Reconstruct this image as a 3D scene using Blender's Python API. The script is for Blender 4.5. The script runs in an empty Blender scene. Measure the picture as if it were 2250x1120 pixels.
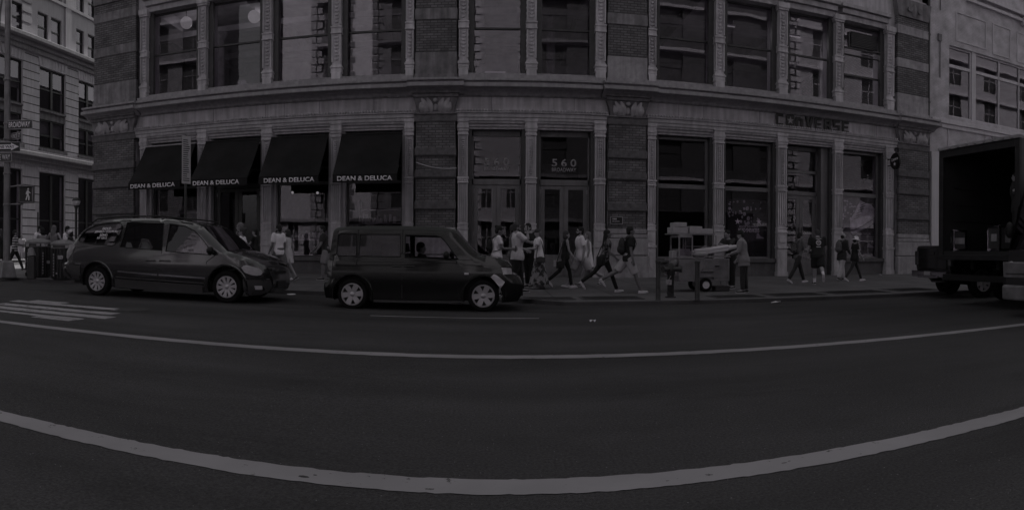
import bpy, bmesh, math, random
from mathutils import Vector, Matrix, geometry, noise
R = math.radians
PI = math.pi
sc = bpy.context.scene
C = sc.collection

# ---------------------------------------------------------------- camera (a cylindrical panorama lens, as the photograph was taken with)
F, X0, CZ, ROLL = 1412.0, 1074.0, 1.18, 0.0053
def hor(px): return 548.27 - ROLL * F * math.sin((px - X0) / F)
cam_d = bpy.data.cameras.new("camera")
cam_d.type = 'PANO'
cam_d.panorama_type = 'CENTRAL_CYLINDRICAL'
cam_d.central_cylindrical_radius = 1.0
cam_d.central_cylindrical_range_u_min = (0 - X0) / F
cam_d.central_cylindrical_range_u_max = (2250 - X0) / F
cam_d.central_cylindrical_range_v_min = (548.27 - 1120) / F
cam_d.central_cylindrical_range_v_max = 548.27 / F
cam_d.clip_start = 0.05
cam_d.clip_end = 1000
cam = bpy.data.objects.new("camera", cam_d)
C.objects.link(cam)
cam.location = (0, 0, CZ)
cam.rotation_euler = (Matrix.Rotation(-ROLL, 3, 'Y') @ Matrix.Rotation(R(90), 3, 'X')).to_euler()
sc.camera = cam

# ---------------------------------------------------------------- daylight
SUN_EL, SUN_AZ = 52.0, 4.0        # the sun stands behind the corner building: azimuth from +Y towards +X
w = bpy.data.worlds.new("World"); sc.world = w; w.use_nodes = True
nt = w.node_tree; nt.nodes.clear()
sky = nt.nodes.new('ShaderNodeTexSky'); sky.sky_type = 'NISHITA'; sky.sun_disc = False
sky.sun_elevation = R(SUN_EL); sky.sun_rotation = R(SUN_AZ); sky.dust_density = 3.0
hsv = nt.nodes.new('ShaderNodeHueSaturation'); hsv.inputs['Saturation'].default_value = 0.04
bgn = nt.nodes.new('ShaderNodeBackground'); bgn.inputs['Strength'].default_value = 0.10
wo = nt.nodes.new('ShaderNodeOutputWorld')
nt.links.new(sky.outputs[0], hsv.inputs['Color']); nt.links.new(hsv.outputs[0], bgn.inputs['Color']); nt.links.new(bgn.outputs[0], wo.inputs[0])
sd = bpy.data.lights.new("sun", 'SUN'); sd.energy = 5.0; sd.angle = R(0.6); sd.color = (1.0, 0.985, 0.97)
sun = bpy.data.objects.new("sun", sd); C.objects.link(sun)
dirv = Vector((math.sin(R(SUN_AZ)) * math.cos(R(SUN_EL)), math.cos(R(SUN_AZ)) * math.cos(R(SUN_EL)), math.sin(R(SUN_EL))))
sun.rotation_euler = dirv.to_track_quat('Z', 'Y').to_euler()
sun.location = dirv * 60
sc.view_settings.view_transform = 'Standard'; sc.view_settings.look = 'None'
sc.view_settings.gamma = 1.0; sc.view_settings.use_curve_mapping = False
sc.view_settings.exposure = 0.04
sc.render.film_transparent = False
cy = sc.cycles
cy.max_bounces = 8; cy.diffuse_bounces = 4; cy.glossy_bounces = 4; cy.transparent_max_bounces = 12; cy.transmission_bounces = 4
cy.use_denoising = True; cy.caustics_reflective = False; cy.caustics_refractive = False
try: cy.denoiser = 'OPENIMAGEDENOISE'; cy.denoising_prefilter = 'ACCURATE'
except Exception: pass
cy.sample_clamp_indirect = 6.0

# ---------------------------------------------------------------- helpers
def at(px, py, Y):                      # photograph pixel -> point in the vertical plane Y (metres)
    th = (px - X0) / F; r = Y / math.cos(th)
    return Vector((Y * math.tan(th), Y, CZ + (hor(px) - py) / F * r))
def atr(px, r):                         # direction of a pixel column at horizontal distance r
    th = (px - X0) / F
    return r * math.sin(th), r * math.cos(th)
def slope(x): return 0.008 * min(25.0, max(0.0, -x))
KERB_R, KERB_L = 13.5, 15.3
def walk(x, y): return slope(x) + 0.08 + 0.009 * (y - 13.5)

def obj(name, me, m=None, parent=None):
    o = bpy.data.objects.new(name, me); C.objects.link(o)
    if m is not None and not len(me.materials): me.materials.append(m)
    if parent: o.parent = parent
    return o
def tag(o, label=None, cat=None, group=None, kind=None):
    if label: o['label'] = label
    if cat: o['category'] = cat
    if group: o['group'] = group
    if kind: o['kind'] = kind
    return o
def thing(name, label, cat, loc=(0, 0, 0), rz=0.0, group=None):
    o = bpy.data.objects.new(name, None); C.objects.link(o); o.empty_display_size = 0.2
    o.location = loc; o.rotation_euler = (0, 0, rz)
    return tag(o, label, cat, group)
def copy_tree(o, parent=None):
    c = o.copy(); C.objects.link(c)
    if parent: c.parent = parent
    for ch in list(o.children): copy_tree(ch, c)
    return c

class MB:
    """collects shapes and links them as ONE mesh object"""
    def __init__(s): s.v = []; s.f = []; s.mats = []; s.cur = 0; s.fm = []
    def add(s, vs, fs, M=None):
        n = len(s.v)
        s.v += [tuple(M @ Vector(v)) for v in vs] if M is not None else [tuple(v) for v in vs]
        s.f += [tuple(i + n for i in f) for f in fs]; s.fm += [s.cur] * len(fs)
        return s
    def box(s, x0, x1, y0, y1, z0, z1, M=None):
        if x0 > x1: x0, x1 = x1, x0
        if y0 > y1: y0, y1 = y1, y0
        if z0 > z1: z0, z1 = z1, z0
        vs = [(x, y, z) for z in (z0, z1) for y in (y0, y1) for x in (x0, x1)]
        return s.add(vs, [(0, 2, 3, 1), (4, 5, 7, 6), (0, 1, 5, 4), (2, 6, 7, 3), (0, 4, 6, 2), (1, 3, 7, 5)], M)
    def cbox(s, c, d, M=None):
        return s.box(c[0] - d[0] / 2, c[0] + d[0] / 2, c[1] - d[1] / 2, c[1] + d[1] / 2, c[2] - d[2] / 2, c[2] + d[2] / 2, M)
    def prismx(s, prof, x0, x1, M=None):          # profile [(y,z)] counter-clockwise seen from +x, extruded along x
        n = len(prof)
        vs = [(x0, y, z) for y, z in prof] + [(x1, y, z) for y, z in prof]
        fs = [(i, (i + 1) % n, (i + 1) % n + n, i + n) for i in range(n)]
        fs = [f[::-1] for f in fs] + [tuple(range(n)), tuple(range(2 * n - 1, n - 1, -1))]
        return s.add(vs, [f[::-1] for f in fs], M)
    def plate(s, poly, y0, y1, M=None):           # polygon [(x,z)] extruded in y
        n = len(poly)
        vs = [(x, y0, z) for x, z in poly] + [(x, y1, z) for x, z in poly]
        fs = [(i, (i + 1) % n, (i + 1) % n + n, i + n) for i in range(n)] + [tuple(range(n))[::-1], tuple(range(n, 2 * n))]
        return s.add(vs, fs, M)
    def slab(s, poly, z0, z1, M=None):            # polygon [(x,y)] extruded in z
        n = len(poly)
        vs = [(x, y, z0) for x, y in poly] + [(x, y, z1) for x, y in poly]
        fs = [(i, (i + 1) % n, (i + 1) % n + n, i + n) for i in range(n)] + [tuple(range(n))[::-1], tuple(range(n, 2 * n))]
        return s.add(vs, fs, M)
    def tube(s, pts, rad, seg=8, cap=True, side=None, M=None):   # rad: number, or list of number / (a,b)
        pts = [Vector(p) for p in pts]; n = len(pts)
        if not isinstance(rad, (list, tuple)): rad = [rad] * n
        base = []; ref = Vector(side) if side else None
        for i, p in enumerate(pts):
            t = (pts[min(i + 1, n - 1)] - pts[max(i - 1, 0)])
            t = t.normalized() if t.length > 1e-9 else Vector((0, 0, 1))
            if ref is None:
                ref = Vector((1, 0, 0)) if abs(t.x) < 0.8 else Vector((0, 1, 0))
            u = ref - t * ref.dot(t)
            if u.length < 1e-5: u = t.orthogonal()
            u.normalize(); v = t.cross(u); ref = u if not side else Vector(side)
            a, b = rad[i] if isinstance(rad[i], (list, tuple)) else (rad[i], rad[i])
            for k in range(seg):
                an = 2 * PI * k / seg
                base.append(p + u * (a * math.cos(an)) + v * (b * math.sin(an)))
        fs = []
        for i in range(n - 1):
            for k in range(seg):
                k2 = (k + 1) % seg
                fs.append((i * seg + k, i * seg + k2, (i + 1) * seg + k2, (i + 1) * seg + k))
        if cap: fs += [tuple(range(seg))[::-1], tuple(range((n - 1) * seg, n * seg))]
        return s.add(base, fs, M)
    def cyl(s, a, b, r, seg=12, M=None): return s.tube([a, b], r, seg, M=M)
    def ball(s, c, r, seg=12, rings=8, M=None):
        rx, ry, rz = r if isinstance(r, (list, tuple)) else (r, r, r)
        vs = [(c[0], c[1], c[2] - rz)]
        for i in range(1, rings):
            ph = -PI / 2 + PI * i / rings
            for k in range(seg):
                an = 2 * PI * k / seg
                vs.append((c[0] + rx * math.cos(ph) * math.cos(an), c[1] + ry * math.cos(ph) * math.sin(an), c[2] + rz * math.sin(ph)))
        vs.append((c[0], c[1], c[2] + rz)); fs = []
        for k in range(seg): fs.append((0, 1 + (k + 1) % seg, 1 + k))
        for i in range(rings - 2):
            for k in range(seg):
                a = 1 + i * seg + k; b = 1 + i * seg + (k + 1) % seg
                fs.append((a, b, b + seg, a + seg))
        l = len(vs) - 1; o = 1 + (rings - 2) * seg
        for k in range(seg): fs.append((o + k, o + (k + 1) % seg, l))
        return s.add(vs, fs, M)
    def lathe(s, prof, seg=24, c=(0, 0, 0), axis='z', M=None, cap=True):     # prof [(r, h)]
        vs = []; n = len(prof)
        for r, h in prof:
            for k in range(seg):
                an = 2 * PI * k / seg; a, b = r * math.cos(an), r * math.sin(an)
                vs.append((c[0] + a, c[1] + b, c[2] + h) if axis == 'z' else (c[0] + a, c[1] + h, c[2] + b) if axis == 'y' else (c[0] + h, c[1] + a, c[2] + b))
        fs = []
        for i in range(n - 1):
            for k in range(seg):
                k2 = (k + 1) % seg
                fs.append((i * seg + k, i * seg + k2, (i + 1) * seg + k2, (i + 1) * seg + k))
        if prof[0] == prof[-1]: cap = False
        if cap and prof[0][0] > 1e-6: fs.append(tuple(range(seg))[::-1])
        if cap and prof[-1][0] > 1e-6: fs.append(tuple(range((n - 1) * seg, n * seg)))
        return s.add(vs, fs, M)
    def mesh(s, name, smooth=None):
        me = bpy.data.meshes.new(name); me.from_pydata(s.v, [], s.f)
        for i, m in enumerate(s.mats): me.materials.append(m)
        if len(s.mats) > 1:
            for p, k in zip(me.polygons, s.fm): p.material_index = k
        bm = bmesh.new(); bm.from_mesh(me); bmesh.ops.recalc_face_normals(bm, faces=bm.faces); bm.to_mesh(me); bm.free()
        me.update()
        if smooth is not None:
            me.polygons.foreach_set('use_smooth', [True] * len(me.polygons)); me.set_sharp_from_angle(angle=R(smooth))
        return me
    def build(s, name, m=None, parent=None, smooth=None, bevel=0.0):
        if m is not None and not s.mats: s.mats = [m]
        o = obj(name, s.mesh(name, smooth), None, parent)
        if bevel:
            b = o.modifiers.new('bevel', 'BEVEL'); b.width = bevel; b.segments = 2; b.limit_method = 'ANGLE'; b.angle_limit = R(35)
        return o

def build_split(mb, name, m, parent=None, size=0, **k):
    """one object for every run of `size` shapes added one after another (boxes have 8 corners)"""
    comp = list(range(len(mb.v)))
    def find(a):
        while comp[a] != a: comp[a] = comp[comp[a]]; a = comp[a]
        return a
    for f in mb.f:
        r0 = find(f[0])
        for i in f[1:]: comp[find(i)] = r0
    order = []; groups = {}
    for i in range(len(mb.v)):
        r = find(i)
        if r not in groups: groups[r] = []; order.append(r)
        groups[r].append(i)
    outs = []
    if size: sets = [order[j:j + size] for j in range(0, len(order), size)]
    else:                      # shapes that touch belong to one piece
        bb = []
        for r in order:
            ps = [mb.v[i] for i in groups[r]]; bb.append([min(p[a] for p in ps) - 0.008 for a in range(3)] + [max(p[a] for p in ps) + 0.008 for a in range(3)])
        lab = list(range(len(order)))
        def fl(a):
            while lab[a] != a: lab[a] = lab[lab[a]]; a = lab[a]
            return a
        for a in range(len(order)):
            for b in range(a):
                if all(bb[a][q] < bb[b][q + 3] and bb[b][q] < bb[a][q + 3] for q in range(3)): lab[fl(a)] = fl(b)
        cl = {}
        for a in range(len(order)): cl.setdefault(fl(a), []).append(order[a])
        sets = list(cl.values())
    for st in sets:
        idx = [i for r in st for i in groups[r]]; mp = {a: b for b, a in enumerate(idx)}
        nb = MB(); nb.v = [mb.v[i] for i in idx]; nb.f = [tuple(mp[i] for i in f) for f in mb.f if f[0] in mp]; nb.fm = [0] * len(nb.f)
        outs.append(nb.build(name, m, parent, **k))
    return outs
def bake(o):                                   # apply modifiers without operators
    dg = bpy.context.evaluated_depsgraph_get()
    me = bpy.data.meshes.new_from_object(o.evaluated_get(dg)); o.modifiers.clear(); o.data = me
    return o
def text_obj(name, s, height, m, parent=None, width=None, extrude=0.01, bold=0.0, space=1.0, M=None, shear=0.0):
    """lettering lying in its own XZ plane, centred on the origin, front towards -Y"""
    cu = bpy.data.curves.new('t', 'FONT'); cu.body = s; cu.size = 1.0; cu.align_x = 'LEFT'; cu.offset = bold; cu.extrude = 0.0
    cu.space_character = space; cu.shear = shear; cu.resolution_u = 3
    o = bpy.data.objects.new('t', cu); C.objects.link(o)
    bpy.context.view_layer.update()
    me = bpy.data.meshes.new_from_object(o.evaluated_get(bpy.context.evaluated_depsgraph_get()))
    bpy.data.objects.remove(o)
    xs = [v.co.x for v in me.vertices]; ys = [v.co.y for v in me.vertices]
    sy = height / (max(ys) - min(ys)); sx = width / (max(xs) - min(xs)) if width else sy
    cx, cyy = (max(xs) + min(xs)) / 2, (max(ys) + min(ys)) / 2
    bm = bmesh.new(); bm.from_mesh(me)
    for v in bm.verts: v.co = Vector(((v.co.x - cx) * sx, 0, (v.co.y - cyy) * sy))
    r = bmesh.ops.extrude_face_region(bm, geom=bm.faces[:])
    for v in r['geom']:
        if isinstance(v, bmesh.types.BMVert): v.co.y -= extrude
    bmesh.ops.recalc_face_normals(bm, faces=bm.faces)
    if M is not None: bmesh.ops.transform(bm, matrix=M, verts=bm.verts)
    me2 = bpy.data.meshes.new(name); bm.to_mesh(me2); bm.free(); bpy.data.meshes.remove(me)
    return obj(name, me2, m, parent)
def T(x, y, z, rz=0.0, rx=0.0, ry=0.0):
    return Matrix.Translation((x, y, z)) @ Matrix.Rotation(rz, 4, 'Z') @ Matrix.Rotation(ry, 4, 'Y') @ Matrix.Rotation(rx, 4, 'X')

# ---------------------------------------------------------------- materials (all greys: the place is printed in black and white)
def tint(g): return (g, g * 0.955, g * 1.02, 1.0)
MATS = {}
def mat(name, g, rough=0.7, var=0.25, scale=6.0, bump=0.0, bscale=40.0, metal=0.0, spec=0.5, streak=0.0, coat=0.0, dirt=0.0, obvar=0.0):
    m = bpy.data.materials.new(name); m.use_nodes = True; n = m.node_tree.nodes; L = m.node_tree.links
    b = n['Principled BSDF']; b.inputs['Roughness'].default_value = rough; b.inputs['Metallic'].default_value = metal
    b.inputs['Specular IOR Level'].default_value = spec; b.inputs['Coat Weight'].default_value = coat; b.inputs['Coat Roughness'].default_value = 0.06
    tc = n.new('ShaderNodeTexCoord')
    nz = n.new('ShaderNodeTexNoise'); nz.inputs['Scale'].default_value = scale; nz.inputs['Detail'].default_value = 6; nz.inputs['Roughness'].default_value = 0.62
    L.new(tc.outputs['Object'], nz.inputs['Vector'])
    mr = n.new('ShaderNodeMapRange'); mr.inputs['From Min'].default_value = 0.3; mr.inputs['From Max'].default_value = 0.7
    mr.inputs['To Min'].default_value = 1 - var; mr.inputs['To Max'].default_value = 1 + var
    L.new(nz.outputs['Fac'], mr.inputs['Value'])
    last = mr.outputs[0]
    if streak:
        mp = n.new('ShaderNodeMapping'); mp.inputs['Scale'].default_value = (3.0, 3.0, 0.25); L.new(tc.outputs['Object'], mp.inputs['Vector'])
        n2 = n.new('ShaderNodeTexNoise'); n2.inputs['Scale'].default_value = 2.2; n2.inputs['Detail'].default_value = 5; L.new(mp.outputs[0], n2.inputs['Vector'])
        m2 = n.new('ShaderNodeMapRange'); m2.inputs['From Min'].default_value = 0.35; m2.inputs['From Max'].default_value = 0.7
        m2.inputs['To Min'].default_value = 1 - streak; m2.inputs['To Max'].default_value = 1 + streak * 0.5; L.new(n2.outputs['Fac'], m2.inputs['Value'])
        mu = n.new('ShaderNodeMath'); mu.operation = 'MULTIPLY'; L.new(last, mu.inputs[0]); L.new(m2.outputs[0], mu.inputs[1]); last = mu.outputs[0]
    if obvar:
        oi = n.new('ShaderNodeObjectInfo'); m4 = n.new('ShaderNodeMapRange'); m4.inputs['To Min'].default_value = 1 - obvar; m4.inputs['To Max'].default_value = 1 + obvar
        L.new(oi.outputs['Random'], m4.inputs['Value'])
        mu = n.new('ShaderNodeMath'); mu.operation = 'MULTIPLY'; L.new(last, mu.inputs[0]); L.new(m4.outputs[0], mu.inputs[1]); last = mu.outputs[0]
    vm = n.new('ShaderNodeVectorMath'); vm.operation = 'SCALE'; vm.inputs[0].default_value = tint(g)[:3]; L.new(last, vm.inputs['Scale'])
    L.new(vm.outputs[0], b.inputs['Base Color'])
    if bump:
        n3 = n.new('ShaderNodeTexNoise'); n3.inputs['Scale'].default_value = bscale; n3.inputs['Detail'].default_value = 4; L.new(tc.outputs['Object'], n3.inputs['Vector'])
        bu = n.new('ShaderNodeBump'); bu.inputs['Strength'].default_value = bump; bu.inputs['Distance'].default_value = 0.02
        L.new(n3.outputs['Fac'], bu.inputs['Height']); L.new(bu.outputs[0], b.inputs['Normal'])
    MATS[name] = m
    return m
def brick_mat(name, g, g2, mortar, w=0.21, h=0.068, swap=False):
    m = bpy.data.materials.new(name); m.use_nodes = True; n = m.node_tree.nodes; L = m.node_tree.links
    b = n['Principled BSDF']; b.inputs['Roughness'].default_value = 0.85
    tc = n.new('ShaderNodeTexCoord'); sp = n.new('ShaderNodeSeparateXYZ'); cb = n.new('ShaderNodeCombineXYZ')
    L.new(tc.outputs['Object'], sp.inputs[0])
    ad = n.new('ShaderNodeMath'); ad.operation = 'ADD'; L.new(sp.outputs[0], ad.inputs[0]); L.new(sp.outputs[1], ad.inputs[1])
    L.new(ad.outputs[0], cb.inputs[0]); L.new(sp.outputs[2], cb.inputs[1])
    br = n.new('ShaderNodeTexBrick'); br.inputs['Scale'].default_value = 1.0; br.inputs['Brick Width'].default_value = w; br.inputs['Row Height'].default_value = h
    br.inputs['Mortar Size'].default_value = 0.014; br.inputs['Mortar Smooth'].default_value = 0.2; br.inputs['Bias'].default_value = 0.0
    br.inputs['Color1'].default_value = tint(g); br.inputs['Color2'].default_value = tint(g2); br.inputs['Mortar'].default_value = tint(mortar)
    L.new(cb.outputs[0], br.inputs['Vector'])
    nz = n.new('ShaderNodeTexNoise'); nz.inputs['Scale'].default_value = 1.7; nz.inputs['Detail'].default_value = 7; L.new(tc.outputs['Object'], nz.inputs['Vector'])
    mr = n.new('ShaderNodeMapRange'); mr.inputs['From Min'].default_value = 0.3; mr.inputs['From Max'].default_value = 0.7; mr.inputs['To Min'].default_value = 0.72; mr.inputs['To Max'].default_value = 1.3
    L.new(nz.outputs['Fac'], mr.inputs['Value'])
    vm = n.new('ShaderNodeVectorMath'); vm.operation = 'SCALE'; L.new(br.outputs['Color'], vm.inputs[0]); L.new(mr.outputs[0], vm.inputs['Scale']); L.new(vm.outputs[0], b.inputs['Base Color'])
    bu = n.new('ShaderNodeBump'); bu.inputs['Strength'].default_value = 0.6; bu.inputs['Distance'].default_value = 0.012; bu.invert = True
    L.new(br.outputs['Fac'], bu.inputs['Height']); L.new(bu.outputs[0], b.inputs['Normal'])
    MATS[name] = m; return m
def glass_mat(name, clear=0.85, refl=1.0, wav=0.03, wscale=1.2, rough=0.0, ior=1.5, base=0.02):
    """thin window glass: Fresnel mirror over a tinted see-through sheet, slightly wavy like old float glass"""
    m = bpy.data.materials.new(name); m.use_nodes = True; n = m.node_tree.nodes; L = m.node_tree.links; n.clear()
    out = n.new('ShaderNodeOutputMaterial'); mx = n.new('ShaderNodeMixShader'); tr = n.new('ShaderNodeBsdfTransparent'); gl = n.new('ShaderNodeBsdfGlossy')
    tr.inputs[0].default_value = tint(clear); gl.inputs['Roughness'].default_value = rough; gl.inputs[0].default_value = tint(0.95)
    fr = n.new('ShaderNodeFresnel'); gm_ = n.new('ShaderNodeNewGeometry'); ml_ = n.new('ShaderNodeMapRange'); ml_.inputs['To Min'].default_value = ior; ml_.inputs['To Max'].default_value = 1 / ior
    L.new(gm_.outputs['Backfacing'], ml_.inputs['Value']); L.new(ml_.outputs[0], fr.inputs['IOR'])      # same mirror from either face of the pane
    mu = n.new('ShaderNodeMath'); mu.operation = 'MULTIPLY_ADD'; mu.inputs[1].default_value = 1.7 * refl; mu.inputs[2].default_value = base; mu.use_clamp = True
    tc = n.new('ShaderNodeTexCoord'); nz = n.new('ShaderNodeTexNoise'); nz.inputs['Scale'].default_value = wscale; nz.inputs['Detail'].default_value = 1.0
    L.new(tc.outputs['Object'], nz.inputs['Vector'])
    bu = n.new('ShaderNodeBump'); bu.inputs['Strength'].default_value = 1.0; bu.inputs['Distance'].default_value = wav
    L.new(nz.outputs['Fac'], bu.inputs['Height']); L.new(bu.outputs[0], gl.inputs['Normal'])
    L.new(fr.outputs[0], mu.inputs[0]); L.new(mu.outputs[0], mx.inputs[0]); L.new(tr.outputs[0], mx.inputs[1]); L.new(gl.outputs[0], mx.inputs[2]); L.new(mx.outputs[0], out.inputs[0])
    MATS[name] = m; return m

M_cast = mat('painted_cast_iron', 0.42, 0.6, 0.14, 3.0, 0.15, 60, streak=0.22)
M_cast_l = mat('painted_pilaster', 0.54, 0.6, 0.14, 2.2, 0.2, 70, streak=0.25, obvar=0.14)
M_corn = mat('cornice_stone', 0.34, 0.75, 0.12, 1.0, 0.1, 50, streak=0.2)
M_frz = mat('frieze_stone', 0.5, 0.8, 0.2, 1.3, 0.2, 40, streak=0.25)
M_stone = mat('pier_stone', 0.22, 0.85, 0.3, 2.5, 0.5, 22, streak=0.3, obvar=0.12)
M_band = mat('rough_band', 0.13, 0.9, 0.3, 6.0, 0.8, 14)
M_stonel = mat('pale_granite', 0.36, 0.8, 0.25, 3.0, 0.5, 30, streak=0.2)
M_brick = brick_mat('dark_brick', 0.11, 0.18, 0.06, 0.26, 0.094)
M_frame = mat('window_frame_paint', 0.06, 0.5, 0.2, 3.0)
M_door = mat('door_paint', 0.17, 0.45, 0.15, 2.0, streak=0.15)
M_in = mat('interior_dark', 0.42, 0.9, 0.3, 0.8)
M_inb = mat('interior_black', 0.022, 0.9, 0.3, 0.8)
M_black = mat('black_paint', 0.012, 0.4, 0.2, 5.0)
M_white = mat('white_paint', 0.72, 0.5, 0.06, 5.0)
M_glass = glass_mat('window_glass', 0.8, 0.75, 0.0012, 1.1, base=0.0)
M_glass2 = glass_mat('upper_window_glass', 0.78, 1.05, 0.0016, 0.9, base=0.02)
M_rust = mat('rusticated_stone', 0.66, 0.8, 0.12, 0.9, 0.2, 30, streak=0.14)
M_rustw = mat('pale_wall', 0.4, 0.8, 0.08, 0.6, 0.1, 30, streak=0.1)
M_groove = mat('dark_joint', 0.06, 0.9)  # even dark grey for joints, grooves and the shop interior walls
M_painted = mat('white_painted_front', 0.58, 0.6, 0.06, 1.2, 0.1, 20, streak=0.1)
M_pbrick = brick_mat('white_painted_brick', 0.52, 0.56, 0.47)
# ================================================================ ground
def asphalt():
    m = mat('asphalt', 0.041, 0.88, 0.2, 0.35, 0.5, 120, spec=0.3)
    n = m.node_tree.nodes; L = m.node_tree.links; b = n['Principled BSDF']
    tc = [x for x in n if x.bl_idname == 'ShaderNodeTexCoord'][0]; vm = [x for x in n if x.bl_idname == 'ShaderNodeVectorMath'][0]
    nz = n.new('ShaderNodeTexNoise'); nz.inputs['Scale'].default_value = 55; nz.inputs['Detail'].default_value = 3; nz.inputs['Roughness'].default_value = 0.8
    mr = n.new('ShaderNodeMapRange'); mr.inputs['From Min'].default_value = 0.3; mr.inputs['From Max'].default_value = 0.75; mr.inputs['To Min'].default_value = 0.45; mr.inputs['To Max'].default_value = 1.75
    mp = n.new('ShaderNodeMapping'); mp.inputs['Scale'].default_value = (0.1, 0.8, 1)
    n2 = n.new('ShaderNodeTexNoise'); n2.inputs['Scale'].default_value = 1.0; n2.inputs['Detail'].default_value = 5
    m2 = n.new('ShaderNodeMapRange'); m2.inputs['From Min'].default_value = 0.3; m2.inputs['From Max'].default_value = 0.7; m2.inputs['To Min'].default_value = 0.68; m2.inputs['To Max'].default_value = 1.36
    L.new(tc.outputs['Object'], nz.inputs['Vector']); L.new(nz.outputs['Fac'], mr.inputs['Value'])
    L.new(tc.outputs['Object'], mp.inputs['Vector']); L.new(mp.outputs[0], n2.inputs['Vector']); L.new(n2.outputs['Fac'], m2.inputs['Value'])
    v2 = n.new('ShaderNodeVectorMath'); v2.operation = 'SCALE'; v3 = n.new('ShaderNodeVectorMath'); v3.operation = 'SCALE'
    L.new(vm.outputs[0], v2.inputs[0]); L.new(mr.outputs[0], v2.inputs['Scale']); L.new(v2.outputs[0], v3.inputs[0]); L.new(m2.outputs[0], v3.inputs['Scale'])
    n7 = n.new('ShaderNodeTexNoise'); n7.inputs['Scale'].default_value = 0.9; n7.inputs['Detail'].default_value = 9; n7.inputs['Roughness'].default_value = 0.7; n7.inputs['Distortion'].default_value = 0.6
    mp7 = n.new('ShaderNodeMapping'); mp7.inputs['Scale'].default_value = (0.45, 1.3, 1); L.new(tc.outputs['Object'], mp7.inputs['Vector']); L.new(mp7.outputs[0], n7.inputs['Vector'])
    m7 = n.new('ShaderNodeMapRange'); m7.inputs['From Min'].default_value = 0.52; m7.inputs['From Max'].default_value = 0.66; m7.inputs['To Min'].default_value = 1.0; m7.inputs['To Max'].default_value = 0.72; L.new(n7.outputs['Fac'], m7.inputs['Value'])
    v4 = n.new('ShaderNodeVectorMath'); v4.operation = 'SCALE'; L.new(v3.outputs[0], v4.inputs[0]); L.new(m7.outputs[0], v4.inputs['Scale']); v3 = v4
    # pale aggregate specks
    vo = n.new('ShaderNodeTexVoronoi'); vo.inputs['Scale'].default_value = 28; L.new(tc.outputs['Object'], vo.inputs['Vector'])
    lt = n.new('ShaderNodeMath'); lt.operation = 'LESS_THAN'; lt.inputs[1].default_value = 0.11; L.new(vo.outputs['Distance'], lt.inputs[0])
    vo2 = n.new('ShaderNodeSeparateColor'); L.new(vo.outputs['Color'], vo2.inputs[0])
    gt = n.new('ShaderNodeMath'); gt.operation = 'GREATER_THAN'; gt.inputs[1].default_value = 0.86; L.new(vo2.outputs[0], gt.inputs[0])
    mu = n.new('ShaderNodeMath'); mu.operation = 'MULTIPLY'; L.new(lt.outputs[0], mu.inputs[0]); L.new(gt.outputs[0], mu.inputs[1])
    mx = n.new('ShaderNodeMix'); mx.data_type = 'RGBA'; mx.inputs['B'].default_value = tint(0.3)
    m5 = n.new('ShaderNodeMath'); m5.operation = 'MULTIPLY'; m5.inputs[1].default_value = 0.55; L.new(mu.outputs[0], m5.inputs[0])
    L.new(m5.outputs[0], mx.inputs['Factor']); L.new(v3.outputs[0], mx.inputs['A']); L.new(mx.outputs['Result'], b.inputs['Base Color'])
    return m
M_asph = asphalt()
def sheet(name, xs, ys, zf, m, kind='structure'):
    vs = [(x, y, zf(x, y)) for y in ys for x in xs]; nx = len(xs)
    fs = [(j * nx + i, j * nx + i + 1, (j + 1) * nx + i + 1, (j + 1) * nx + i) for j in range(len(ys) - 1) for i in range(nx - 1)]
    o = MB().add(vs, fs).build(name, m); tag(o, kind=kind); return o
sheet('road', [-300, -25, -20, -15, -10, -5, 0, 5, 30, 300], [-200, -20, 0, 5, 10, 14, 20, 40, 300], lambda x, y: slope(x), M_asph)
M_walk = mat('sidewalk_concrete', 0.12, 0.85, 0.25, 0.9, 0.3, 60)
def add_joints(m, sx, sy, off=0.0):
    n = m.node_tree.nodes; L = m.node_tree.links; b = n['Principled BSDF']
    tc = [x for x in n if x.bl_idname == 'ShaderNodeTexCoord'][0]; src = b.inputs['Base Color'].links[0].from_socket
    br = n.new('ShaderNodeTexBrick'); br.inputs['Scale'].default_value = 1; br.inputs['Brick Width'].default_value = sx; br.inputs['Row Height'].default_value = sy
    br.offset = off; br.inputs['Mortar Size'].default_value = 0.018; br.inputs['Color1'].default_value = (1, 1, 1, 1); br.inputs['Color2'].default_value = (.82, .82, .82, 1); br.inputs['Mortar'].default_value = (.45, .45, .45, 1)
    L.new(tc.outputs['Object'], br.inputs['Vector'])
    vm = n.new('ShaderNodeVectorMath'); vm.operation = 'MULTIPLY'; L.new(src, vm.inputs[0]); L.new(br.outputs['Color'], vm.inputs[1]); L.new(vm.outputs[0], b.inputs['Base Color'])
add_joints(M_walk, 1.5, 1.5)
M_kerb = mat('kerb_stone', 0.08, 0.8, 0.25, 1.5, 0.3, 40)
def kerb_line():
    pts = [(-21.0, 27.0), (-21.0, 18.3)]
    for k in range(1, 8): a = PI + PI / 2 * k / 8; pts.append((-18.0 + 3 * math.cos(a), 18.3 + 3 * math.sin(a)))
    pts += [(-18.0, KERB_L), (-15, KERB_L), (-10, KERB_L), (-5, KERB_L), (-0.4, KERB_L), (1.6, KERB_R), (5, KERB_R), (30, KERB_R), (120, KERB_R)]
    return pts
kp = kerb_line()
mb = MB()
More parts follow.
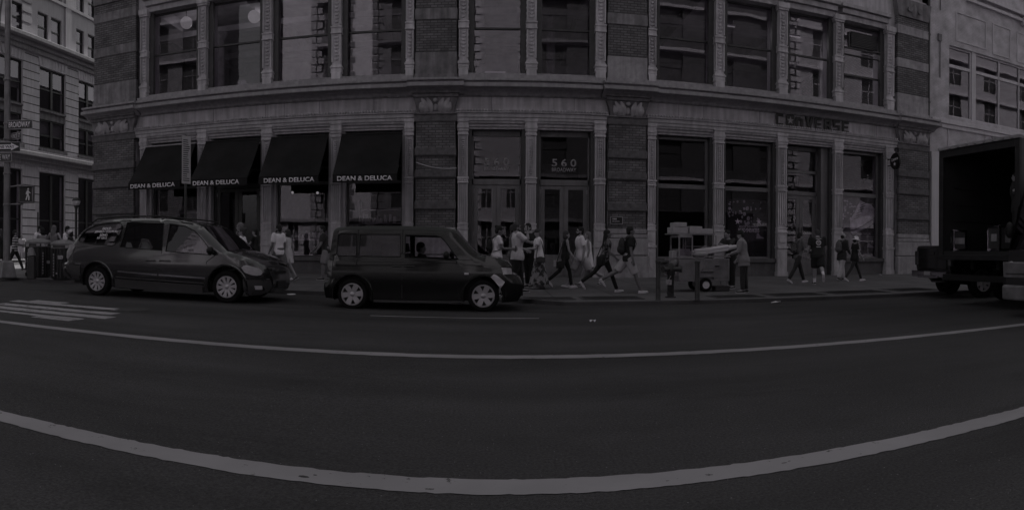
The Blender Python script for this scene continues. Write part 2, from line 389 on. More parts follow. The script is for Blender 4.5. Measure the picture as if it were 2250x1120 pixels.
for (x0, y0), (x1, y1) in zip(kp, kp[1:]):          # kerb stones, then the walk behind them
    d = Vector((x1 - x0, y1 - y0)).normalized(); nx, ny = -d.y * 0.16, d.x * 0.16
    q = [(x0, y0), (x1, y1), (x1 + nx, y1 + ny), (x0 + nx, y0 + ny)]
    z = [walk(*p) for p in q]; vs = [(p[0], p[1], slope(p[0]) - 0.1) for p in q] + [(p[0], p[1], zz) for p, zz in zip(q, z)]
    mb.add(vs, [(0, 1, 5, 4), (1, 2, 6, 5), (2, 3, 7, 6), (3, 0, 4, 7), (4, 5, 6, 7)])
tag(mb.build('kerb', M_kerb), kind='structure')
mb = MB()
inn = []
for i, (x, y) in enumerate(kp):
    a = Vector(kp[max(0, i - 1)]); b = Vector(kp[min(len(kp) - 1, i + 1)]); d = (b - a).normalized()
    inn.append((x - d.y * 0.155, y + d.x * 0.155))
for (a, b) in zip(inn[1:], inn[2:]):
    if b[0] - a[0] < 1e-4: continue
    q = [a, b, (b[0], 25.2), (a[0], 25.2)]
    mb.add([(p[0], p[1], walk(*p) - 0.003) for p in q], [(0, 1, 2, 3)])
tag(mb.build('sidewalk', M_walk), kind='structure')
# far side of the cross street
mb = MB(); mb.box(-32.3, -28.3, 22, 130, 0.1, 0.33); tag(mb.build('sidewalk', M_walk), kind='structure')
mb = MB(); mb.box(-28.3, -28.12, 22, 130, 0.1, 0.34); tag(mb.build('kerb', M_kerb), kind='structure')
mb = MB(); mb.box(-60, -32.3, 15.5, 23.6, 0.1, 0.33); tag(mb.build('sidewalk', M_walk), kind='structure')
mb = MB(); mb.box(-120, 120, -16, -4.2, -0.05, 0.12); tag(mb.build('sidewalk', M_walk), kind='structure')

# painted markings, worn at the edges
def paint_mat(name, wear, g=0.6):
    m = bpy.data.materials.new(name); m.use_nodes = True; n = m.node_tree.nodes; L = m.node_tree.links; b = n['Principled BSDF']
    b.inputs['Roughness'].default_value = 0.7
    tc = n.new('ShaderNodeTexCoord'); nz = n.new('ShaderNodeTexNoise'); nz.inputs['Scale'].default_value = 9; nz.inputs['Detail'].default_value = 9; nz.inputs['Roughness'].default_value = 0.7
    L.new(tc.outputs['Object'], nz.inputs['Vector'])
    cr = n.new('ShaderNodeMapRange'); cr.inputs['From Min'].default_value = wear; cr.inputs['From Max'].default_value = wear + 0.035; L.new(nz.outputs['Fac'], cr.inputs['Value'])
    n2 = n.new('ShaderNodeTexNoise'); n2.inputs['Scale'].default_value = 1.4; n2.inputs['Detail'].default_value = 6; L.new(tc.outputs['Object'], n2.inputs['Vector'])
    m2 = n.new('ShaderNodeMapRange'); m2.inputs['From Min'].default_value = 0.3; m2.inputs['From Max'].default_value = 0.7; m2.inputs['To Min'].default_value = 0.82; m2.inputs['To Max'].default_value = 1.1; L.new(n2.outputs['Fac'], m2.inputs['Value'])
    vm = n.new('ShaderNodeVectorMath'); vm.operation = 'SCALE'; vm.inputs[0].default_value = tint(g)[:3]; L.new(m2.outputs[0], vm.inputs['Scale'])
    mx = n.new('ShaderNodeMix'); mx.data_type = 'RGBA'; mx.inputs['A'].default_value = tint(0.05); L.new(cr.outputs[0], mx.inputs['Factor']); L.new(vm.outputs[0], mx.inputs['B'])
    L.new(mx.outputs['Result'], b.inputs['Base Color']); return m
M_line = paint_mat('road_paint', 0.345, 0.25); M_linew = paint_mat('worn_road_paint', 0.40, 0.32)
rnd = random.Random(3)
def stripe(name, x0, x1, yf, wd, m, step=0.6, jag=0.006, z=0.004):
    xs = [x0]; 
    while xs[-1] < x1: xs.append(min(x1, xs[-1] + step * rnd.uniform(0.5, 1.5)))
    vs = []
    for x in xs:
        vs += [(x, yf(x) - wd / 2 + rnd.uniform(-jag, jag), slope(x) + z), (x, yf(x) + wd / 2 + rnd.uniform(-jag, jag), slope(x) + z)]
    fs = [(2 * i, 2 * i + 2, 2 * i + 3, 2 * i + 1) for i in range(len(xs) - 1)]
    return tag(MB().add(vs, fs).build(name, m), kind='structure')
stripe('lane_line', -70, 70, lambda x: 3.19, 0.205, M_line, 0.05, 0.008)
stripe('lane_line', -70, 70, lambda x: 7.05 + 0.0 * x, 0.215, M_line, 0.12, 0.01)
stripe('parking_line', -2.05, 0.87, lambda x: 11.02, 0.075, M_line, 0.3)
for i, (px0, px1, py) in enumerate([(70, 140, 673), (30, 293, 680), (0, 255, 687), (-60, 245, 692.5), (-60, 180, 698), (80, 165, 706)]):
    th = ((px0 + px1) / 2 - X0) / F; z = 0.07
    r = F * (CZ - z) / (py - hor((px0 + px1) / 2)); Y = r * math.cos(th)
    stripe('crosswalk_stripe', Y * math.tan((px0 - X0) / F), Y * math.tan((px1 - X0) / F), lambda x, Y=Y: Y, (0.42, 0.32, 0.34, 0.34, 0.2, 0.3)[i], M_linew, 0.25, 0.02)
# dark patches, a manhole cover and litter
M_patch = mat('asphalt_patch', 0.033, 0.9, 0.2, 1.0, 0.4, 90)
def patch(x, y, a, b, name='asphalt_patch', m=None):
    n = 14; poly = [(x + a * math.cos(2 * PI * k / n) * rnd.uniform(0.8, 1.1), y + b * math.sin(2 * PI * k / n) * rnd.uniform(0.8, 1.1)) for k in range(n)]
    mb = MB(); mb.add([(p[0], p[1], slope(p[0]) + 0.0045) for p in poly], [tuple(range(n))]); return tag(mb.build(name, m or M_patch), kind='structure')
patch(1.25, 12.35, 0.75, 0.28); patch(-3.6, 12.2, 1.0, 0.35); patch(-0.93, 3.16, 0.03, 0.016); patch(-0.88, 3.2, 0.012, 0.008); patch(1.59, 3.2, 0.018, 0.007); patch(1.63, 3.215, 0.01, 0.005)
mb = MB(); mb.lathe([(0.0, 0.006), (0.33, 0.006), (0.34, 0.002)], 28, (-6.2, 10.0, slope(-6.2))); mh = mb.build('manhole_cover', M_patch); tag(mh, 'round dark manhole cover in the road near the van', 'manhole cover')
M_litter = mat('paper', 0.6, 0.8, 0.1)
def litter(px, py, a, b, rz, name, label):
    th = (px - X0) / F; zz = 0.0
    for _ in range(3):
        r = F * (CZ - zz) / (py - hor(px)); x, y = r * math.sin(th), r * math.cos(th); zz = walk(x, y) if y > (KERB_L if x < 1 else KERB_R) else slope(x)
    mb = MB(); rr = random.Random(px); n = 9
    vs = [(a * math.cos(2 * PI * k / n) * rr.uniform(0.6, 1.1), b * math.sin(2 * PI * k / n) * rr.uniform(0.6, 1.1), rr.uniform(0.004, 0.05)) for k in range(n)] + [(0, 0, 0.035)]
    fs = [(k, (k + 1) % n, n) for k in range(n)]; mb.add(vs, fs)
    o = mb.build(name, M_litter); o.location = (x, y, zz + 0.006); o.rotation_euler = (0, 0, rz); tag(o, label, 'litter')
litter(641, 653, 0.13, 0.07, 0.4, 'crumpled_paper', 'crumpled white paper in the gutter between the van and the boxy car')
litter(1304, 706, 0.06, 0.05, 0.2, 'paper_scrap', 'small pale scrap of paper lying alone on the road right of the white dash')
litter(1704, 660, 0.16, 0.06, 0.1, 'torn_paper', 'torn pale paper strip at the foot of the kerb beyond the food cart')
litter(1934, 597, 0.15, 0.06, 0.1, 'plastic_bag', 'flattened white bag on the sidewalk against the right brick pier')

# cellar hatches and gratings let into the sidewalk along the kerb
M_hatch = mat('steel_hatch', 0.035, 0.55, 0.3, 2.0, 0.3, 80, metal=0.3)
def hatch(px0, px1, y0, y1, label):
    Y = (y0 + y1) / 2; x0 = Y * math.tan((px0 - X0) / F); x1 = Y * math.tan((px1 - X0) / F)
    t = thing('sidewalk_grate', label, 'grate', ((x0 + x1) / 2, Y, walk((x0 + x1) / 2, Y)), 0, 'steel gratings let into the sidewalk along the kerb')
    a = (x1 - x0) / 2; b = (y1 - y0) / 2
    m = MB()
    m.box(-a, a, -b, -b + 0.05, 0.0, 0.011); m.box(-a, a, b - 0.05, b, 0.0, 0.011); m.box(-a, -a + 0.05, -b + 0.05, b - 0.05, 0, 0.011); m.box(a - 0.05, a, -b + 0.05, b - 0.05, 0, 0.011)
    m.build('rim', M_kerb, t)
    m = MB(); m.box(-a + 0.05, a - 0.05, -b + 0.05, b - 0.05, 0.0, 0.004)
    k = -a + 0.1
    while k < a - 0.08: m.box(k, k + 0.02, -b + 0.05, b - 0.05, 0.004, 0.009); k += 0.07
    m.build('grating', M_hatch, t)
for a in [(1146, 1262, 14.05, 14.75, 'steel sidewalk grating nearest the front of the black boxy car'), (1276, 1408, 14.05, 14.9, 'steel sidewalk grating left of the two bollards'),
          (1562, 1668, 13.95, 14.7, 'steel sidewalk grating just right of the second bollard'), (1688, 1800, 14.0, 14.9, 'steel sidewalk grating in front of the shoe shop door'),
          (1815, 1935, 14.1, 15.1, 'steel sidewalk grating in front of the shop window at the right'), (1955, 2040, 14.2, 15.2, 'steel sidewalk grating beside the tail of the black pickup')]:
    hatch(*a)

# ================================================================ the corner building
CB = thing('corner_building', 'dark brick and cast iron corner building with tall windows above shops and awnings', 'building', (0, 0, 0))
PIL = [(-14.23, -13.85), (-11.49, -11.06), (-8.71, -8.26), (-5.95, -5.5), (-3.13, -2.76), (-1.18, -0.75), (1.3, 1.76), (3.87, 4.33), (5.9, 6.26), (8.57, 9.03), (11.31, 11.78), (13.99, 14.45), (16.67, 17.15)]
PIER = [(-16.62, -14.42), (-2.74, -1.2), (4.36, 5.88), (17.3, 19.11)]
BAYS = [(0, 1), (1, 2), (2, 3), (3, 4), (5, 6), (6, 7), (8, 9), (9, 10), (10, 11), (11, 12)]
YF, YG = 23.5, 24.0
GZ = 0.02          # foot of the front
# ---- masonry behind the ironwork: spandrels, upper storeys, bulkheads
m = MB()
m.box(-16.55, 19.05, 24.05, 24.6, 5.72, 7.62)
m.box(-16.55, 19.05, 23.75, 24.6, 11.35, 12.9)
m.box(-16.55, 19.05, 23.9, 24.6, 12.9, 33.0)
for a, b in PIER: m.box(a + 0.04, b - 0.04, 23.6, 24.6, GZ, 12.9)
for i, (a, b) in enumerate(PIL): m.box(a + 0.03, b - 0.03, 23.74, 24.6, GZ, 11.35)
m.build('wall', M_frz, CB)
m = MB(); m.box(-16.5, 19.0, 24.62, 45, 13.0, 33.0); m.box(-16.55, -16.1, 24.62, 110, 0, 13.0); m.box(-16.5, -10, 45, 110, 0, 20); m.box(18.7, 19.05, 24.62, 45, 0, 13.0); m.box(-16.5, 19, 44.6, 45, 0, 13.0)
m.build('rear_and_blocking_wall', M_brick, CB)  # includes an added unseen side street block that keeps sky out of reflections
m = MB()                                        # floors, ceilings and partitions inside
m.box(-16.05, 18.65, 24.61, 36, 6.4, 6.9); m.box(-16.05, 18.65, 24.61, 36, 12.0, 12.3)
m.box(-16.05, 18.65, 35.7, 36, 6.9, 12.0); m.build('upper_room', M_in, CB); m = MB()
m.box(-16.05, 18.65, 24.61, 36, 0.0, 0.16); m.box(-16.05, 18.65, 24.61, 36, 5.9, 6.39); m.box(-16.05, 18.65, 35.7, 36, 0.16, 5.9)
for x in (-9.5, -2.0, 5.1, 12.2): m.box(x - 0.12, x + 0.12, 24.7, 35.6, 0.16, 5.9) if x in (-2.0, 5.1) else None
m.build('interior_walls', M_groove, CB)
m = MB()
for k in range(8): x = -14.5 + k * 4.6; m.box(x, x + 0.45, 24.9, 35.6, 11.45, 11.99)
for k in range(2): m.box(-16, 18.6, 27.2 + 4 * k, 27.6 + 4 * k, 11.2, 11.448)
build_split(m, 'ceiling_beam', M_in, CB, 1)
m = MB()
for x in (-12.2, -3.6, 2.6, 10.2, 15.6): m.lathe([(0.26, 6.9), (0.2, 7.0), (0.19, 10.9), (0.3, 11.05), (0.36, 11.2)], 16, (x, 27.4, 0))
for x in (9.9, 16.2): m.lathe([(0.26, 0.16), (0.2, 0.3), (0.19, 5.0), (0.3, 5.4), (0.42, 5.9)], 16, (x, 27.4, 0))
build_split(m, 'interior_column', M_stonel, CB, smooth=40)

# ---- entablature: architrave with beads, frieze, cornice
def segs():                                     # stretches of entablature between piers, then over the piers (broken forward)
    return [(-14.44, -2.72), (-1.22, 4.38), (5.86, 17.32)]
arch = [(23.9, 5.9), (23.46, 5.9), (23.46, 6.0), (23.42, 6.02), (23.42, 6.14), (23.36, 6.17), (23.36, 6.21), (23.52, 6.24), (23.52, 6.3), (23.9, 6.3)]
corn = [(23.9, 6.84), (23.5, 6.84), (23.44, 6.9), (23.4, 6.93), (23.2, 7.0), (22.98, 7.01), (22.95, 7.03), (22.95, 7.15), (23.04, 7.155), (23.14, 7.2), (23.14, 7.235), (23.02, 7.245), (23.0, 7.26), (23.0, 7.33), (23.12, 7.345), (23.4, 7.42), (23.9, 7.46)]
mf, ma, mc, md = MB(), MB(), MB(), MB()
for a, b in segs():
    mf.box(a, b, 23.6, 24.04, 6.28, 6.86); ma.prismx(arch, a, b)
    x = a + 0.02
    while x < b - 0.05: md.box(x, x + 0.055, 23.38, 23.52, 6.235, 6.305); x += 0.11
mc.prismx(corn, -14.44, -2.96); mc.prismx(corn, -0.92, 4.1); mc.prismx(corn, 6.16, 17.1)
mc.box(-14.3, -2.8, 23.42, 24.04, 7.40, 7.56); mc.box(-1.1, 4.3, 23.42, 24.04, 7.40, 7.56); mc.box(5.9, 17.2, 23.42, 24.04, 7.40, 7.56)
mc.box(-14.3, -2.8, 23.62, 24.04, 7.5, 7.68); mc.box(-1.1, 4.3, 23.62, 24.04, 7.5, 7.68); mc.box(5.9, 17.2, 23.62, 24.04, 7.5, 7.68)
build_split(mf, 'frieze', M_frz, CB); build_split(ma, 'architrave', M_cast, CB); build_split(mc, 'cornice', M_corn, CB); build_split(md, 'bead_moulding', M_cast_l, CB)
# joints between the frieze slabs
m = MB()
for px in (468, 582, 623, 700, 820, 1078, 1260, 1490, 1545, 1668, 1925): x = at(px, 200, 23.6).x; m.box(x - 0.006, x + 0.006, 23.594, 23.7, 6.3, 6.83)
m.build('frieze_joint', M_groove, CB)
# soffit band under the cornice
m = MB()
for a, b in segs(): m.box(a, b, 23.5, 23.6, 6.795, 6.84)
m.build('bed_moulding', M_stone, CB)

# ---- brick piers
def leaf(m, cx, y, cz, w, h, lean, depth=0.05):  # a carved acanthus leaf curling outward
    n = 6; pts = []; rad = []
    for k in range(n + 1):
        t = k / n; pts.append((cx + lean * t * t, y - depth * math.sin(t * PI * 0.9), cz + h * t)); rad.append((w * (0.35 + 0.75 * math.sin(PI * min(1, t * 0.9 + 0.12))) * 0.5, 0.028))
    m.tube(pts, rad, 8, side=(1, 0, 0))
for i, (a, b) in enumerate(PIER):
    w_ = b - a; c = (a + b) / 2
    p = MB(); p.box(a + 0.05, b - 0.05, 23.42, 23.62, 1.95, 6.08)
    pier = p.build('brick_pier', M_brick, CB); p = MB(); p.box(a + 0.02, b - 0.02, 23.5, 23.76, 8.44, 12.2); p.build('upper_brick_pier', M_brick, CB)
    s = MB()
    for z0, z1, pr in ((4.62, 4.9, .05), (3.82, 4.08, .05), (2.66, 2.95, .045)):
        s.box(a + 0.01, b - 0.01, 23.42 - pr, 23.6, z0, z1)
    s.box(a - 0.02, b + 0.02, 23.39, 23.62, 5.86, 6.12)
    build_split(s, 'stone_band', M_band, pier, 1, bevel=0.015)
    s = MB(); [s.box(a + 0.0, b - 0.0, 23.36, 23.43, z, z + 0.025) for z in (4.585, 3.785, 2.625)]; build_split(s, 'dark_groove', M_groove, pier)  # thin dark groove strips below the stone bands
    s = MB(); s.box(a - 0.03, b + 0.03, 23.33, 23.62, 1.0, 1.62); s.box(a - 0.06, b + 0.06, 23.28, 23.62, GZ, 0.97); s.box(a, b, 23.36, 23.62, 1.64, 1.78); s.box(a + 0.02, b - 0.02, 23.38, 23.62, 1.8, 1.98)
    s.build('stone_base', M_stonel, pier, bevel=0.02)
    s = MB(); s.box(a + 0.0, b - 0.0, 23.47, 23.76, 7.56, 8.42); s.box(a - 0.03, b + 0.03, 23.42, 23.76, 7.4, 7.6)
    s.build('plinth', M_stonel if i in (2, 3) else M_stone, pier, bevel=0.012)
    s = MB()
    for z0, z1 in ((9.62, 10.02), (11.15, 11.55)): s.box(a - 0.01, b + 0.01, 23.47, 23.7, z0, z1)
    build_split(s, 'pale_band', M_stonel if i == 3 else M_stone, pier, bevel=0.01)
    s = MB(); prof = [(a + 0.1, 6.12), (b - 0.1, 6.12), (b - 0.06, 6.4), (b + 0.05, 6.74), (a - 0.05, 6.74), (a + 0.06, 6.4)]
    s.plate(prof, 23.38, 23.7); s.box(a - 0.02, b + 0.02, 23.33, 23.7, 6.12, 6.17); s.box(a - 0.06, b + 0.06, 23.3, 23.7, 6.74, 6.86)
    s.box(a - 0.1, b + 0.1, 23.2, 23.7, 6.86, 6.98)
    cap = s.build('capital', M_stone, pier, bevel=0.008)
    s = MB()
    for k, (dx, lean, hh) in enumerate([(-0.36, -0.3, 0.5), (-0.18, -0.22, 0.5), (0.18, 0.22, 0.5), (0.36, 0.3, 0.5), (-0.5, -0.12, 0.34), (0.5, 0.12, 0.34)]):
        leaf(s, c + dx * w_ * 0.62, 23.36, 6.19, 0.13 * w_, hh, lean * w_ * 0.35, 0.11)
    s.ball((c, 23.36, 6.36), (0.1, 0.05, 0.13), 10, 7); s.ball((c, 23.33, 6.62), (0.09, 0.06, 0.08), 10, 7)
    for sx in (-1, 1):
        s.ball((c + sx * 0.15, 23.35, 6.46), (0.045, 0.04, 0.06), 8, 6); s.ball((c + sx * 0.13, 23.35, 6.27), (0.05, 0.035, 0.05), 8, 6); s.ball((c + sx * 0.26, 23.36, 6.23), (0.04, 0.03, 0.04), 8, 6)
    s.build('carving', M_cast, cap, smooth=50)
    s = MB(); pf = [(y - 0.14 if y < 23.6 else y, z) for y, z in corn]; s.prismx(pf, a - 0.22, b + 0.28); s.build('cornice_block', M_corn, pier)
    s = MB(); s.plate([(a + 0.02, 11.95), (b - 0.02, 11.95), (b + 0.12, 12.75), (a - 0.12, 12.75)], 23.42, 23.8)
    for sx in (-1, 1): s.lathe([(0.0, 0), (0.13, 0), (0.13, 0.05), (0.05, 0.07), (0.05, 0.11), (0, 0.11)], 14, (c + sx * 0.28, 23.42 - 0.1, 12.3), 'y')
    leaf(s, c, 23.42, 12.0, 0.3, 0.6, 0)
    s.build('upper_capital', M_stone, pier, smooth=40)
# ---- pilasters: fluted below, ornamented above; every one a part with base, ring and capital mouldings
def ornaments(s, c, y, z0, z1, w, n):
    st = (z1 - z0) / n
    for k in range(n):
        z = z0 + (k + 0.5) * st
        if k % 2 == 0:
            s.ball((c, y, z), (w * 0.36, 0.05, st * 0.4), 8, 5)
            for sx in (-1, 1): s.ball((c + sx * w * 0.34, y, z + st * 0.3), (w * 0.13, 0.015, st * 0.2), 6, 4)
        else:
            s.ball((c, y, z), (w * 0.15, 0.05, st * 0.5), 6, 5)
            for sx in (-1, 1): s.ball((c + sx * w * 0.27, y, z), (w * 0.17, 0.04, st * 0.26), 6, 4); s.ball((c + sx * w * 0.42, y, z + st * 0.3), (w * 0.09, 0.012, st * 0.16), 6, 4)
for i, (a, b) in enumerate(PIL):
    c = (a + b) / 2; hw = (b - a) / 2
    s = MB(); s.box(c - hw * 0.82, c + hw * 0.82, YF + 0.06, 23.8, 1.6, 5.5)
    for sx in (-1, 1): s.box(c + sx * hw * 0.82, c + sx * hw * 0.62, YF + 0.0, YF + 0.07, 2.2, 3.62); s.box(c + sx * hw * 0.82, c + sx * hw * 0.62, YF + 0.0, YF + 0.07, 3.84, 5.38)
    for k in range(3): x = c + (k - 1) * hw * 0.34; s.box(x - hw * 0.09, x + hw * 0.09, YF + 0.01, YF + 0.07, 2.25, 3.56); s.box(x - hw * 0.09, x + hw * 0.09, YF + 0.01, YF + 0.07, 3.9, 5.3)
    ornaments(s, c, YF + 0.012, 3.95, 5.25, hw * 0.8, 18)
    p = s.build('pilaster', M_cast_l, CB)
    s = MB()
    for z0, z1, pr, ww in ((5.38, 5.44, .03, .95), (5.44, 5.52, .0, .85), (5.52, 5.62, .03, .96), (5.62, 5.7, .06, 1.02), (5.7, 5.86, .02, .95), (5.86, 5.98, .05, 1.03)):
        s.box(c - hw * ww, c + hw * ww, YF - pr, 23.8, z0, z1)
    for k in range(5): x = c + (k - 2) * hw * 0.36; s.box(x - hw * 0.1, x + hw * 0.1, YF - 0.035, YF + 0.01, 5.53, 5.6)
    s.build('capital', M_cast_l, p, bevel=0.008)
    s = MB(); s.box(c - hw * 0.95, c + hw * 0.95, YF - 0.03, 23.8, 3.62, 3.66); s.box(c - hw * 0.88, c + hw * 0.88, YF - 0.005, 23.8, 3.66, 3.78); s.box(c - hw, c + hw, YF - 0.04, 23.8, 3.78, 3.84)
    for k in range(3): s.ball((c + (k - 1) * hw * 0.5, YF - 0.01, 3.72), (hw * 0.22, 0.02, 0.03), 8, 5)
    s.box(c - hw * 0.95, c + hw * 0.95, YF - 0.03, 23.8, 2.1, 2.15); s.box(c - hw * 0.88, c + hw * 0.88, YF - 0.005, 23.8, 1.98, 2.1); s.box(c - hw * 0.98, c + hw * 0.98, YF - 0.035, 23.8, 1.92, 1.98)
    build_split(s, 'ring', M_cast_l, p, bevel=0.006)
    s = MB(); s.box(c - hw * 0.9, c + hw * 0.9, YF - 0.005, 23.8, 1.38, 1.92); s.box(c - hw * 1.03, c + hw * 1.03, YF - 0.06, 23.8, 1.28, 1.38); s.box(c - hw * 0.92, c + hw * 0.92, YF - 0.02, 23.8, 0.34, 1.28); s.box(c - hw * 1.05, c + hw * 1.05, YF - 0.06, 23.8, GZ, 0.34)
    s.box(c - hw * 0.4, c + hw * 0.4, YF - 0.035, YF, 0.5, 1.15); s.box(c - hw * 0.55, c + hw * 0.55, YF - 0.025, YF, 1.5, 1.8)
    s.build('base', M_cast_l, p, bevel=0.01)
    # upper order
    s = MB(); s.box(c - hw * 0.78, c + hw * 0.78, 23.53, 23.92, 8.1, 11.0)
    for sx in (-1, 1): s.box(c + sx * hw * 0.78, c + sx * hw * 0.6, 23.45, 23.54, 8.2, 9.25); s.box(c + sx * hw * 0.78, c + sx * hw * 0.6, 23.45, 23.54, 9.6, 10.95)
    ornaments(s, c, 23.525, 8.25, 9.2, hw * 1.0, 7); ornaments(s, c, 23.525, 9.65, 10.9, hw * 1.0, 9)
    for sx in (-1, 1):
        for k in range(13): s.ball((c + sx * hw * 0.79, 23.66, 8.3 + k * 0.2), (0.014, 0.05, 0.06), 6, 4)
    p = s.build('upper_pilaster', M_cast_l, CB)
    s = MB()
    for z0, z1, pr, ww in ((7.5, 7.8, .06, .8), (7.8, 7.86, .03, .95), (7.86, 7.98, .04, .9), (7.98, 8.04, .07, 1.02), (8.04, 8.1, .03, .9), (9.28, 9.33, .05, .95), (9.33, 9.5, .02, .88), (9.5, 9.56, .05, .95), (11.0, 11.08, .06, 1.0), (11.08, 11.3, .1, 1.1)):
        s.box(c - hw * ww, c + hw * ww, 23.5 - pr, 23.92, z0, z1)
    build_split(s, 'moulding', M_cast_l, p, bevel=0.008)
# upper lintels
m = MB()
for i, j in BAYS: a, b = PIL[i][1], PIL[j][0]; m.box(a - 0.02, b + 0.02, 23.55, 23.95, 11.18, 11.4); m.box(a - 0.1, b + 0.1, 23.42, 23.95, 11.42, 11.62); m.box(a - 0.2, b + 0.2, 23.3, 23.95, 11.66, 11.8)
build_split(m, 'lintel', M_cast, CB, 3)
# ground floor head mouldings over each opening
m = MB()
for i, j in BAYS:
    a, b = PIL[i][1], PIL[j][0]
    m.prismx([(23.95, 5.62), (23.66, 5.62), (23.66, 5.68), (23.6, 5.71), (23.6, 5.78), (23.52, 5.82), (23.52, 5.9), (23.95, 5.9)], a - 0.03, b + 0.03)
build_split(m, 'door_head_moulding', M_cast, CB)

# ---- windows
def window(x0, x1, z0, z1, rails, name='window', y=YG, fr=0.075, m=M_frame, gm=M_glass, mullions=(), parent=CB, panels=0.0):
    s = MB(); s.box(x0, x0 + fr, y - 0.06, y + 0.08, z0, z1); s.box(x1 - fr, x1, y - 0.06, y + 0.08, z0, z1)
    s.box(x0 + fr, x1 - fr, y - 0.06, y + 0.08, z1 - fr, z1); s.box(x0 + fr, x1 - fr, y - 0.06, y + 0.08, z0, z0 + fr + panels)
    for rz, rh in rails: s.box(x0 + fr, x1 - fr, y - 0.05, y + 0.05, rz - rh / 2, rz + rh / 2)
    for mx, mz0, mz1, mw in mullions: s.box(mx - mw / 2, mx + mw / 2, y - 0.045, y + 0.045, mz0, mz1)
    wd = s.build(name, m, parent, bevel=0.006)
    zz = [z0 + fr + panels] + sorted([r for r, _ in rails]) + [z1 - fr]
    for k, (p, q) in enumerate(zip(zz, zz[1:])):
        g = MB(); yy = y + 0.005 + 0.03 * (k % 2); g.add([(x0 + fr, yy, p), (x1 - fr, yy, p), (x1 - fr, yy, q), (x0 + fr, yy, q)], [(0, 1, 2, 3)]); po = g.build('pane', gm, wd)
        # old panes are never quite in one plane
    return wd
for n_, (i, j) in enumerate(BAYS):
    a, b = PIL[i][1], PIL[j][0]
    rails = [(9.42, 0.07)]; mul = ()
    if n_ == 9: rails = [(8.95, 0.07), (10.15, 0.06), (9.85, 0.03)]; mul = ((a + 0.55, 10.2, 10.85, 0.05),)
    u = window(a - 0.02, b + 0.02, 7.6, 11.2, rails, gm=M_glass2, mullions=mul, y=23.98)
    # heavy dark jambs beside each pane
    s = MB(); s.box(a - 0.05, a + 0.16, 23.72, 23.9, 7.6, 11.2); s.box(b - 0.16, b + 0.05, 23.72, 23.9, 7.6, 11.2); s.box(a + 0.16, b - 0.16, 23.7, 23.92, 7.55, 7.68); s.build('jamb', M_frame, u, bevel=0.01)
# louvre in the right hand upper window
a, b = PIL[11][1], PIL[12][0]
s = MB()
for k in range(9): s.box(a + 0.62, b - 0.2, 23.9, 24.0, 10.24 + k * 0.075, 10.28 + k * 0.075)
lv = s.build('louvre', M_frame, CB)
M_shut = mat('bulkhead_stone', 0.11, 0.7, 0.25, 2.0, 0.3, 30, streak=0.2)
for n_, (i, j) in enumerate(BAYS):
    a, b = PIL[i][1], PIL[j][0]
    # reveals beside the opening
    s = MB(); s.box(a - 0.04, a + 0.1, 23.72, 24.1, GZ, 5.62); s.box(b - 0.1, b + 0.04, 23.72, 24.1, GZ, 5.62)
    rv = build_split(s, 'reveal', M_frame if n_ > 3 else M_cast, CB)
    if n_ in (0, 2, 3): window(a + 0.1, b - 0.1, 0.85, 5.6, [(3.72, 0.12)]); s = MB(); s.box(a - 0.02, b + 0.02, 23.66, 24.15, GZ, 0.72); s.box(a - 0.03, b + 0.03, 23.58, 24.15, 0.72, 0.86); s.build('bulkhead', M_shut, CB, bevel=0.01)
    elif n_ in (6, 7, 9): window(a + 0.1, b - 0.1, 0.85, 5.58, [(3.68, 0.17)], m=M_door, fr=0.1); s = MB(); s.box(a - 0.02, b + 0.02, 23.7, 24.15, GZ, 0.72); s.box(a - 0.03, b + 0.03, 23.6, 24.15, 0.72, 0.88); s.build('bulkhead', M_shut, CB, bevel=0.01)
def leafdoor(x0, x1, z0, z1, gz0, y, m, sx, parent, handle):
    st = 0.16; s = MB(); s.box(x0, x0 + st, y - 0.03, y + 0.03, z0, z1); s.box(x1 - st, x1, y - 0.03, y + 0.03, z0, z1); s.box(x0 + st, x1 - st, y - 0.03, y + 0.03, z1 - 0.14, z1); s.box(x0 + st, x1 - st, y - 0.03, y + 0.03, z0, gz0)
    s.box(x0 + st + 0.05, x1 - st - 0.05, y - 0.045, y - 0.03, z0 + 0.12, gz0 - 0.12)
    d = s.build('door', m, parent, bevel=0.008)
    g = MB(); g.add([(x0 + st, y, gz0), (x1 - st, y, gz0), (x1 - st, y, z1 - 0.14), (x0 + st, y, z1 - 0.14)], [(0, 1, 2, 3)]); g.build('pane', M_glass, d)
    s = MB(); hx = x1 - 0.07 if sx > 0 else x0 + 0.07
    if handle == 'bar': s.cyl((hx, y - 0.1, 1.15), (hx, y - 0.1, 2.2), 0.018, 8); s.cyl((hx, y - 0.1, 1.25), (hx, y - 0.02, 1.25), 0.012, 6); s.cyl((hx, y - 0.1, 2.1), (hx, y - 0.02, 2.1), 0.012, 6)
    else: s.cyl((hx, y - 0.08, 1.15), (hx, y - 0.08, 1.45), 0.014, 8); s.cyl((hx, y - 0.08, 1.2), (hx, y - 0.02, 1.2), 0.01, 6); s.cyl((hx, y - 0.08, 1.4), (hx, y - 0.02, 1.4), 0.01, 6)
    s.build('handle', M_black if handle == 'bar' else MATS['painted_cast_iron'], d)
    s = MB(); hx = x0 + 0.015 if sx > 0 else x1 - 0.015
    for z in (z0 + 0.25, (z0 + z1) / 2 - 0.2, z1 - 0.3): s.box(hx - 0.012, hx + 0.012, y - 0.045, y - 0.02, z, z + 0.16)
    build_split(s, 'hinge', M_stonel, d)
M_numb = mat('etched_glass_lettering', 0.6, 0.6, 0.05); M_560 = mat('frosted_number', 0.36, 0.7, 0.05)
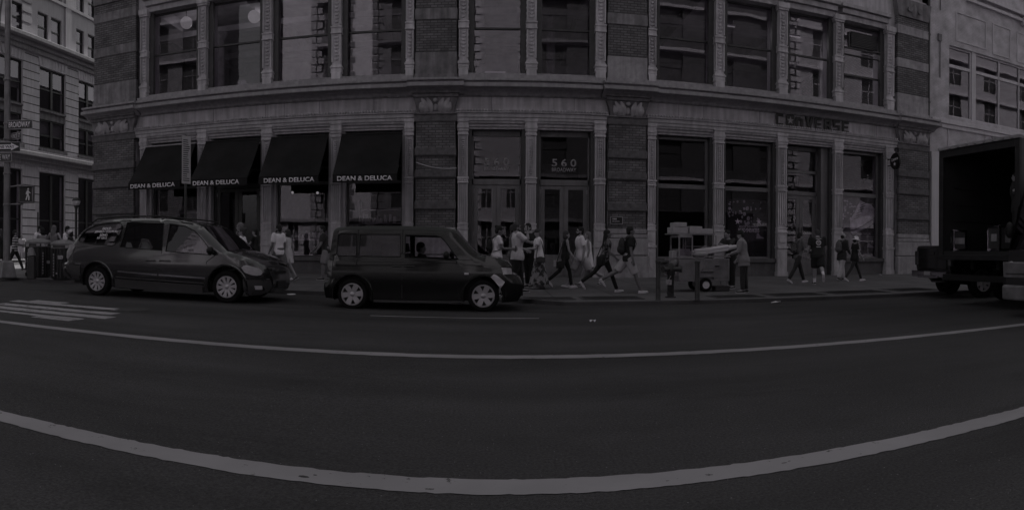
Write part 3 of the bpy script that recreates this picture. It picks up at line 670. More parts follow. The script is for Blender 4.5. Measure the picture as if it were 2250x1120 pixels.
for n_ in (4, 5):
    a, b = PIL[BAYS[n_][0]][1] + 0.1, PIL[BAYS[n_][1]][0] - 0.1; mid = (a + b) / 2
    s = MB(); s.box(a, b, 24.02, 24.14, 3.6, 3.82); s.box(a, a + 0.06, 24.02, 24.14, GZ, 5.6); s.box(b - 0.06, b, 24.02, 24.14, GZ, 5.6); s.box(a, b, 24.02, 24.14, 5.42, 5.62); s.box(a, b, 23.95, 24.2, GZ, 0.2)
    s.build('door_frame', M_door, CB, bevel=0.008)
    g = MB(); g.add([(a + 0.06, 24.09, 3.82), (b - 0.06, 24.09, 3.82), (b - 0.06, 24.09, 5.42), (a + 0.06, 24.09, 5.42)], [(0, 1, 2, 3)]); tr_ = g.build('transom', M_glass, CB)
    leafdoor(a + 0.065, mid - 0.004, 0.21, 3.59, 1.0, 24.08, M_door, 1, CB, 'pull'); leafdoor(mid + 0.004, b - 0.065, 0.21, 3.59, 1.0, 24.08, M_door, -1, CB, 'pull')
    cx = at(1090.5 if n_ == 4 else 1238.5, 0, 24.08).x
    text_obj('house_number', '560', 0.29, M_560, tr_, width=0.93, extrude=0.006, bold=0.018, space=1.5, M=T(cx, 24.07, at(1090, 355.5, 24.08).z))
    text_obj('street_name', 'BROADWAY', 0.15, M_560, tr_, width=0.93, extrude=0.006, bold=0.02, M=T(cx, 24.07, at(1090, 371, 24.08).z))
# shoe shop double door
a, b = PIL[10][1] + 0.1, PIL[11][0] - 0.42; mid = (a + b) / 2
s = MB(); s.box(a, b, 24.22, 24.34, 3.55, 3.72); s.box(a, b, 24.22, 24.34, 4.5, 4.62); s.box(a, a + 0.07, 24.22, 24.34, GZ, 5.6); s.box(b - 0.07, b, 24.22, 24.34, GZ, 5.6); s.box(a, b, 24.22, 24.34, 5.45, 5.62)
s.box(b, b + 0.34, 23.9, 24.3, GZ, 5.62); s.build('door_frame', M_door, CB, bevel=0.008)
g = MB(); g.add([(a + .07, 24.28, 3.72), (b - .07, 24.28, 3.72), (b - .07, 24.28, 5.45), (a + .07, 24.28, 5.45)], [(0, 1, 2, 3)]); g.build('transom', M_glass, CB)
leafdoor(a + 0.075, mid - 0.004, 0.16, 3.54, 0.85, 24.28, M_door, 1, CB, 'bar'); leafdoor(mid + 0.004, b - 0.075, 0.16, 3.54, 0.85, 24.28, M_door, -1, CB, 'bar')
for k, cx in ((0, (a + mid) / 2), (1, (b + mid) / 2)): text_obj('door_lettering', 'CONVERSE', 0.1, M_white, CB, width=0.62, extrude=0.004, bold=0.03, M=T(cx, 24.27, 1.95))
# delicatessen double door (second bay)
a, b = PIL[1][1] + 0.1, PIL[2][0] - 0.1; mid = (a + b) / 2
s = MB(); s.box(a, b, 24.02, 24.14, 3.6, 3.8); s.box(a, a + 0.12, 24.02, 24.14, GZ, 5.6); s.box(b - 0.12, b, 24.02, 24.14, GZ, 5.6); s.box(a, b, 24.02, 24.14, 5.42, 5.62); s.build('door_frame', M_black, CB, bevel=0.008)
g = MB(); g.add([(a + .12, 24.08, 3.8), (b - .12, 24.08, 3.8), (b - .12, 24.08, 5.42), (a + .12, 24.08, 5.42)], [(0, 1, 2, 3)]); g.build('transom', M_glass, CB)
leafdoor(a + 0.125, mid - 0.004, 0.2, 3.59, 1.0, 24.08, M_black, 1, CB, 'pull'); leafdoor(mid + 0.004, b - 0.125, 0.2, 3.59, 1.0, 24.08, M_black, -1, CB, 'pull')

# ================================================================ neighbours
def at_x(px, py, X):
    th = (px - X0) / F; r = X / math.sin(th); return Vector((X, r * math.cos(th), CZ + (hor(px) - py) / F * r))
LB = thing('stone_corner_building', 'pale rusticated stone building with dark sash windows across the side street at the left', 'building', (-32, 24, 0))
LB_M = Matrix.Translation((32, -24, 0))
def lb(name, s, m, parent=LB, **k):
    o = s.build(name, m, parent, **k); o.data.transform(Matrix.Translation((32, -24, 0))) if parent is LB else o.data.transform(Matrix.Translation((32, -24, 0))); return o
# wall with openings: columns of windows along y
lower = [(24.6, 28.4), (33.0, 36.05), (38.0, 41.3), (43.05, 45.9), (49.0, 52.3), (55.0, 58.3)]
XW = -32.0
s = MB(); ys = [24.0] + [v for p in lower for v in p] + [75.0]
for k in range(0, len(ys), 2): s.box(XW - 0.6, XW, ys[k], ys[k + 1], 0.0, 16.0)
for (a, b) in lower:
    s.box(XW - 0.6, XW, a, b, 7.05, 8.9); s.box(XW - 0.6, XW, a, b, 15.2, 16.0); s.box(XW - 0.6, XW, a, b, 0, 1.3)
lb('wall', s, M_rust)
s = MB(); z = 0.9                                  # dark joints between the courses
while z < 15.9:
    if not (7.0 < z < 8.95):
        for k in range(0, len(ys), 2): s.box(XW - 0.05, XW + 0.004, ys[k], ys[k + 1] + 0.0, z, z + 0.07)
    z += 0.62
lb('stone_joint', s, M_groove)
s = MB()
for k in range(0, len(ys), 2): s.box(XW, XW + 0.12, ys[k] + 0.12, ys[k + 1] - 0.12 if ys[k + 1] < 70 else 75, 0.0, 1.1)
for z0, z1, pr in ((7.45, 7.75, .2), (7.75, 8.05, .4), (8.05, 8.35, .7), (8.35, 8.6, .3), (16.0, 16.35, .25), (16.35, 16.7, .45), (16.7, 17.0, .85), (17.0, 17.15, .4)):
    s.box(XW - 0.2, XW + pr, 24 - pr, 75, z0, z1)
lb('cornice', s, M_corn, bevel=0.03)
for (a, b) in lower:                               # splayed lintel stones
    for zb, zt in ((7.05, 7.44), (15.2, 15.98)):
        n = 9; s = MB()
        for k in range(n):
            u0, u1 = k / n, (k + 1) / n; bw = b - a; ex = 0.25
            y0, y1 = a + bw * u0 + 0.03, a + bw * u1 - 0.03; t0, t1 = a - ex + (bw + 2 * ex) * u0 + 0.04, a - ex + (bw + 2 * ex) * u1 - 0.04
            s.add([(XW - 0.02, y0, zb), (XW - 0.02, y1, zb), (XW - 0.02, t1, zt), (XW - 0.02, t0, zt), (XW + 0.05, y0, zb), (XW + 0.05, y1, zb), (XW + 0.05, t1, zt), (XW + 0.05, t0, zt)], [(0, 1, 2, 3), (4, 7, 6, 5), (0, 4, 5, 1), (1, 5, 6, 2), (2, 6, 7, 3), (3, 7, 4, 0)])
        lb('lintel_stones', s, M_rust)
M_blind = mat('roller_blind', 0.16, 0.8, 0.1); M_lframe = mat('dark_sash', 0.03, 0.5); M_wframe = mat('pale_sash', 0.4, 0.5)
def sash(name, y0, y1, z0, z1, par, x=XW - 0.25, mull=True, rail=0.5, fm=M_lframe, blind=0.0):
    s = MB(); f = 0.12
    s.box(x - 0.05, x + 0.08, y0, y0 + f, z0, z1); s.box(x - 0.05, x + 0.08, y1 - f, y1, z0, z1); s.box(x - 0.05, x + 0.08, y0 + f, y1 - f, z0, z0 + f); s.box(x - 0.05, x + 0.08, y0 + f, y1 - f, z1 - f, z1)
    if mull: ym = (y0 + y1) / 2; s.box(x - 0.04, x + 0.1, ym - 0.13, ym + 0.13, z0 + f, z1 - f)
    if rail: zr = z0 + (z1 - z0) * rail; s.box(x - 0.02, x + 0.06, y0 + f, y1 - f, zr - 0.06, zr + 0.06)
    wd = lb(name, s, fm, par)
    g = MB(); g.add([(x, y0 + f, z0 + f), (x, y1 - f, z0 + f), (x, y1 - f, z1 - f), (x, y0 + f, z1 - f)], [(0, 1, 2, 3)]); lb('pane', g, M_glass2, wd)
    if blind:
        g = MB(); g.box(x - 0.14, x - 0.12, y0 + f, y1 - f, z1 - f - (z1 - z0) * blind, z1 - f); lb('blind', g, M_blind, wd)
    return wd
br_ = random.Random(5)
for (a, b) in lower:
    sash('window', a, b, 11.95, 15.18, LB, blind=br_.choice([0, .35, .6, 0.45])); sash('window', a, b, 8.95, 11.2, LB, rail=0.45, blind=br_.choice([0, .5, .3]))
    s = MB(); s.box(XW - 0.4, XW - 0.1, a, b, 11.2, 11.95); s.box(XW - 0.2, XW + 0.05, a, b, 11.78, 11.93); lb('spandrel_panel', s, M_stone); s = MB(); s.box(XW - 0.2, XW + 0.12, a - .1, b + .1, 8.6, 8.9); lb('window_sill', s, M_stone)
    sash('shop_window', a, b, 1.3, 7.0, LB, rail=0.35)
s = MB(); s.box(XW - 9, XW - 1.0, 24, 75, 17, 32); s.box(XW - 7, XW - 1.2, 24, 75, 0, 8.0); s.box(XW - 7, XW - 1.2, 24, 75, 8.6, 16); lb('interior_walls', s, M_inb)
# upper storeys: plain pale wall, paired narrow sashes
up = [(24.9, 26.3), (27.6, 29.0), (32.2, 33.4), (34.8, 36.1), (37.75, 39.05), (39.4, 40.75), (42.7, 43.8), (44.35, 45.5), (48, 49.3), (50, 51.3)]
s = MB(); ys = [24.0] + [v for p in up for v in p] + [75.0]
for k in range(0, len(ys), 2): s.box(XW - 0.6, XW - 0.02, ys[k], ys[k + 1], 17.15, 32)
for (a, b) in up:
    s.box(XW - 0.6, XW - 0.02, a, b, 19.4, 20.9); s.box(XW - 0.6, XW - 0.02, a, b, 23.3, 24.6); s.box(XW - 0.6, XW - 0.02, a, b, 27.5, 32)
s.box(XW - 0.02, XW + 0.1, 41.15, 41.9, 17.15, 32); s.box(XW - 0.02, XW + 0.1, 46.6, 47.3, 17.15, 32)
s.box(XW - 0.02, XW + 0.12, 24, 75, 20.62, 20.85); s.box(XW - 0.02, XW + 0.12, 24, 75, 24.35, 24.6)
for z in [17.4 + 0.75 * k for k in range(16)]: s.box(XW - 0.02, XW + 0.06, 35.9, 37.0, z, z + 0.5)
s.box(XW - 14, XW - 0.02, 23.55, 24.0, 0, 32)
lb('upper_wall', s, M_rustw)
for (a, b) in up:
    sash('window', a, b, 17.2, 19.4, LB, mull=False, rail=0.5, blind=br_.choice([0, .5, .9])); sash('window', a, b, 20.9, 23.3, LB, mull=False, rail=0.5); sash('window', a, b, 24.6, 27.5, LB, mull=False, rail=0.5)

RB = thing('white_painted_building', 'white painted brick building with broad shop windows beside the corner building at the right', 'building', (19.2, 23.6, 0))
def rb(name, s, m, parent=RB, **k):
    o = s.build(name, m, parent, **k); o.data.transform(Matrix.Translation((-19.2, -23.6, 0))); return o
def zz(px, py, Y=23.6): return at(px, py, Y).z
def xx(px, Y=23.6): return at(px, 0, Y).x
wx0, wx1, wx2, wx3 = xx(2084), xx(2136), xx(2140), 27.2
wz0, wz1 = zz(2084, 245), zz(2084, 88)
s = MB()
s.box(19.2, wx0, 23.6, 24.2, 0, 33); s.box(wx0, 45, 23.6, 24.2, wz1, 33); s.box(wx3, 45, 23.6, 24.2, 0, wz1); s.box(wx0, wx3, 23.6, 24.2, 5.9, wz0)
s.box(19.2, 19.55, 23.55, 24.2, 6.9, 20)
rb('wall', s, M_pbrick)
s = MB(); s.box(19.35, 45, 23.42, 23.6, wz0 - 0.42, wz0 - 0.2); s.box(19.35, 45, 23.5, 23.6, wz0 - 0.62, wz0 - 0.42)
s.box(19.3, 45, 23.45, 23.6, 5.72, 5.95)
za = zz(2180, 20); s.box(21.6, 26.1, 23.4, 23.6, 13.65, 13.8); s.box(21.6, 26.3, 23.3, 23.6, 13.95, 14.1)
for k in range(5): s.box(25.6 + k * 1.1, 26.2 + k * 1.1, 23.35, 23.6, 13.45 - 0.0 * k, 13.9)
rb('string_course', s, M_painted, bevel=0.015)
def panel(x0, x1, z0, z1, w=0.05):               # sunk panels, drawn by their raised frames
    s = MB(); s.box(x0 - w, x0, 23.555, 23.6, z0 - w, z1 + w); s.box(x1, x1 + w, 23.555, 23.6, z0 - w, z1 + w); s.box(x0, x1, 23.555, 23.6, z1, z1 + w); s.box(x0, x1, 23.555, 23.6, z0 - w, z0); rb('wall_panel', s, M_painted)
panel(xx(2100), xx(2163), 11.6, zz(2100, 17)); panel(xx(2180), xx(2217), 11.5, zz(2180, 42)); panel(xx(2234), 30.0, 11.5, zz(2234, 60))
panel(xx(2083), xx(2163), 6.0, zz(2083, 272)); panel(xx(2181), xx(2250), 6.0, zz(2181, 286))
for (a, b, cols) in ((wx0, wx1, ()), (wx2 + 0.12, wx3, (0.36, 0.68))):
    zr = wz1 - 0.95; s = MB(); f = 0.09; y0, y1 = 23.72, 23.85
    s.box(a, a + f, y0, y1, wz0, wz1); s.box(b - f, b, y0, y1, wz0, wz1); s.box(a + f, b - f, y0, y1, wz1 - f, wz1); s.box(a + f, b - f, y0, y1, wz0, wz0 + f); s.box(a + f, b - f, y0, y1, zr - 0.08, zr + 0.08)
    for c_ in cols: xm = a + (b - a) * c_; s.box(xm - 0.04, xm + 0.04, y0, y1, wz0 + f, wz1 - f)
    wd = rb('window', s, M_painted, bevel=0.01)
    for k, (p, q) in enumerate(((wz0 + f, zr - 0.08), (zr + 0.08, wz1 - f))):
        g = MB(); g.add([(a + f, 23.79, p), (b - f, 23.79, p), (b - f, 23.79, q), (a + f, 23.79, q)], [(0, 1, 2, 3)]); rb('pane', g, M_glass2, wd)
s = MB(); s.box(wx1, wx2 + 0.12, 23.66, 23.9, wz0, wz1); rb('mullion', s, M_painted)
s = MB(); s.box(19.3, 48, 24.21, 34, wz0 - 1, wz0 - 0.5); s.box(19.3, 48, 33, 34, wz0 - 0.5, wz1 + 0.6); s.box(19.3, 48, 24.21, 34, wz1 + 0.6, wz1 + 1); s.box(47, 48, 24.21, 33, wz0 - .5, wz1 + .6); s.box(19.2, 48, 33, 34, 0, 33); rb('interior_walls', s, M_in)
s = MB()                                             # shopfront piers and the pale roller door below
s.box(19.25, 19.72, 23.36, 23.6, 0, 5.7); s.box(19.8, 20.7, 23.46, 23.6, 0, 5.7); s.box(20.78, 21.0, 23.36, 23.6, 0, 5.7); s.box(21.0, 45, 23.5, 23.62, 0.0, 5.7)
for z in (3.15, 5.05): s.box(19.78, 20.72, 23.43, 23.5, z, z + 0.06)
rb('shopfront_pier', s, M_painted, bevel=0.01)
s = MB(); s.box(xx(2062) - .11, xx(2062) + .11, 23.52, 23.6, zz(2062, 80), zz(2062, 65)); s.cyl((xx(2063), 23.56, zz(2063, 80)), (xx(2063), 23.56, zz(2063, 160)), 0.03, 6); s.cyl((xx(2063), 23.56, zz(2063, 12)), (xx(2063), 23.56, 16), 0.03, 6); rb('conduit', s, M_stone)
dp = MB(); dp.cyl((19.15, 23.5, 0.1), (19.15, 23.5, 30), 0.06, 10); [dp.cyl((19.15, 23.5, z), (19.15, 23.5, z + 0.08), 0.08, 10) for z in (2, 5, 8.2, 11.4)]; o = dp.build('drainpipe', M_frame, CB)

# ---- the row across the street, seen only mirrored in the glass and bouncing daylight back
def opp(name, label, x0, x1, h, gm, gd, pitch, ww, seed, y=-12.0, blank=0):
    B = thing(name, label, 'building', ((x0 + x1) / 2, y, 0)); cx = (x0 + x1) / 2; rr = random.Random(seed)
    s = MB(); s.box(x0 - cx, x1 - cx, -8, -0.5, 0, h); nfl = int((blank or h) / 4.2); h_w = nfl * 4.2
    cols = int((x1 - x0) / pitch)
    xs = [x0 - cx + (k + 0.5) * (x1 - x0) / cols for k in range(cols)]
    s.box(x0 - cx, xs[0] - ww / 2, -0.5, 0, 0, h); s.box(xs[-1] + ww / 2, x1 - cx, -0.5, 0, 0, h)
    for p, q in zip(xs, xs[1:]): s.box(p + ww / 2, q - ww / 2, -0.5, 0, 0, h)
    for f in range(nfl):
        z0 = 0.9 + f * 4.2
        for p in xs: s.box(p - ww / 2, p + ww / 2, -0.5, 0, z0 - 0.9, z0); s.box(p - ww / 2, p + ww / 2, -0.5, 0, z0 + 2.9, z0 + 3.3)
    for p in xs: s.box(p - ww / 2, p + ww / 2, -0.5, 0, nfl * 4.2, h)
    s.build('wall', gm, B)
    s = MB()
    for f in range(nfl): s.box(x0 - cx, x1 - cx, 0, 0.35, 4.3 + f * 4.2 - 0.5, 4.3 + f * 4.2 - 0.2)
    s.box(x0 - cx, x1 - cx, 0, 0.9, h - 1, h)
    for f in range(int(h / 0.7) - 1):
        for e in (x0 - cx, x1 - cx - 0.5): s.box(e, e + 0.5 + 0.2 * (f % 2), 0, 0.08, f * 0.7 + 0.1, f * 0.7 + 0.62)
    s.build('cornice', gd, B)
    s = MB()
    for f in range(nfl):
        for p in xs: s.box(p - ww / 2, p + ww / 2, -0.3, -0.25, 0.9 + f * 4.2, 3.8 + f * 4.2)
    build_split(s, 'window', M_lframe, B)
    s = MB()
    for f in range(nfl):
        for p in xs: z = 0.9 + f * 4.2; s.box(p - 0.05, p + 0.05, -0.25, -0.18, z, z + 2.9); s.box(p - ww / 2, p + ww / 2, -0.25, -0.18, z + 1.4, z + 1.5)
    build_split(s, 'sash_bar', gm, B)
M_o1 = mat('sunlit_limestone', 0.6, 0.8, 0.06, 1.0, streak=0.08); M_o2 = mat('sunlit_brick', 0.16, 0.8, 0.3, 1.0); M_o3 = mat('sunlit_terracotta', 0.36, 0.8, 0.12, 1.0); M_o5 = mat('dark_painted_front', 0.05, 0.7, 0.3, 0.5); M_o4 = mat('sunlit_sandstone', 0.5, 0.8, 0.1, 1.0)
opp('limestone_tower', 'narrow pale limestone building across the street, mirrored in the third awning window', -21.2, -16.6, 34, M_o1, M_o3, 4.4, 1.1, 1, blank=5)
opp('brick_warehouse', 'dark brick warehouse across the street between two narrow pale fronts', -16.5, -13.6, 31, M_o2, M_o3, 1.45, 0.8, 2)
opp('slender_stone_house', 'slender pale stone house across the street, mirrored in the fourth awning window', -13.5, -10.6, 33, M_o1, M_o2, 2.8, 0.7, 3, blank=5)
opp('brick_loft_building', 'broad brick loft building straight behind the camera', -10.5, -1.5, 30, M_o2, M_o2, 4.4, 1.9, 4)
opp('entrance_stone_house', 'pale stone house across the street facing the numbered entrance doors', -1.4, 3.2, 33, M_o3, M_o4, 2.3, 0.9, 5, blank=9)
opp('painted_loft_building', 'painted loft building across the street facing the shoe shop', 3.3, 14.5, 33, M_o5, M_o2, 4.6, 2.2, 6)
opp('dark_warehouse', 'dark warehouse across the street to the right of the painted one', 14.6, 30.8, 36, M_o5, M_o3, 5.2, 2.4, 7)
opp('sandstone_bank', 'sandstone office building far right across the street', 31, 130, 44, M_o3, M_o4, 6.0, 2.2, 8)
opp('terracotta_building', 'terracotta office building far left across the street', -130, -28, 42, M_o2, M_o3, 3.8, 2.2, 9)
# ================================================================ vehicles
def car_paint(name, g, coat=1.0, rough=0.35, metal=0.3):
    m = mat(name, g, rough, 0.05, 3.0, metal=metal, coat=coat, spec=0.2); return m
M_vanp = car_paint('grey_car_paint', 0.06, metal=0.7, rough=0.22)
M_blackp = car_paint('black_car_paint', 0.004, metal=0.0, rough=0.25)
M_plas = mat('black_plastic', 0.014, 0.6, 0.2, 4.0, spec=0.3)
M_plasg = mat('grey_plastic', 0.05, 0.55, 0.15, 4.0)
M_tyre = mat('tyre_rubber', 0.012, 0.9, 0.25, 8.0, spec=0.2)
M_alloy = mat('silver_wheel', 0.45, 0.35, 0.06, 6.0, metal=0.5)
M_chrome = mat('chrome', 0.55, 0.15, 0.05, 6.0, metal=1.0)
M_lamp = mat('lamp_glass', 0.5, 0.12, 0.2, 9.0, coat=1.0)
M_tail = mat('clear_tail_lamp', 0.22, 0.2, 0.3, 12.0, coat=1.0); M_red = mat('rear_lamp', 0.05, 0.2, 0.1, 20.0, coat=1.0)
M_cabin = mat('cabin_trim', 0.03, 0.9, 0.2, 4.0)
M_pglass = glass_mat('privacy_glass', 0.06, 0.8, 0.0, 1.0, base=0.0)
M_cglass = glass_mat('car_glass', 0.72, 1.0, 0.0, 1.0, base=0.03)

def arc(cx, cz, r, a0, a1, n):
    return [(cx + r * math.cos(R(a0 + (a1 - a0) * k / n)), cz + r * math.sin(R(a0 + (a1 - a0) * k / n))) for k in range(n + 1)]
def smooth_poly(pts, it=1):
    for _ in range(it):
        q = []
        for i in range(len(pts) - 1):
            a, b = pts[i], pts[i + 1]
            q += [(a[0] * .75 + b[0] * .25, a[1] * .75 + b[1] * .25), (a[0] * .25 + b[0] * .75, a[1] * .25 + b[1] * .75)]
        pts = [pts[0]] + q + [pts[-1]]
    return pts
def inside(p, poly):
    c = False; n = len(poly); x, z = p
    for i in range(n):
        (x0, z0), (x1, z1) = poly[i], poly[(i + 1) % n]
        if (z0 > z) != (z1 > z) and x < (x1 - x0) * (z - z0) / (z1 - z0) + x0: c = not c
    return c
def dseg(p, a, b):
    ax, az = a; bx, bz = b; dx, dz = bx - ax, bz - az; l = dx * dx + dz * dz
    t = 0 if l < 1e-12 else max(0, min(1, ((p[0] - ax) * dx + (p[1] - az) * dz) / l))
    return math.hypot(p[0] - ax - t * dx, p[1] - az - t * dz)
class Body:
    """a car shell: side silhouette (upper outline + underside with wheel arches), side skin y = half(x, z) with rounded shoulders"""
    def __init__(s, upper, lower, half, rnd_, holes):
        s.upper, s.lower, s.half, s.rr, s.holes = upper, lower, half, rnd_, holes
        s.poly = upper + lower[1:-1]           # upper: rear bottom -> over the roof -> front bottom ; lower: front bottom -> rear bottom
    def y(s, x, z, off=0.0):
        d = min(dseg((x, z), a, b) for a, b in zip(s.upper, s.upper[1:])); y = s.half(x, z); r = s.rr
        if d < r: y -= r - math.sqrt(max(0, r * r - (r - d) ** 2))
        return y + off
    def tri(s, poly, holes=(), step=0.09):
        pts = []; edges = []
        def ring(q):
            n0 = len(pts); n = len(q)
            out = []
            for i in range(n):
                a, b = q[i], q[(i + 1) % n]; k = max(1, int(math.hypot(b[0] - a[0], b[1] - a[1]) / step))
                out += [(a[0] + (b[0] - a[0]) * j / k, a[1] + (b[1] - a[1]) * j / k) for j in range(k)]
            pts.extend(out); m_ = len(out); edges.extend([(n0 + i, n0 + (i + 1) % m_) for i in range(m_)])
        ring(poly)
        for h in holes: ring(h)
        xs = [p[0] for p in poly]; zs = [p[1] for p in poly]
        allr = [poly] + list(holes)
        x = min(xs) + step / 2
        while x < max(xs):
            z = min(zs) + step / 2
            while z < max(zs):
                if inside((x, z), poly) and not any(inside((x, z), h) for h in holes):
                    if min(dseg((x, z), q[i], q[(i + 1) % len(q)]) for q in allr for i in range(len(q))) > step * 0.4: pts.append((x, z))
                z += step
            x += step
        v, e, f, _, _, _ = geometry.delaunay_2d_cdt([Vector(p) for p in pts], edges, [], 0, 1e-5)
        fs = []
        for t in f:
            c = (sum(v[i].x for i in t) / len(t), sum(v[i].y for i in t) / len(t))
            if inside(c, poly) and not any(inside(c, h) for h in holes): fs.append(tuple(t))
        return [(p.x, p.y) for p in v], fs
    def skin(s, m, poly, holes=(), off=0.0, sides=(-1, 1), step=0.09, thick=0.0):
        v, f = s.tri(poly, holes, step)
        for sd_ in sides:
            m.add([(x, sd_ * s.y(x, z, off), z) for x, z in v], f)
            if thick:      # rim of a raised patch
                n = len(poly); vs = [(x, sd_ * s.y(x, z, off), z) for x, z in poly] + [(x, sd_ * (s.y(x, z) - 0.01), z) for x, z in poly]
                m.add(vs, [(i, (i + 1) % n, (i + 1) % n + n, i + n) for i in range(n)])
    def strip(s, m, pts, crown=0.0, nseg=10, off=0.0, shrink=0.0):
        rows = []
        for (x, z) in pts:
            yy = s.y(x, z) - shrink; row = []
            for k in range(nseg + 1):
                t = -1 + 2 * k / nseg; row.append((x, yy * t, z + crown * (1 - t * t) + off))
            rows.append(row)
        vs = [p for r_ in rows for p in r_]; w_ = nseg + 1
        m.add(vs, [(j * w_ + i, j * w_ + i + 1, (j + 1) * w_ + i + 1, (j + 1) * w_ + i) for j in range(len(rows) - 1) for i in range(nseg)])
def wheel(parent, x, y, r, rr, spokes, width=0.2, side=-1, style='spoke', steer=0.0):
    t = MB(); t.lathe([(rr, -width / 2), (r - 0.03, -width / 2), (r, -width / 2 + 0.03), (r, width / 2 - 0.03), (r - 0.03, width / 2), (rr, width / 2), (rr - 0.01, 0), (rr, -width / 2)], 36, (0, 0, 0), 'y')
    for k in range(3): t.lathe([(r + 0.001, -0.05 + k * 0.045), (r + 0.004, -0.045 + k * 0.045), (r + 0.004, -0.02 + k * 0.045), (r + 0.001, -0.015 + k * 0.045)], 36, (0, 0, 0), 'y', cap=False)
    o = t.build('wheel', M_tyre, parent, smooth=35); o.location = (x, y, r); o.rotation_euler = (0, 0, steer)
    q = MB(); yo = side * (width / 2 - 0.02)
    q.lathe([(rr + 0.005, yo), (rr + 0.005, yo + side * 0.02), (rr - 0.02, yo + side * 0.02), (rr - 0.03, yo - side * 0.03), (rr - 0.03, yo)], 36, (0, 0, 0), 'y', cap=False)
    hub = rr * 0.25
    q.lathe([(0, yo + side * 0.018), (hub * 0.7, yo + side * 0.016), (hub, yo + side * 0.004), (hub, yo - side * 0.03)], 24, (0, 0, 0), 'y')
    for k in range(spokes):
        a = 2 * PI * k / spokes + 0.1
        if style == 'spoke': w0, w1 = 0.020, 0.038
        else: w0, w1 = rr * 0.2, rr * 0.25
        ca, sa = math.cos(a), math.sin(a)
        def P(rad, off_, d): return (rad * ca - off_ * sa, yo + side * d, rad * sa + off_ * ca)
        r0, r1 = hub * 0.8, rr - 0.022
        vs = [P(r0, -w0, 0.006), P(r0, w0, 0.006), P(r1, w1, 0.014), P(r1, -w1, 0.014), P(r0, -w0, -0.03), P(r0, w0, -0.03), P(r1, w1, -0.02), P(r1, -w1, -0.02)]
        q.add(vs, [(0, 1, 2, 3), (4, 7, 6, 5), (0, 4, 5, 1), (1, 5, 6, 2), (2, 6, 7, 3), (3, 7, 4, 0)])
    q.build('rim', M_alloy, o, smooth=35)
    d = MB(); d.lathe([(0, yo - side * 0.04), (rr - 0.02, yo - side * 0.045)], 24, (0, 0, 0), 'y', cap=False); d.build('brake_disc', M_black, o)
    return o
def seat(m, x, y, z):
    m.box(x - 0.25, x + 0.25, y - 0.24, y + 0.24, z, z + 0.16)
    m.box(-0.07, 0.07, -0.24, 0.24, 0, 0.58, T(x - 0.3, y, z + 0.1, 0, 0, R(-14))); m.box(-0.045, 0.045, -0.13, 0.13, 0.62, 0.8, T(x - 0.3, y, z + 0.1, 0, 0, R(-14)))

# ---- the grey minivan
def g_at(x): return slope(x)
VX, VY = -6.9, 13.22
van = thing('minivan', 'dark grey minivan with tinted windows and white lettering on its rear side glass', 'van', (VX, VY, g_at(VX)), 0)
van.rotation_euler = (0, math.atan(0.008), 0)
ZS = -0.055
def vpt(l): return [((x if x < -5.0 else -5.0 + (x + 5.0) * 0.54) - VX, z + ZS) for x, z in l]
up_ = vpt([(-9.05, 0.36), (-9.38, 0.38), (-9.55, 0.5), (-9.6, 0.68), (-9.58, 0.78)]) + smooth_poly(vpt([(-9.48, 0.82), (-9.5, 1.05), (-9.38, 1.25), (-9.2, 1.5), (-9.0, 1.68), (-8.72, 1.79), (-8.2, 1.84), (-7.4, 1.85), (-6.6, 1.81), (-6.2, 1.73), (-5.96, 1.64)]), 2)
ws_ = smooth_poly(vpt([(-5.96, 1.64), (-5.68, 1.42), (-5.4, 1.19), (-5.32, 1.13)]), 1)
hood = smooth_poly(vpt([(-5.32, 1.13), (-5.05, 1.065), (-4.65, 0.985), (-4.3, 0.90), (-4.08, 0.81), (-4.0, 0.72)]), 2) + vpt([(-3.98, 0.64), (-3.93, 0.60), (-3.92, 0.4), (-4.0, 0.3), (-4.3, 0.22), (-4.72, 0.2)])
rwx, fwx, wr = -8.57 - VX, -5.3 - VX, 0.335
low_ = vpt([(-4.72, 0.2)]) + arc(fwx, wr, 0.43, -18, 198, 16) + [(fwx - 0.55, 0.19), (rwx + 0.55, 0.2)] + arc(rwx, wr + 0.02, 0.43, -18, 198, 16) + [(-9.05 - VX, 0.36 + ZS)]
def vhalf(x, z):
    t = x - (-5.05 - VX)      # the nose is well rounded in plan
    return vhalf0(x, z) - (0.42 * (t / 0.72) ** 2.2 if t > 0 else 0)
def vhalf0(x, z):
    if z > 1.06: return 0.985 - (z - 1.06) * 0.33
    if z < 0.5: return 0.985 - (0.5 - z) * 0.12
    return 0.985 + 0.012 * math.sin((z - 0.5) / 0.56 * PI)
w1 = smooth_poly(vpt([(-8.7, 1.245), (-9.1, 1.30), (-9.16, 1.36), (-9.05, 1.52), (-8.84, 1.66), (-8.5, 1.73), (-7.9, 1.755), (-7.97, 1.2), (-8.7, 1.245)]), 1)[:-1]
w2 = vpt([(-7.86, 1.755), (-6.9, 1.725), (-6.83, 1.12), (-7.93, 1.19)])
w3 = vpt([(-6.74, 1.71), (-6.35, 1.66), (-6.1, 1.55), (-5.9, 1.38), (-5.72, 1.2), (-5.62, 1.09), (-5.66, 1.05), (-6.74, 1.11)])
V = Body(up_ + ws_[1:] + hood[1:], low_, vhalf, 0.10, [w1, w2, w3])
m = MB(); V.skin(m, V.poly, V.holes, step=0.1); V.strip(m, up_, 0.0); V.strip(m, hood, 0.045); V.strip(m, low_, 0.0, 4)
m.build('body', M_vanp, van, smooth=40)
m = MB(); V.strip(m, ws_, 0.03, 10, shrink=0.03); m.build('windshield', M_pglass, van, smooth=60)
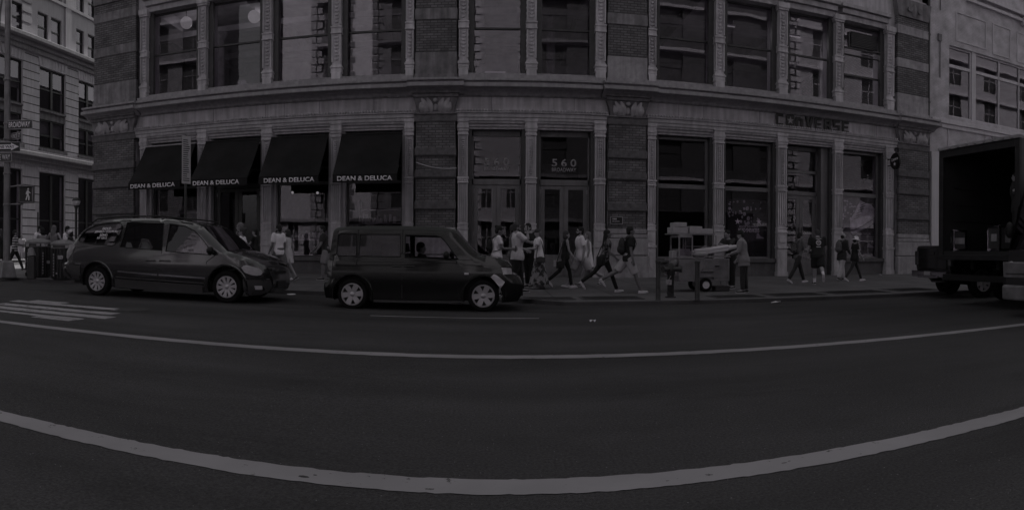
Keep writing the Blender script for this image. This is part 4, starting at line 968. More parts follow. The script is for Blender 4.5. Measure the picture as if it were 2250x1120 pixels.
for nm, ww, gm in (('rear_quarter_window', w1, M_pglass), ('sliding_door_window', w2, M_pglass), ('front_door_window', w3, glass_mat('van_front_glass', 0.3, 1.0, 0.0, 3.0, base=0.0))):
    m = MB(); V.skin(m, ww, (), -0.012, step=0.2); wd = build_split(m, nm, gm, van, smooth=60)[0]
    m = MB()
    for sd_ in (-1, 1):
        m.tube([(x, sd_ * V.y(x, z, 0.0), z) for x, z in ww + [ww[0]]], 0.011, 6)
    build_split(m, 'window_seal', M_plas, wd, smooth=50)
m = MB(); m.box(-2.4, 1.2, -0.85, 0.85, 0.25, 0.95); m.box(-2.4, -0.3, -0.8, 0.8, 1.0, 1.3); [seat(m, fwx - 0.65, y, 0.75) for y in (-0.4, 0.4)]; m.box(fwx - 0.35, fwx + 0.0, -0.78, 0.78, 0.7, 0.97); m.build('cabin', M_cabin, van)
m = MB(); [V.skin(m, vpt(q), (), 0.012, step=0.3, thick=1) for q in ([(-7.97, 0.655), (-6.94, 0.61), (-6.94, 0.575), (-7.97, 0.62)], [(-6.9, 0.61), (-5.78, 0.57), (-5.78, 0.535), (-6.9, 0.575)], [(-9.5, 0.80), (-9.0, 0.79), (-9.0, 0.775), (-9.5, 0.785)], [(-4.85, 0.60), (-3.99, 0.57), (-3.99, 0.555), (-4.85, 0.585)])]
build_split(m, 'side_moulding', M_chrome, van)
m = MB(); [V.skin(m, vpt(q), (), 0.014, step=0.3, thick=1) for q in ([(-8.05, 0.46), (-5.85, 0.38), (-5.85, 0.22), (-8.05, 0.27)],)]
for z in (0.52, 0.46): V.skin(m, vpt([(-8.02, z), (-5.82, z - 0.06), (-5.82, z - 0.085), (-8.02, z - 0.025)]), (), 0.02, step=0.4, thick=1)
build_split(m, 'rocker_cladding', M_plasg, van)
m = MB()
for q in ([(-9.6, 0.76), (-9.03, 0.74), (-9.03, 0.37), (-9.38, 0.39), (-9.56, 0.5)], [(-4.88, 0.56), (-3.96, 0.54), (-3.93, 0.4), (-4.02, 0.31), (-4.3, 0.235), (-4.72, 0.22), (-4.86, 0.34)]): m = MB(); V.skin(m, vpt(q), (), 0.012, step=0.15, thick=1); build_split(m, 'bumper', M_plasg, van, smooth=40)
m = MB()
for q in ([(-7.96, 1.18), (-8.06, 0.6), (-8.075, 0.6), (-7.975, 1.18)], [(-6.83, 1.1), (-6.92, 0.3), (-6.935, 0.3), (-6.845, 1.1)], [(-5.52, 1.05), (-5.74, 0.9), (-5.8, 0.3), (-5.815, 0.3), (-5.755, 0.91), (-5.535, 1.06)], [(-7.93, 1.785), (-7.95, 1.2), (-7.965, 1.2), (-7.945, 1.785)]): m = MB(); V.skin(m, vpt(q), (), 0.002, step=0.3); m.build('door_gap', M_black, van)
m = MB()
for (x0, x1) in ((-7.24, -6.99), (-6.88, -6.62)):
    a = vpt([(x0, 0.9)])[0]; L_ = x1 - x0
    for sd_ in (-1, 1): m = MB(); y = sd_ * (V.y(a[0], a[1]) + 0.02); m.tube([(a[0], y - sd_ * 0.03, a[1]), (a[0] + 0.03, y, a[1] + 0.005), (a[0] + L_ - 0.03, y, a[1]), (a[0] + L_, y - sd_ * 0.03, a[1] - 0.005)], 0.02, 8); m.build('door_handle', M_vanp, van, smooth=50)
for sd_ in (-1, 1):
    m = MB(); q = smooth_poly(vpt([(-4.92, 0.80), (-4.8, 0.86), (-4.45, 0.82), (-4.22, 0.76), (-4.17, 0.68), (-4.3, 0.635), (-4.55, 0.65), (-4.8, 0.70), (-4.92, 0.80)]), 1)[:-1]; V.skin(m, q, (), 0.008, sides=(sd_,), step=0.06, thick=1); m.build('headlight', M_lamp, van, smooth=50)
    m = MB(); q = vpt([(-9.43, 1.22), (-9.28, 1.26), (-9.2, 1.2), (-9.27, 1.02), (-9.36, 0.9), (-9.44, 0.9)]); V.skin(m, q, (), 0.01, sides=(sd_,), step=0.08, thick=1); m.build('tail_light', M_tail, van, smooth=50)
    m = MB(); x, z = vpt([(-5.62, 1.14)])[0]; y = sd_ * (V.y(x, z) + 0.13)
    m.ball((x, y, z), (0.07, 0.12, 0.085), 12, 8); m.cyl((x + 0.02, sd_ * V.y(x, z) - sd_ * 0.02, z - 0.05), (x, y, z - 0.04), 0.03, 8); m.build('mirror', M_plas, van, smooth=60)
    m = MB(); m.tube([(vpt([(p, 0)])[0][0], sd_ * 0.7, q) for p, q in ((-8.9, 1.70), (-8.75, 1.79), (-8.0, 1.84), (-7.0, 1.835), (-6.4, 1.77), (-6.25, 1.73))], 0.018, 8); m.build('roof_rail', M_plas, van, smooth=50)
m = MB(); x, z = vpt([(-4.0, 0.7)])[0]; m.box(x - 0.1, x + 0.02, -0.36, 0.36, z - 0.06, z + 0.02)
for k in range(4): m.box(x - 0.1, x + 0.035, -0.36, 0.36, z - 0.055 + k * 0.022, z - 0.045 + k * 0.022)
m.build('grille', M_black, van)
m = MB(); V.skin(m, vpt([(-4.45, 0.43), (-4.2, 0.43), (-4.2, 0.35), (-4.42, 0.35)]), (), 0.02, step=0.2, thick=1); build_split(m, 'fog_light', M_lamp, van)
m = MB(); x, z = vpt([(-3.9, 0.42)])[0]; m.box(x - 0.02, x + 0.015, -0.26, 0.26, z - 0.07, z + 0.08); m.build('licence_plate', M_plasg, van)
for wx in (rwx, fwx):      # wheel arch lips
    for sd_ in (-1, 1): m = MB(); m.tube([(x, sd_ * (V.half(x, z) - 0.005), z) for x, z in arc(wx, wr + 0.01, 0.445, -10, 190, 16)], (0.03), 6); m.build('arch_lip', M_vanp, van, smooth=50)
for wx in (rwx, fwx):
    for sd_ in (-1, 1): wheel(van, wx, sd_ * 0.86, 0.335, 0.225, 10, 0.21, sd_)
vq = vpt([(0, 0)])[0]
for i, (s_, px, py, hh, wd_, mt) in enumerate([('GOLD', 227, 511.5, 0.062, 0.25, M_white), ('JEWELS • COUTURE', 227.5, 519, 0.06, 0.66, M_white), ('SOHO', 222.5, 526, 0.058, 0.22, M_white), ('NY 10012', 220, 532.5, 0.058, 0.28, M_numb)]):
    p = at(px, py, 12.27); z = p.z - g_at(VX); x = p.x - VX
    text_obj('window_lettering', s_, hh, mt, van, width=wd_, extrude=0.002, bold=0.04, shear=0.2, M=Matrix.Translation((x, -(V.y(x, z) + 0.004), z)) @ Matrix.Rotation(R(-17), 4, 'X'))

# ---- the black boxy car, driven past
BX, BY = -1.35, 13.03
xb = thing('boxy_hatchback', 'glossy black boxy hatchback with upright windows and a driver at the wheel', 'car', (BX, BY, 0.0), 0)
def bpt(l): return [(x - BX, z) for x, z in l]
bu = bpt([(-2.97, 0.2), (-3.17, 0.22), (-3.21, 0.4), (-3.19, 0.52), (-3.12, 0.54)]) + smooth_poly(bpt([(-3.12, 0.54), (-3.1, 1.0), (-3.06, 1.38), (-3.03, 1.56), (-2.93, 1.61), (-2.3, 1.63), (-1.4, 1.63), (-0.9, 1.61), (-0.64, 1.565)]), 1)
bw = smooth_poly(bpt([(-0.64, 1.565), (-0.42, 1.3), (-0.16, 1.07)]), 1)
bh = smooth_poly(bpt([(-0.16, 1.07), (0.15, 1.03), (0.37, 0.95), (0.45, 0.86)]), 2) + bpt([(0.46, 0.72), (0.6, 0.66), (0.66, 0.5), (0.62, 0.3), (0.55, 0.2), (0.25, 0.17)])
brx, bfx = -2.63 - BX, -0.1 - BX
bl = [(0.25 - BX, 0.17)] + arc(bfx, 0.3, 0.375, -18, 198, 16) + [(bfx - 0.5, 0.17), (brx + 0.5, 0.17)] + arc(brx, 0.3, 0.375, -18, 198, 16) + [(-2.97 - BX, 0.2)]
def bhalf(x, z):
    if z > 0.98: return 0.84 - (z - 0.98) * 0.16
    return 0.84 + (0.01 if 0.45 < z < 0.9 else 0)
b1 = smooth_poly(bpt([(-2.6, 1.475), (-2.93, 1.475), (-2.945, 1.05), (-2.55, 1.04), (-2.55, 1.475)]), 1)[1:-1] if False else bpt([(-2.56, 1.475), (-2.88, 1.48), (-2.93, 1.45), (-2.945, 1.08), (-2.91, 1.045), (-2.55, 1.04)])
b2 = bpt([(-2.49, 1.47), (-1.70, 1.465), (-1.69, 1.035), (-2.5, 1.04)])
b3 = bpt([(-1.6, 1.455), (-1.0, 1.44), (-0.9, 1.40), (-0.8, 1.29), (-0.58, 0.99), (-0.62, 0.975), (-1.6, 1.02)])
B = Body(bu + bw[1:] + bh[1:], bl, bhalf, 0.05, [b1, b2, b3])
m = MB(); B.skin(m, B.poly, B.holes, step=0.1); B.strip(m, bu[6:], 0.0); B.strip(m, bu[:7], 0.0); B.strip(m, bh, 0.03); B.strip(m, bl, 0.0, 4); m.build('body', M_blackp, xb, smooth=40)
m = MB(); B.strip(m, bw, 0.02, shrink=0.03); m.build('windshield', M_cglass, xb, smooth=60)
M_xglass = glass_mat('tinted_glass', 0.3, 1.0, 0.0, 1.0, base=0.0)
for nm, ww, gm in (('rear_quarter_window', b1, M_xglass), ('rear_door_window', b2, M_xglass)):
    m = MB(); B.skin(m, ww, (), -0.01, step=0.25); build_split(m, nm, gm, xb, smooth=60)
m = MB(); B.skin(m, b3, (), -0.01, sides=(1,), step=0.25); m.build('front_door_window', M_cglass, xb)
m = MB()
for sd_ in (-1, 1):
    for ww in (b1, b2, b3): m.tube([(x, sd_ * B.y(x, z), z) for x, z in ww + [ww[0]]], 0.012, 6)
build_split(m, 'window_seal', M_plas, xb, smooth=50)
m = MB(); m.box(brx - 0.3, brx + 0.7, -0.72, 0.72, 0.2, 0.9); m.box(brx + 0.7, bfx + 0.3, -0.72, 0.72, 0.2, 0.45); m.box(bfx - 0.45, bfx - 0.05, -0.72, 0.72, 0.45, 0.97); seat(m, 0.1, -0.36, 0.42); seat(m, 0.1, 0.36, 0.42); m.box(brx + 0.55, brx + 0.7, -0.65, 0.65, 0.6, 1.28)
m.build('cabin', M_cabin, xb)
m = MB(); m.lathe([(0.165, -0.012), (0.18, 0), (0.165, 0.012), (0.15, 0), (0.165, -0.012)], 20, (0, 0, 0), 'x', M=T(0.78, 0.36, 0.97, 0, 0, R(-25))); m.build('steering_wheel', M_plas, xb, smooth=50)
m = MB()
for q in ([(-2.52, 1.56), (-2.52, 0.98), (-2.58, 0.66), (-2.595, 0.66), (-2.535, 0.98), (-2.535, 1.56)], [(-1.645, 1.55), (-1.645, 0.24), (-1.66, 0.24), (-1.66, 1.55)], [(-0.6, 0.96), (-0.56, 0.24), (-0.575, 0.24), (-0.615, 0.96)], [(-2.6, 0.935), (-0.6, 0.925), (-0.6, 0.918), (-2.6, 0.928)]): B.skin(m, bpt(q), (), 0.002, step=0.4)
m.build('door_gap', M_plas, xb)
m = MB(); B.skin(m, bpt([(-3.1, 1.0), (-0.3, 0.99), (-0.3, 0.978), (-3.1, 0.988)]), (), 0.008, step=0.5, thick=1); B.skin(m, bpt([(-2.2, 0.2), (-0.5, 0.2), (-0.5, 0.165), (-2.2, 0.165)]), (), 0.02, step=0.5, thick=1); build_split(m, 'side_moulding', M_plasg, xb)
for x in (-1.84, -1.6):
    for sd_ in (-1, 1): m = MB(); a = x - BX; y = sd_ * (B.y(a, 0.83) + 0.02); m.tube([(a, y - sd_ * 0.03, 0.85), (a + 0.03, y, 0.85), (a + 0.15, y, 0.85), (a + 0.18, y - sd_ * 0.03, 0.85)], 0.015, 6); m.build('door_handle', M_blackp, xb, smooth=50)
for sd_ in (-1, 1):
    m = MB(); B.skin(m, bpt([(0.24, 0.84), (0.43, 0.83), (0.45, 0.72), (0.28, 0.71)]), (), 0.008, sides=(sd_,), step=0.08, thick=1); m.build('headlight', M_lamp, xb)
    m = MB(); B.skin(m, bpt([(-3.12, 0.95), (-3.02, 0.95), (-3.04, 0.62), (-3.13, 0.62)]), (), 0.008, sides=(sd_,), step=0.1, thick=1); m.build('tail_light', M_red, xb)
    m = MB(); x = -0.8 - BX; y = sd_ * (B.y(x, 1.02) + 0.12); m.ball((x, y, 1.07), (0.06, 0.11, 0.08), 12, 8); m.cyl((x + 0.02, sd_ * B.y(x, 1.0) - sd_ * .02, 1.0), (x + 0.0, y, 1.04), 0.03, 8); m.build('mirror', M_plas, xb, smooth=60)
    m = MB(); B.skin(m, bpt([(-0.46, 0.74), (-0.38, 0.74), (-0.38, 0.705), (-0.46, 0.705)]), (), 0.006, sides=(sd_,), step=0.1, thick=1); m.build('side_repeater', M_white, xb)
m = MB(); x = 0.46 - BX; m.box(x - 0.05, x + 0.01, -0.5, 0.5, 0.74, 0.82)
for k in range(3): m.box(x - 0.05, x + 0.025, -0.5, 0.5, 0.745 + k * 0.025, 0.755 + k * 0.025)
m.box(0.6 - BX, 0.672 - BX, -0.45, 0.45, 0.28, 0.42); m.build('grille', M_plas, xb)
for wx in (brx, bfx):
    for sd_ in (-1, 1): m = MB(); m.tube([(x, sd_ * (B.half(x, z) - 0.002), z) for x, z in arc(wx, 0.3, 0.39, -12, 192, 16)], 0.026, 6); m.build('arch_lip', M_blackp, xb, smooth=50)
for wx in (brx, bfx):
    for sd_ in (-1, 1): wheel(xb, wx, sd_ * 0.745, 0.3, 0.215, 6, 0.18, sd_, 'cap')
m = MB(); q = bpt([(0.04, 0.66), (0.10, 0.72), (0.16, 0.69), (0.31, 0.57), (0.23, 0.45), (0.16, 0.53), (0.1, 0.6)])
v, f = B.tri(q, (), 0.05); rr = random.Random(9); m.add([(x, -(B.half(x, z) + 0.02 + rr.uniform(0, 0.02)), z) for x, z in v], f); tag(m.build('paper_sheet', M_litter), 'pale crumpled sheet of paper stuck on the front wing of the black boxy car', 'paper').location = (BX, BY, 0)

# ---- black pickup parked beyond, its tail showing left of the box truck
PA = -R(8)
pk = thing('pickup_truck', 'black pickup truck with a chrome rear bumper, parked half hidden behind the box truck', 'pickup truck', (10.72, 12.95, 0.0), PA)
pu = [(0.02, 0.62), (-0.02, 0.8)] + [(0.0, 1.28), (0.04, 1.34), (2.1, 1.36), (2.15, 1.42), (2.35, 1.85), (2.6, 1.93), (3.7, 1.93), (3.95, 1.85)]
pw_ = [(3.95, 1.85), (4.55, 1.4)]; pht = [(4.55, 1.4), (4.9, 1.36), (5.35, 1.25), (5.45, 1.05), (5.45, 0.55), (5.3, 0.45)]
plw = [(5.3, 0.45)] + arc(4.75, 0.38, 0.47, -5, 185, 14) + [(4.2, 0.4), (1.6, 0.42)] + arc(0.98, 0.38, 0.47, -5, 185, 14) + [(0.35, 0.52), (0.02, 0.62)]
P_ = Body(pu + pw_[1:] + pht[1:], plw, lambda x, z: 0.9 - (max(0, z - 1.3) * 0.2), 0.07, [[(2.5, 1.78), (3.0, 1.8), (3.0, 1.42), (2.42, 1.42)], [(3.1, 1.8), (3.85, 1.78), (4.3, 1.42), (3.1, 1.42)]])
m = MB(); P_.skin(m, P_.poly, P_.holes, step=0.15); P_.strip(m, pu[:4]); P_.strip(m, pu[4:], 0.0); P_.strip(m, pht, 0.03); P_.strip(m, plw, 0, 4)
m.box(0.1, 2.1, -0.8, 0.8, 0.8, 0.86); m.build('body', M_blackp, pk, smooth=35)
m = MB(); P_.strip(m, pw_, 0.02, shrink=0.04); m.build('windshield', M_pglass, pk)
for h_ in P_.holes: m = MB(); P_.skin(m, h_, (), -0.01, step=0.3); build_split(m, 'side_window', M_pglass, pk)
m = MB(); m.box(-0.16, 0.0, -0.86, 0.86, 0.52, 0.68); m.box(-0.2, -0.16, -0.5, 0.5, 0.5, 0.58); m.build('bumper', M_chrome, pk, bevel=0.03)
m = MB(); m.box(-0.19, -0.155, -0.15, 0.15, 0.54, 0.67); m.build('licence_plate', M_stonel, pk)
for sd_ in (-1, 1): m = MB(); m.box(-0.03, 0.06, sd_ * 0.82 - 0.08, sd_ * 0.82 + 0.09, 0.82, 1.2); m.build('tail_light', M_red, pk, bevel=0.02)
m = MB(); m.box(-0.035, -0.0, -0.7, 0.7, 0.74, 1.28); m.box(-0.05, -0.03, -0.12, 0.12, 1.1, 1.18); m.build('tailgate', M_blackp, pk, bevel=0.015)
for wx in (0.98, 4.75):
    for sd_ in (-1, 1): wheel(pk, wx, sd_ * 0.78, 0.37, 0.21, 6, 0.24, sd_, 'cap')
m = MB(); m.cyl((0.9, -0.7, 0.37), (0.9, 0.7, 0.37), 0.06, 8); m.box(0.2, 5, -0.4, -0.3, 0.4, 0.55); m.box(0.2, 5, 0.3, 0.4, 0.4, 0.55); m.build('chassis', M_plas, pk)

# ---- the box truck, rear doors open
M_tin = mat('truck_outer_panel', 0.06, 0.5, 0.15, 2.0, streak=0.3); M_tdk = mat('truck_inner_lining', 0.02, 0.8, 0.3, 1.5); M_trim = mat('truck_frame_metal', 0.03, 0.5, 0.25, 5.0, metal=0.3)
bt = thing('box_truck', 'tall dark box truck standing in the lane with its rear open and flight cases inside', 'truck', (9.48, 9.95, 0.0))
m = MB(); W2 = 1.23
m.box(0.0, 6.6, -W2, -W2 + 0.06, 1.12, 3.48); m.box(0.0, 6.6, W2 - 0.06, W2, 1.12, 3.48); m.box(0.0, 6.6, -W2, W2, 3.48, 3.52); m.box(6.55, 6.6, -W2 + .06, W2 - .06, 1.12, 3.48); m.build('box_body', M_tin, bt)
m = MB(); m.box(0.05, 6.54, -W2 + 0.062, -W2 + 0.08, 1.22, 3.46); m.box(0.05, 6.54, W2 - 0.08, W2 - 0.062, 1.22, 3.46); m.box(0.05, 6.54, -W2 + .08, W2 - .08, 3.44, 3.46); m.box(6.5, 6.54, -W2 + .08, W2 - .08, 1.22, 3.44)
for k in range(5): m.box(0.3, 6.4, W2 - 0.11, W2 - 0.08, 1.5 + 0.38 * k, 1.56 + 0.38 * k)
m.build('lining', M_tdk, bt)
m = MB(); m.box(0.0, 6.5, -W2 + .06, W2 - .06, 1.12, 1.2); m.build('floor', M_tdk, bt)
m = MB(); m.box(-0.05, 0.02, -W2 - 0.02, -W2 + 0.12, 1.05, 3.5); m.box(-0.05, 0.02, W2 - 0.12, W2 + 0.02, 1.05, 3.5); m.box(-0.05, 0.02, -W2 + .12, W2 - .12, 3.3, 3.46); m.box(-0.06, 0.02, -W2 - .02, W2 + .02, 1.0, 1.12); m.build('door_frame', M_trim, bt, bevel=0.01)
m = MB(); m.box(-0.08, 0.06, -W2 - 0.03, W2 + 0.03, 3.47, 3.535)
for k in range(9): m.box(-0.1, -0.08, -1.1 + k * 0.27, -1.02 + k * 0.27, 3.49, 3.515)
m.build('roof_rail', M_stonel, bt)
m = MB(); m.tube([(0.1, -W2 + 0.35, 3.3), (0.1, -W2 + 0.14, 3.28), (0.08, -W2 + 0.12, 3.2), (0.08, -W2 + 0.12, 1.3)], 0.02, 8); m.build('door_track', M_trim, bt, smooth=50)
m = MB(); m.box(0.2, 6.4, -0.45, -0.35, 0.8, 1.05); m.box(0.2, 6.4, 0.35, 0.45, 0.8, 1.05); m.box(-0.05, 0.1, -1.1, 1.1, 0.55, 0.68); m.box(2.2, 3.4, -1.0, -0.5, 0.5, 1.0); m.box(4.9, 8.4, -0.9, 0.9, 0.6, 1.2); m.build('chassis', M_plas, bt)
m = MB(); m.box(6.75, 8.6, -1.05, 1.05, 0.6, 2.5); m.build('cab', M_blackp, bt, bevel=0.15)
for wx in (1.9, 7.6):
    for sd_ in (-1, 1): wheel(bt, wx, sd_ * 0.98, 0.45, 0.26, 6, 0.26, sd_, 'cap')
def flight_case(px0, px1, py0, py1, x, dep, label):
    """case standing on the truck floor at world x"""
    th = ((px0 + px1) / 2 - X0) / F; y = x / math.tan(th); r = math.hypot(x, y); h = (py1 - py0) / F * r; wd_ = 0.52
    t = thing('flight_case', label, 'flight case', (x + dep / 2, y, 1.2), R(-18), 'flight cases in the truck')
    a, b = dep / 2, wd_ / 2; z1 = 1.2 + h
    m = MB(); m.box(-a, a, -b, b, 0.02, h); m.build('case_body', M_plasg, t)
    m = MB(); e = 0.022
    for sx in (-1, 1):
        for sy in (-1, 1): m.box(sx * a - e, sx * a + e, sy * b - e, sy * b + e, 0.0, h + 0.01)
    for z in (0.03, h): 
        for sy in (-1, 1): m.box(-a, a, sy * b - e, sy * b + e, z - e, z + e)
        for sx in (-1, 1): m.box(sx * a - e, sx * a + e, -b, b, z - e, z + e)
    m.build('metal_edging', M_chrome, t)
    m = MB(); m.box(-a - 0.01, -a + 0.0, -0.12, 0.12, h * 0.4, h * 0.7); m.box(-0.12, 0.12, -b - 0.01, -b, h * 0.35, h * 0.65); build_split(m, 'recessed_handle', M_stonel, t)
flight_case(2077, 2099, 490, 534, 9.75, 0.3, 'narrow silver edged flight case at the left inside the open truck')
flight_case(2172, 2206, 480, 534, 9.75, 0.5, 'wider silver edged flight case at the right inside the open truck')

# ---- the van entering at the right edge
ev = thing('delivery_van', 'dark van with a pale bumper band, just its nose showing beside the box truck', 'van', (8.55, 7.35, 0.0))
eu = [(0.25, 0.3), (0.02, 0.36), (-0.02, 0.72), (0.04, 0.95)] + [(0.06, 1.22)]
ew_ = [(0.06, 1.22), (0.4, 2.4)]; et = smooth_poly([(0.4, 2.4), (0.5, 2.62), (0.9, 2.7), (5.2, 2.68), (5.35, 2.5)], 2) + [(5.4, 0.5), (5.3, 0.35)]
el = [(5.3, 0.35)] + arc(4.4, 0.36, 0.44, -5, 185, 12) + [(3.8, 0.3), (1.6, 0.3)] + arc(0.98, 0.36, 0.44, -5, 185, 12) + [(0.25, 0.3)]
M_evb = mat('van_bumper_plastic', 0.15, 0.6, 0.4, 3.0)
M_evp = car_paint('charcoal_van_paint', 0.045)
E_ = Body(eu + ew_[1:] + et[1:], el, lambda x, z: 0.98 - max(0, z - 1.3) * 0.08, 0.12, [[(0.5, 1.38), (0.75, 2.25), (1.8, 2.25), (1.8, 1.38)]])
m = MB(); E_.skin(m, E_.poly, E_.holes, step=0.15); E_.strip(m, eu); E_.strip(m, et); E_.strip(m, el, 0, 4); m.build('body', M_evp, ev, smooth=40)
m = MB(); E_.strip(m, ew_, 0.0, shrink=0.05); m.build('windshield', M_pglass, ev)
m = MB(); E_.skin(m, E_.holes[0], (), -0.01, step=0.3); build_split(m, 'door_window', M_pglass, ev)
m = MB(); E_.strip(m, [(-0.03, 0.72), (-0.0, 1.0)], 0, off=0.0); m.box(-0.05, 0.02, -0.86, 0.86, 0.78, 1.0); m.build('pale_band', M_evb, ev, bevel=0.02)
m = MB(); m.box(-0.06, 0.1, -0.93, 0.93, 0.3, 0.58); m.build('bumper', M_evb, ev, bevel=0.04)
for sd_ in (-1, 1): m = MB(); m.ball((0.1, sd_ * 0.78, 0.9), (0.12, 0.12, 0.13), 12, 8); m.build('headlight', M_lamp, ev, smooth=60)
for sd_ in (-1, 1): m = MB(); m.ball((0.35, sd_ * 1.12, 1.6), (0.07, 0.1, 0.16), 10, 8); m.cyl((0.45, sd_ * 0.9, 1.5), (0.37, sd_ * 1.1, 1.5), 0.02, 6); m.build('mirror', M_plas, ev, smooth=60)
for wx in (0.98, 4.4):
    for sd_ in (-1, 1): wheel(ev, wx, sd_ * 0.86, 0.35, 0.2, 6, 0.22, sd_, 'cap')
# ================================================================ shopfronts, signs and street furniture
M_canvas = mat('black_canvas', 0.017, 0.85, 0.5, 0.8, 0.15, 200, spec=0.2); M_letter = mat('white_lettering', 0.8, 0.6, 0.05)
M_galv = mat('galvanised_steel', 0.2, 0.5, 0.25, 3.0, 0.1, 60, metal=0.4, streak=0.25); M_iron = mat('dark_green_iron', 0.03, 0.5, 0.3, 3.0)
ord_ = ['first (leftmost)', 'second', 'third', 'fourth (rightmost)']
for k, (xl, xr, px0, px1, cant, lpy) in enumerate([(-13.86, -11.5, 286, 384, 1.36, 411), (-11.06, -8.72, 423, 525, 1.36, 412), (-8.27, -6.0, 579, 690, 1.36, 402.5), (-5.48, -3.18, 740, 861, 1.36, 392.5)]):
    lab = ['black canvas awning behind the vertical street sign, leftmost of the four', 'black canvas awning over the dark double doors, second from the left', 'black canvas awning over the window with bottles and small lights, third from the left', 'black canvas awning beside the brick pier, rightmost of the four'][k]
    aw = thing('awning', lab, 'awning', ((xl + xr) / 2, 23.4, 5.42), 0, 'black shop awnings over the delicatessen windows'); hw = (xr - xl) / 2
    n = 8; m_ = MB(); rows = []
    for i in range(n + 1):
        t = i / n; rows.append([(-hw + 2 * hw * j / 10, -cant * t, -1.62 * t - 0.07 * math.sin(t * PI) - 0.022 * math.sin(j * 1.9 + k * 1.3 + t * 2) * math.sin(t * PI)) for j in range(11)])
    top = [p for r_ in rows for p in r_]; nn = len(top); vs = top + [(x, y + 0.006, z - 0.008) for x, y, z in top]
    fs = [(i * 11 + j, i * 11 + j + 1, (i + 1) * 11 + j + 1, (i + 1) * 11 + j) for i in range(n) for j in range(10)]
    m_.add(vs, fs + [tuple(q + nn for q in f[::-1]) for f in fs]); m_.build('canopy', M_canvas, aw, smooth=60)
    m_ = MB(); m_.box(-hw, hw, -cant - 0.004, -cant + 0.008, -1.91, -1.625); va = m_.build('valance', M_canvas, aw)
    Yv = 23.4 - cant; x0 = Yv * math.tan((px0 - X0) / F) - (xl + xr) / 2; x1 = Yv * math.tan((px1 - X0) / F) - (xl + xr) / 2
    text_obj('lettering', 'DEAN & DELUCA', 0.165, M_letter, va, width=x1 - x0, extrude=0.003, bold=0.022, M=T((x0 + x1) / 2, -cant - 0.006, -1.765))
    m_ = MB(); m_.cyl((-hw, 0.03, 0.03), (hw, 0.03, 0.03), 0.035, 10)
    m_.build('roller_tube', M_stonel if k == 0 else M_plas, aw, smooth=50)
    m_ = MB()
    for sx in (-1, 1): m_.tube([(sx * (hw - 0.03), 0.1, -1.2), (sx * (hw - 0.03), -0.7, -1.25), (sx * (hw - 0.03), -cant + 0.02, -1.64)], 0.014, 6)
    m_.cyl((-hw, -cant + 0.02, -1.64), (hw, -cant + 0.02, -1.64), 0.016, 6); m_.build('folding_arm', M_plas, aw, smooth=50)
# cut-out letters on the frieze: heavy rounded block capitals with a star in the second one
LET = {'C': [(0, 0, .3, 1), (.3, 0, .88, .22), (.3, .78, .88, 1)], 'O': [(0, 0, 1, 1)], 'N': [(0, 0, .33, .9), (.33, .62, .62, .9), (.62, 0, .95, .78)],
       'V': 'v', 'E': [(0, 0, .28, 1), (.28, 0, .9, .2), (.28, .41, .8, .59), (.28, .8, .9, 1)], 'R': 'r', 'S': [(0, 0, .86, .2), (.6, .2, .9, .59), (.04, .41, .6, .59), (0, .59, .3, .8), (0, .8, .9, 1)]}
SX0, SX1, SZ0, SZ1 = 11.22, 14.82, 6.285, 6.775
sg = thing('shop_name_sign', 'dark block letter shop name with a star in its second letter, above the columns', 'sign', (SX0, 23.55, SZ0))
M_sign = mat('dark_sign_letter', 0.01, 0.5, 0.1)
pitch = (SX1 - SX0) / 8; lw, lh = pitch * 0.85, SZ1 - SZ0
for i, ch in enumerate('CONVERSE'):
    m_ = MB(); ox = i * pitch + 0.02; d = LET[ch]
    def q(u, v): return (ox + u * lw, v * lh)
    if d == 'v': m_.plate([q(*p) for p in ((0, 1), (.34, 1), (.5, .45), (.64, 1), (.98, 1), (.68, 0), (.3, 0))], -0.07, 0.0)
    elif d == 'r':
        m_.plate([q(*p) for p in ((0, 0), (.32, 0), (.32, 1), (0, 1))], -0.07, 0); m_.plate([q(*p) for p in ((.32, .74), (.6, .74), (.6, .6), (.32, .6), (.32, .36), (.5, .36), (.66, 0), (1, 0), (.8, .4), (.93, .52), (.93, .86), (.8, 1), (.32, 1))], -0.07, 0)
    elif ch == 'O':
        rc = .16; poly = []
        for cx_, cz_, a0 in ((1 - rc, 1 - rc, 0), (rc, 1 - rc, 90), (rc, rc, 180), (1 - rc, rc, 270)): poly += [q(cx_ + rc * math.cos(R(a0 + t * 30)), cz_ + rc * math.sin(R(a0 + t * 30))) for t in range(4)]
        m_.plate(poly, -0.07, 0.0)
    else:
        for (a, b, c, e) in d: x0, z0 = q(a, b); x1, z1 = q(c, e); m_.plate([(x0, z0), (x1, z0), (x1, z1), (x0, z1)], -0.04, 0.0)
    lo = m_.build('letter', M_sign, sg, bevel=0.012 if d not in ('v', 'r') else 0)
    if ch == 'O':
        m_ = MB(); cx_, cz_ = q(.5, .5); st = []
        for k in range(10): a = PI / 2 + k * PI / 5; rr_ = 0.17 if k % 2 == 0 else 0.07; st.append((cx_ + rr_ * math.cos(a), cz_ + rr_ * math.sin(a)))
        m_.plate(st, -0.08, -0.068); m_.build('star', M_stonel, lo)
def star(cx, cz, r, y0, y1, M=None, mb=None):
    mb = mb or MB(); mb.plate([(cx + (r if k % 2 == 0 else r * 0.4) * math.cos(PI / 2 + k * PI / 5), cz + (r if k % 2 == 0 else r * 0.4) * math.sin(PI / 2 + k * PI / 5)) for k in range(10)], y0, y1, M); return mb
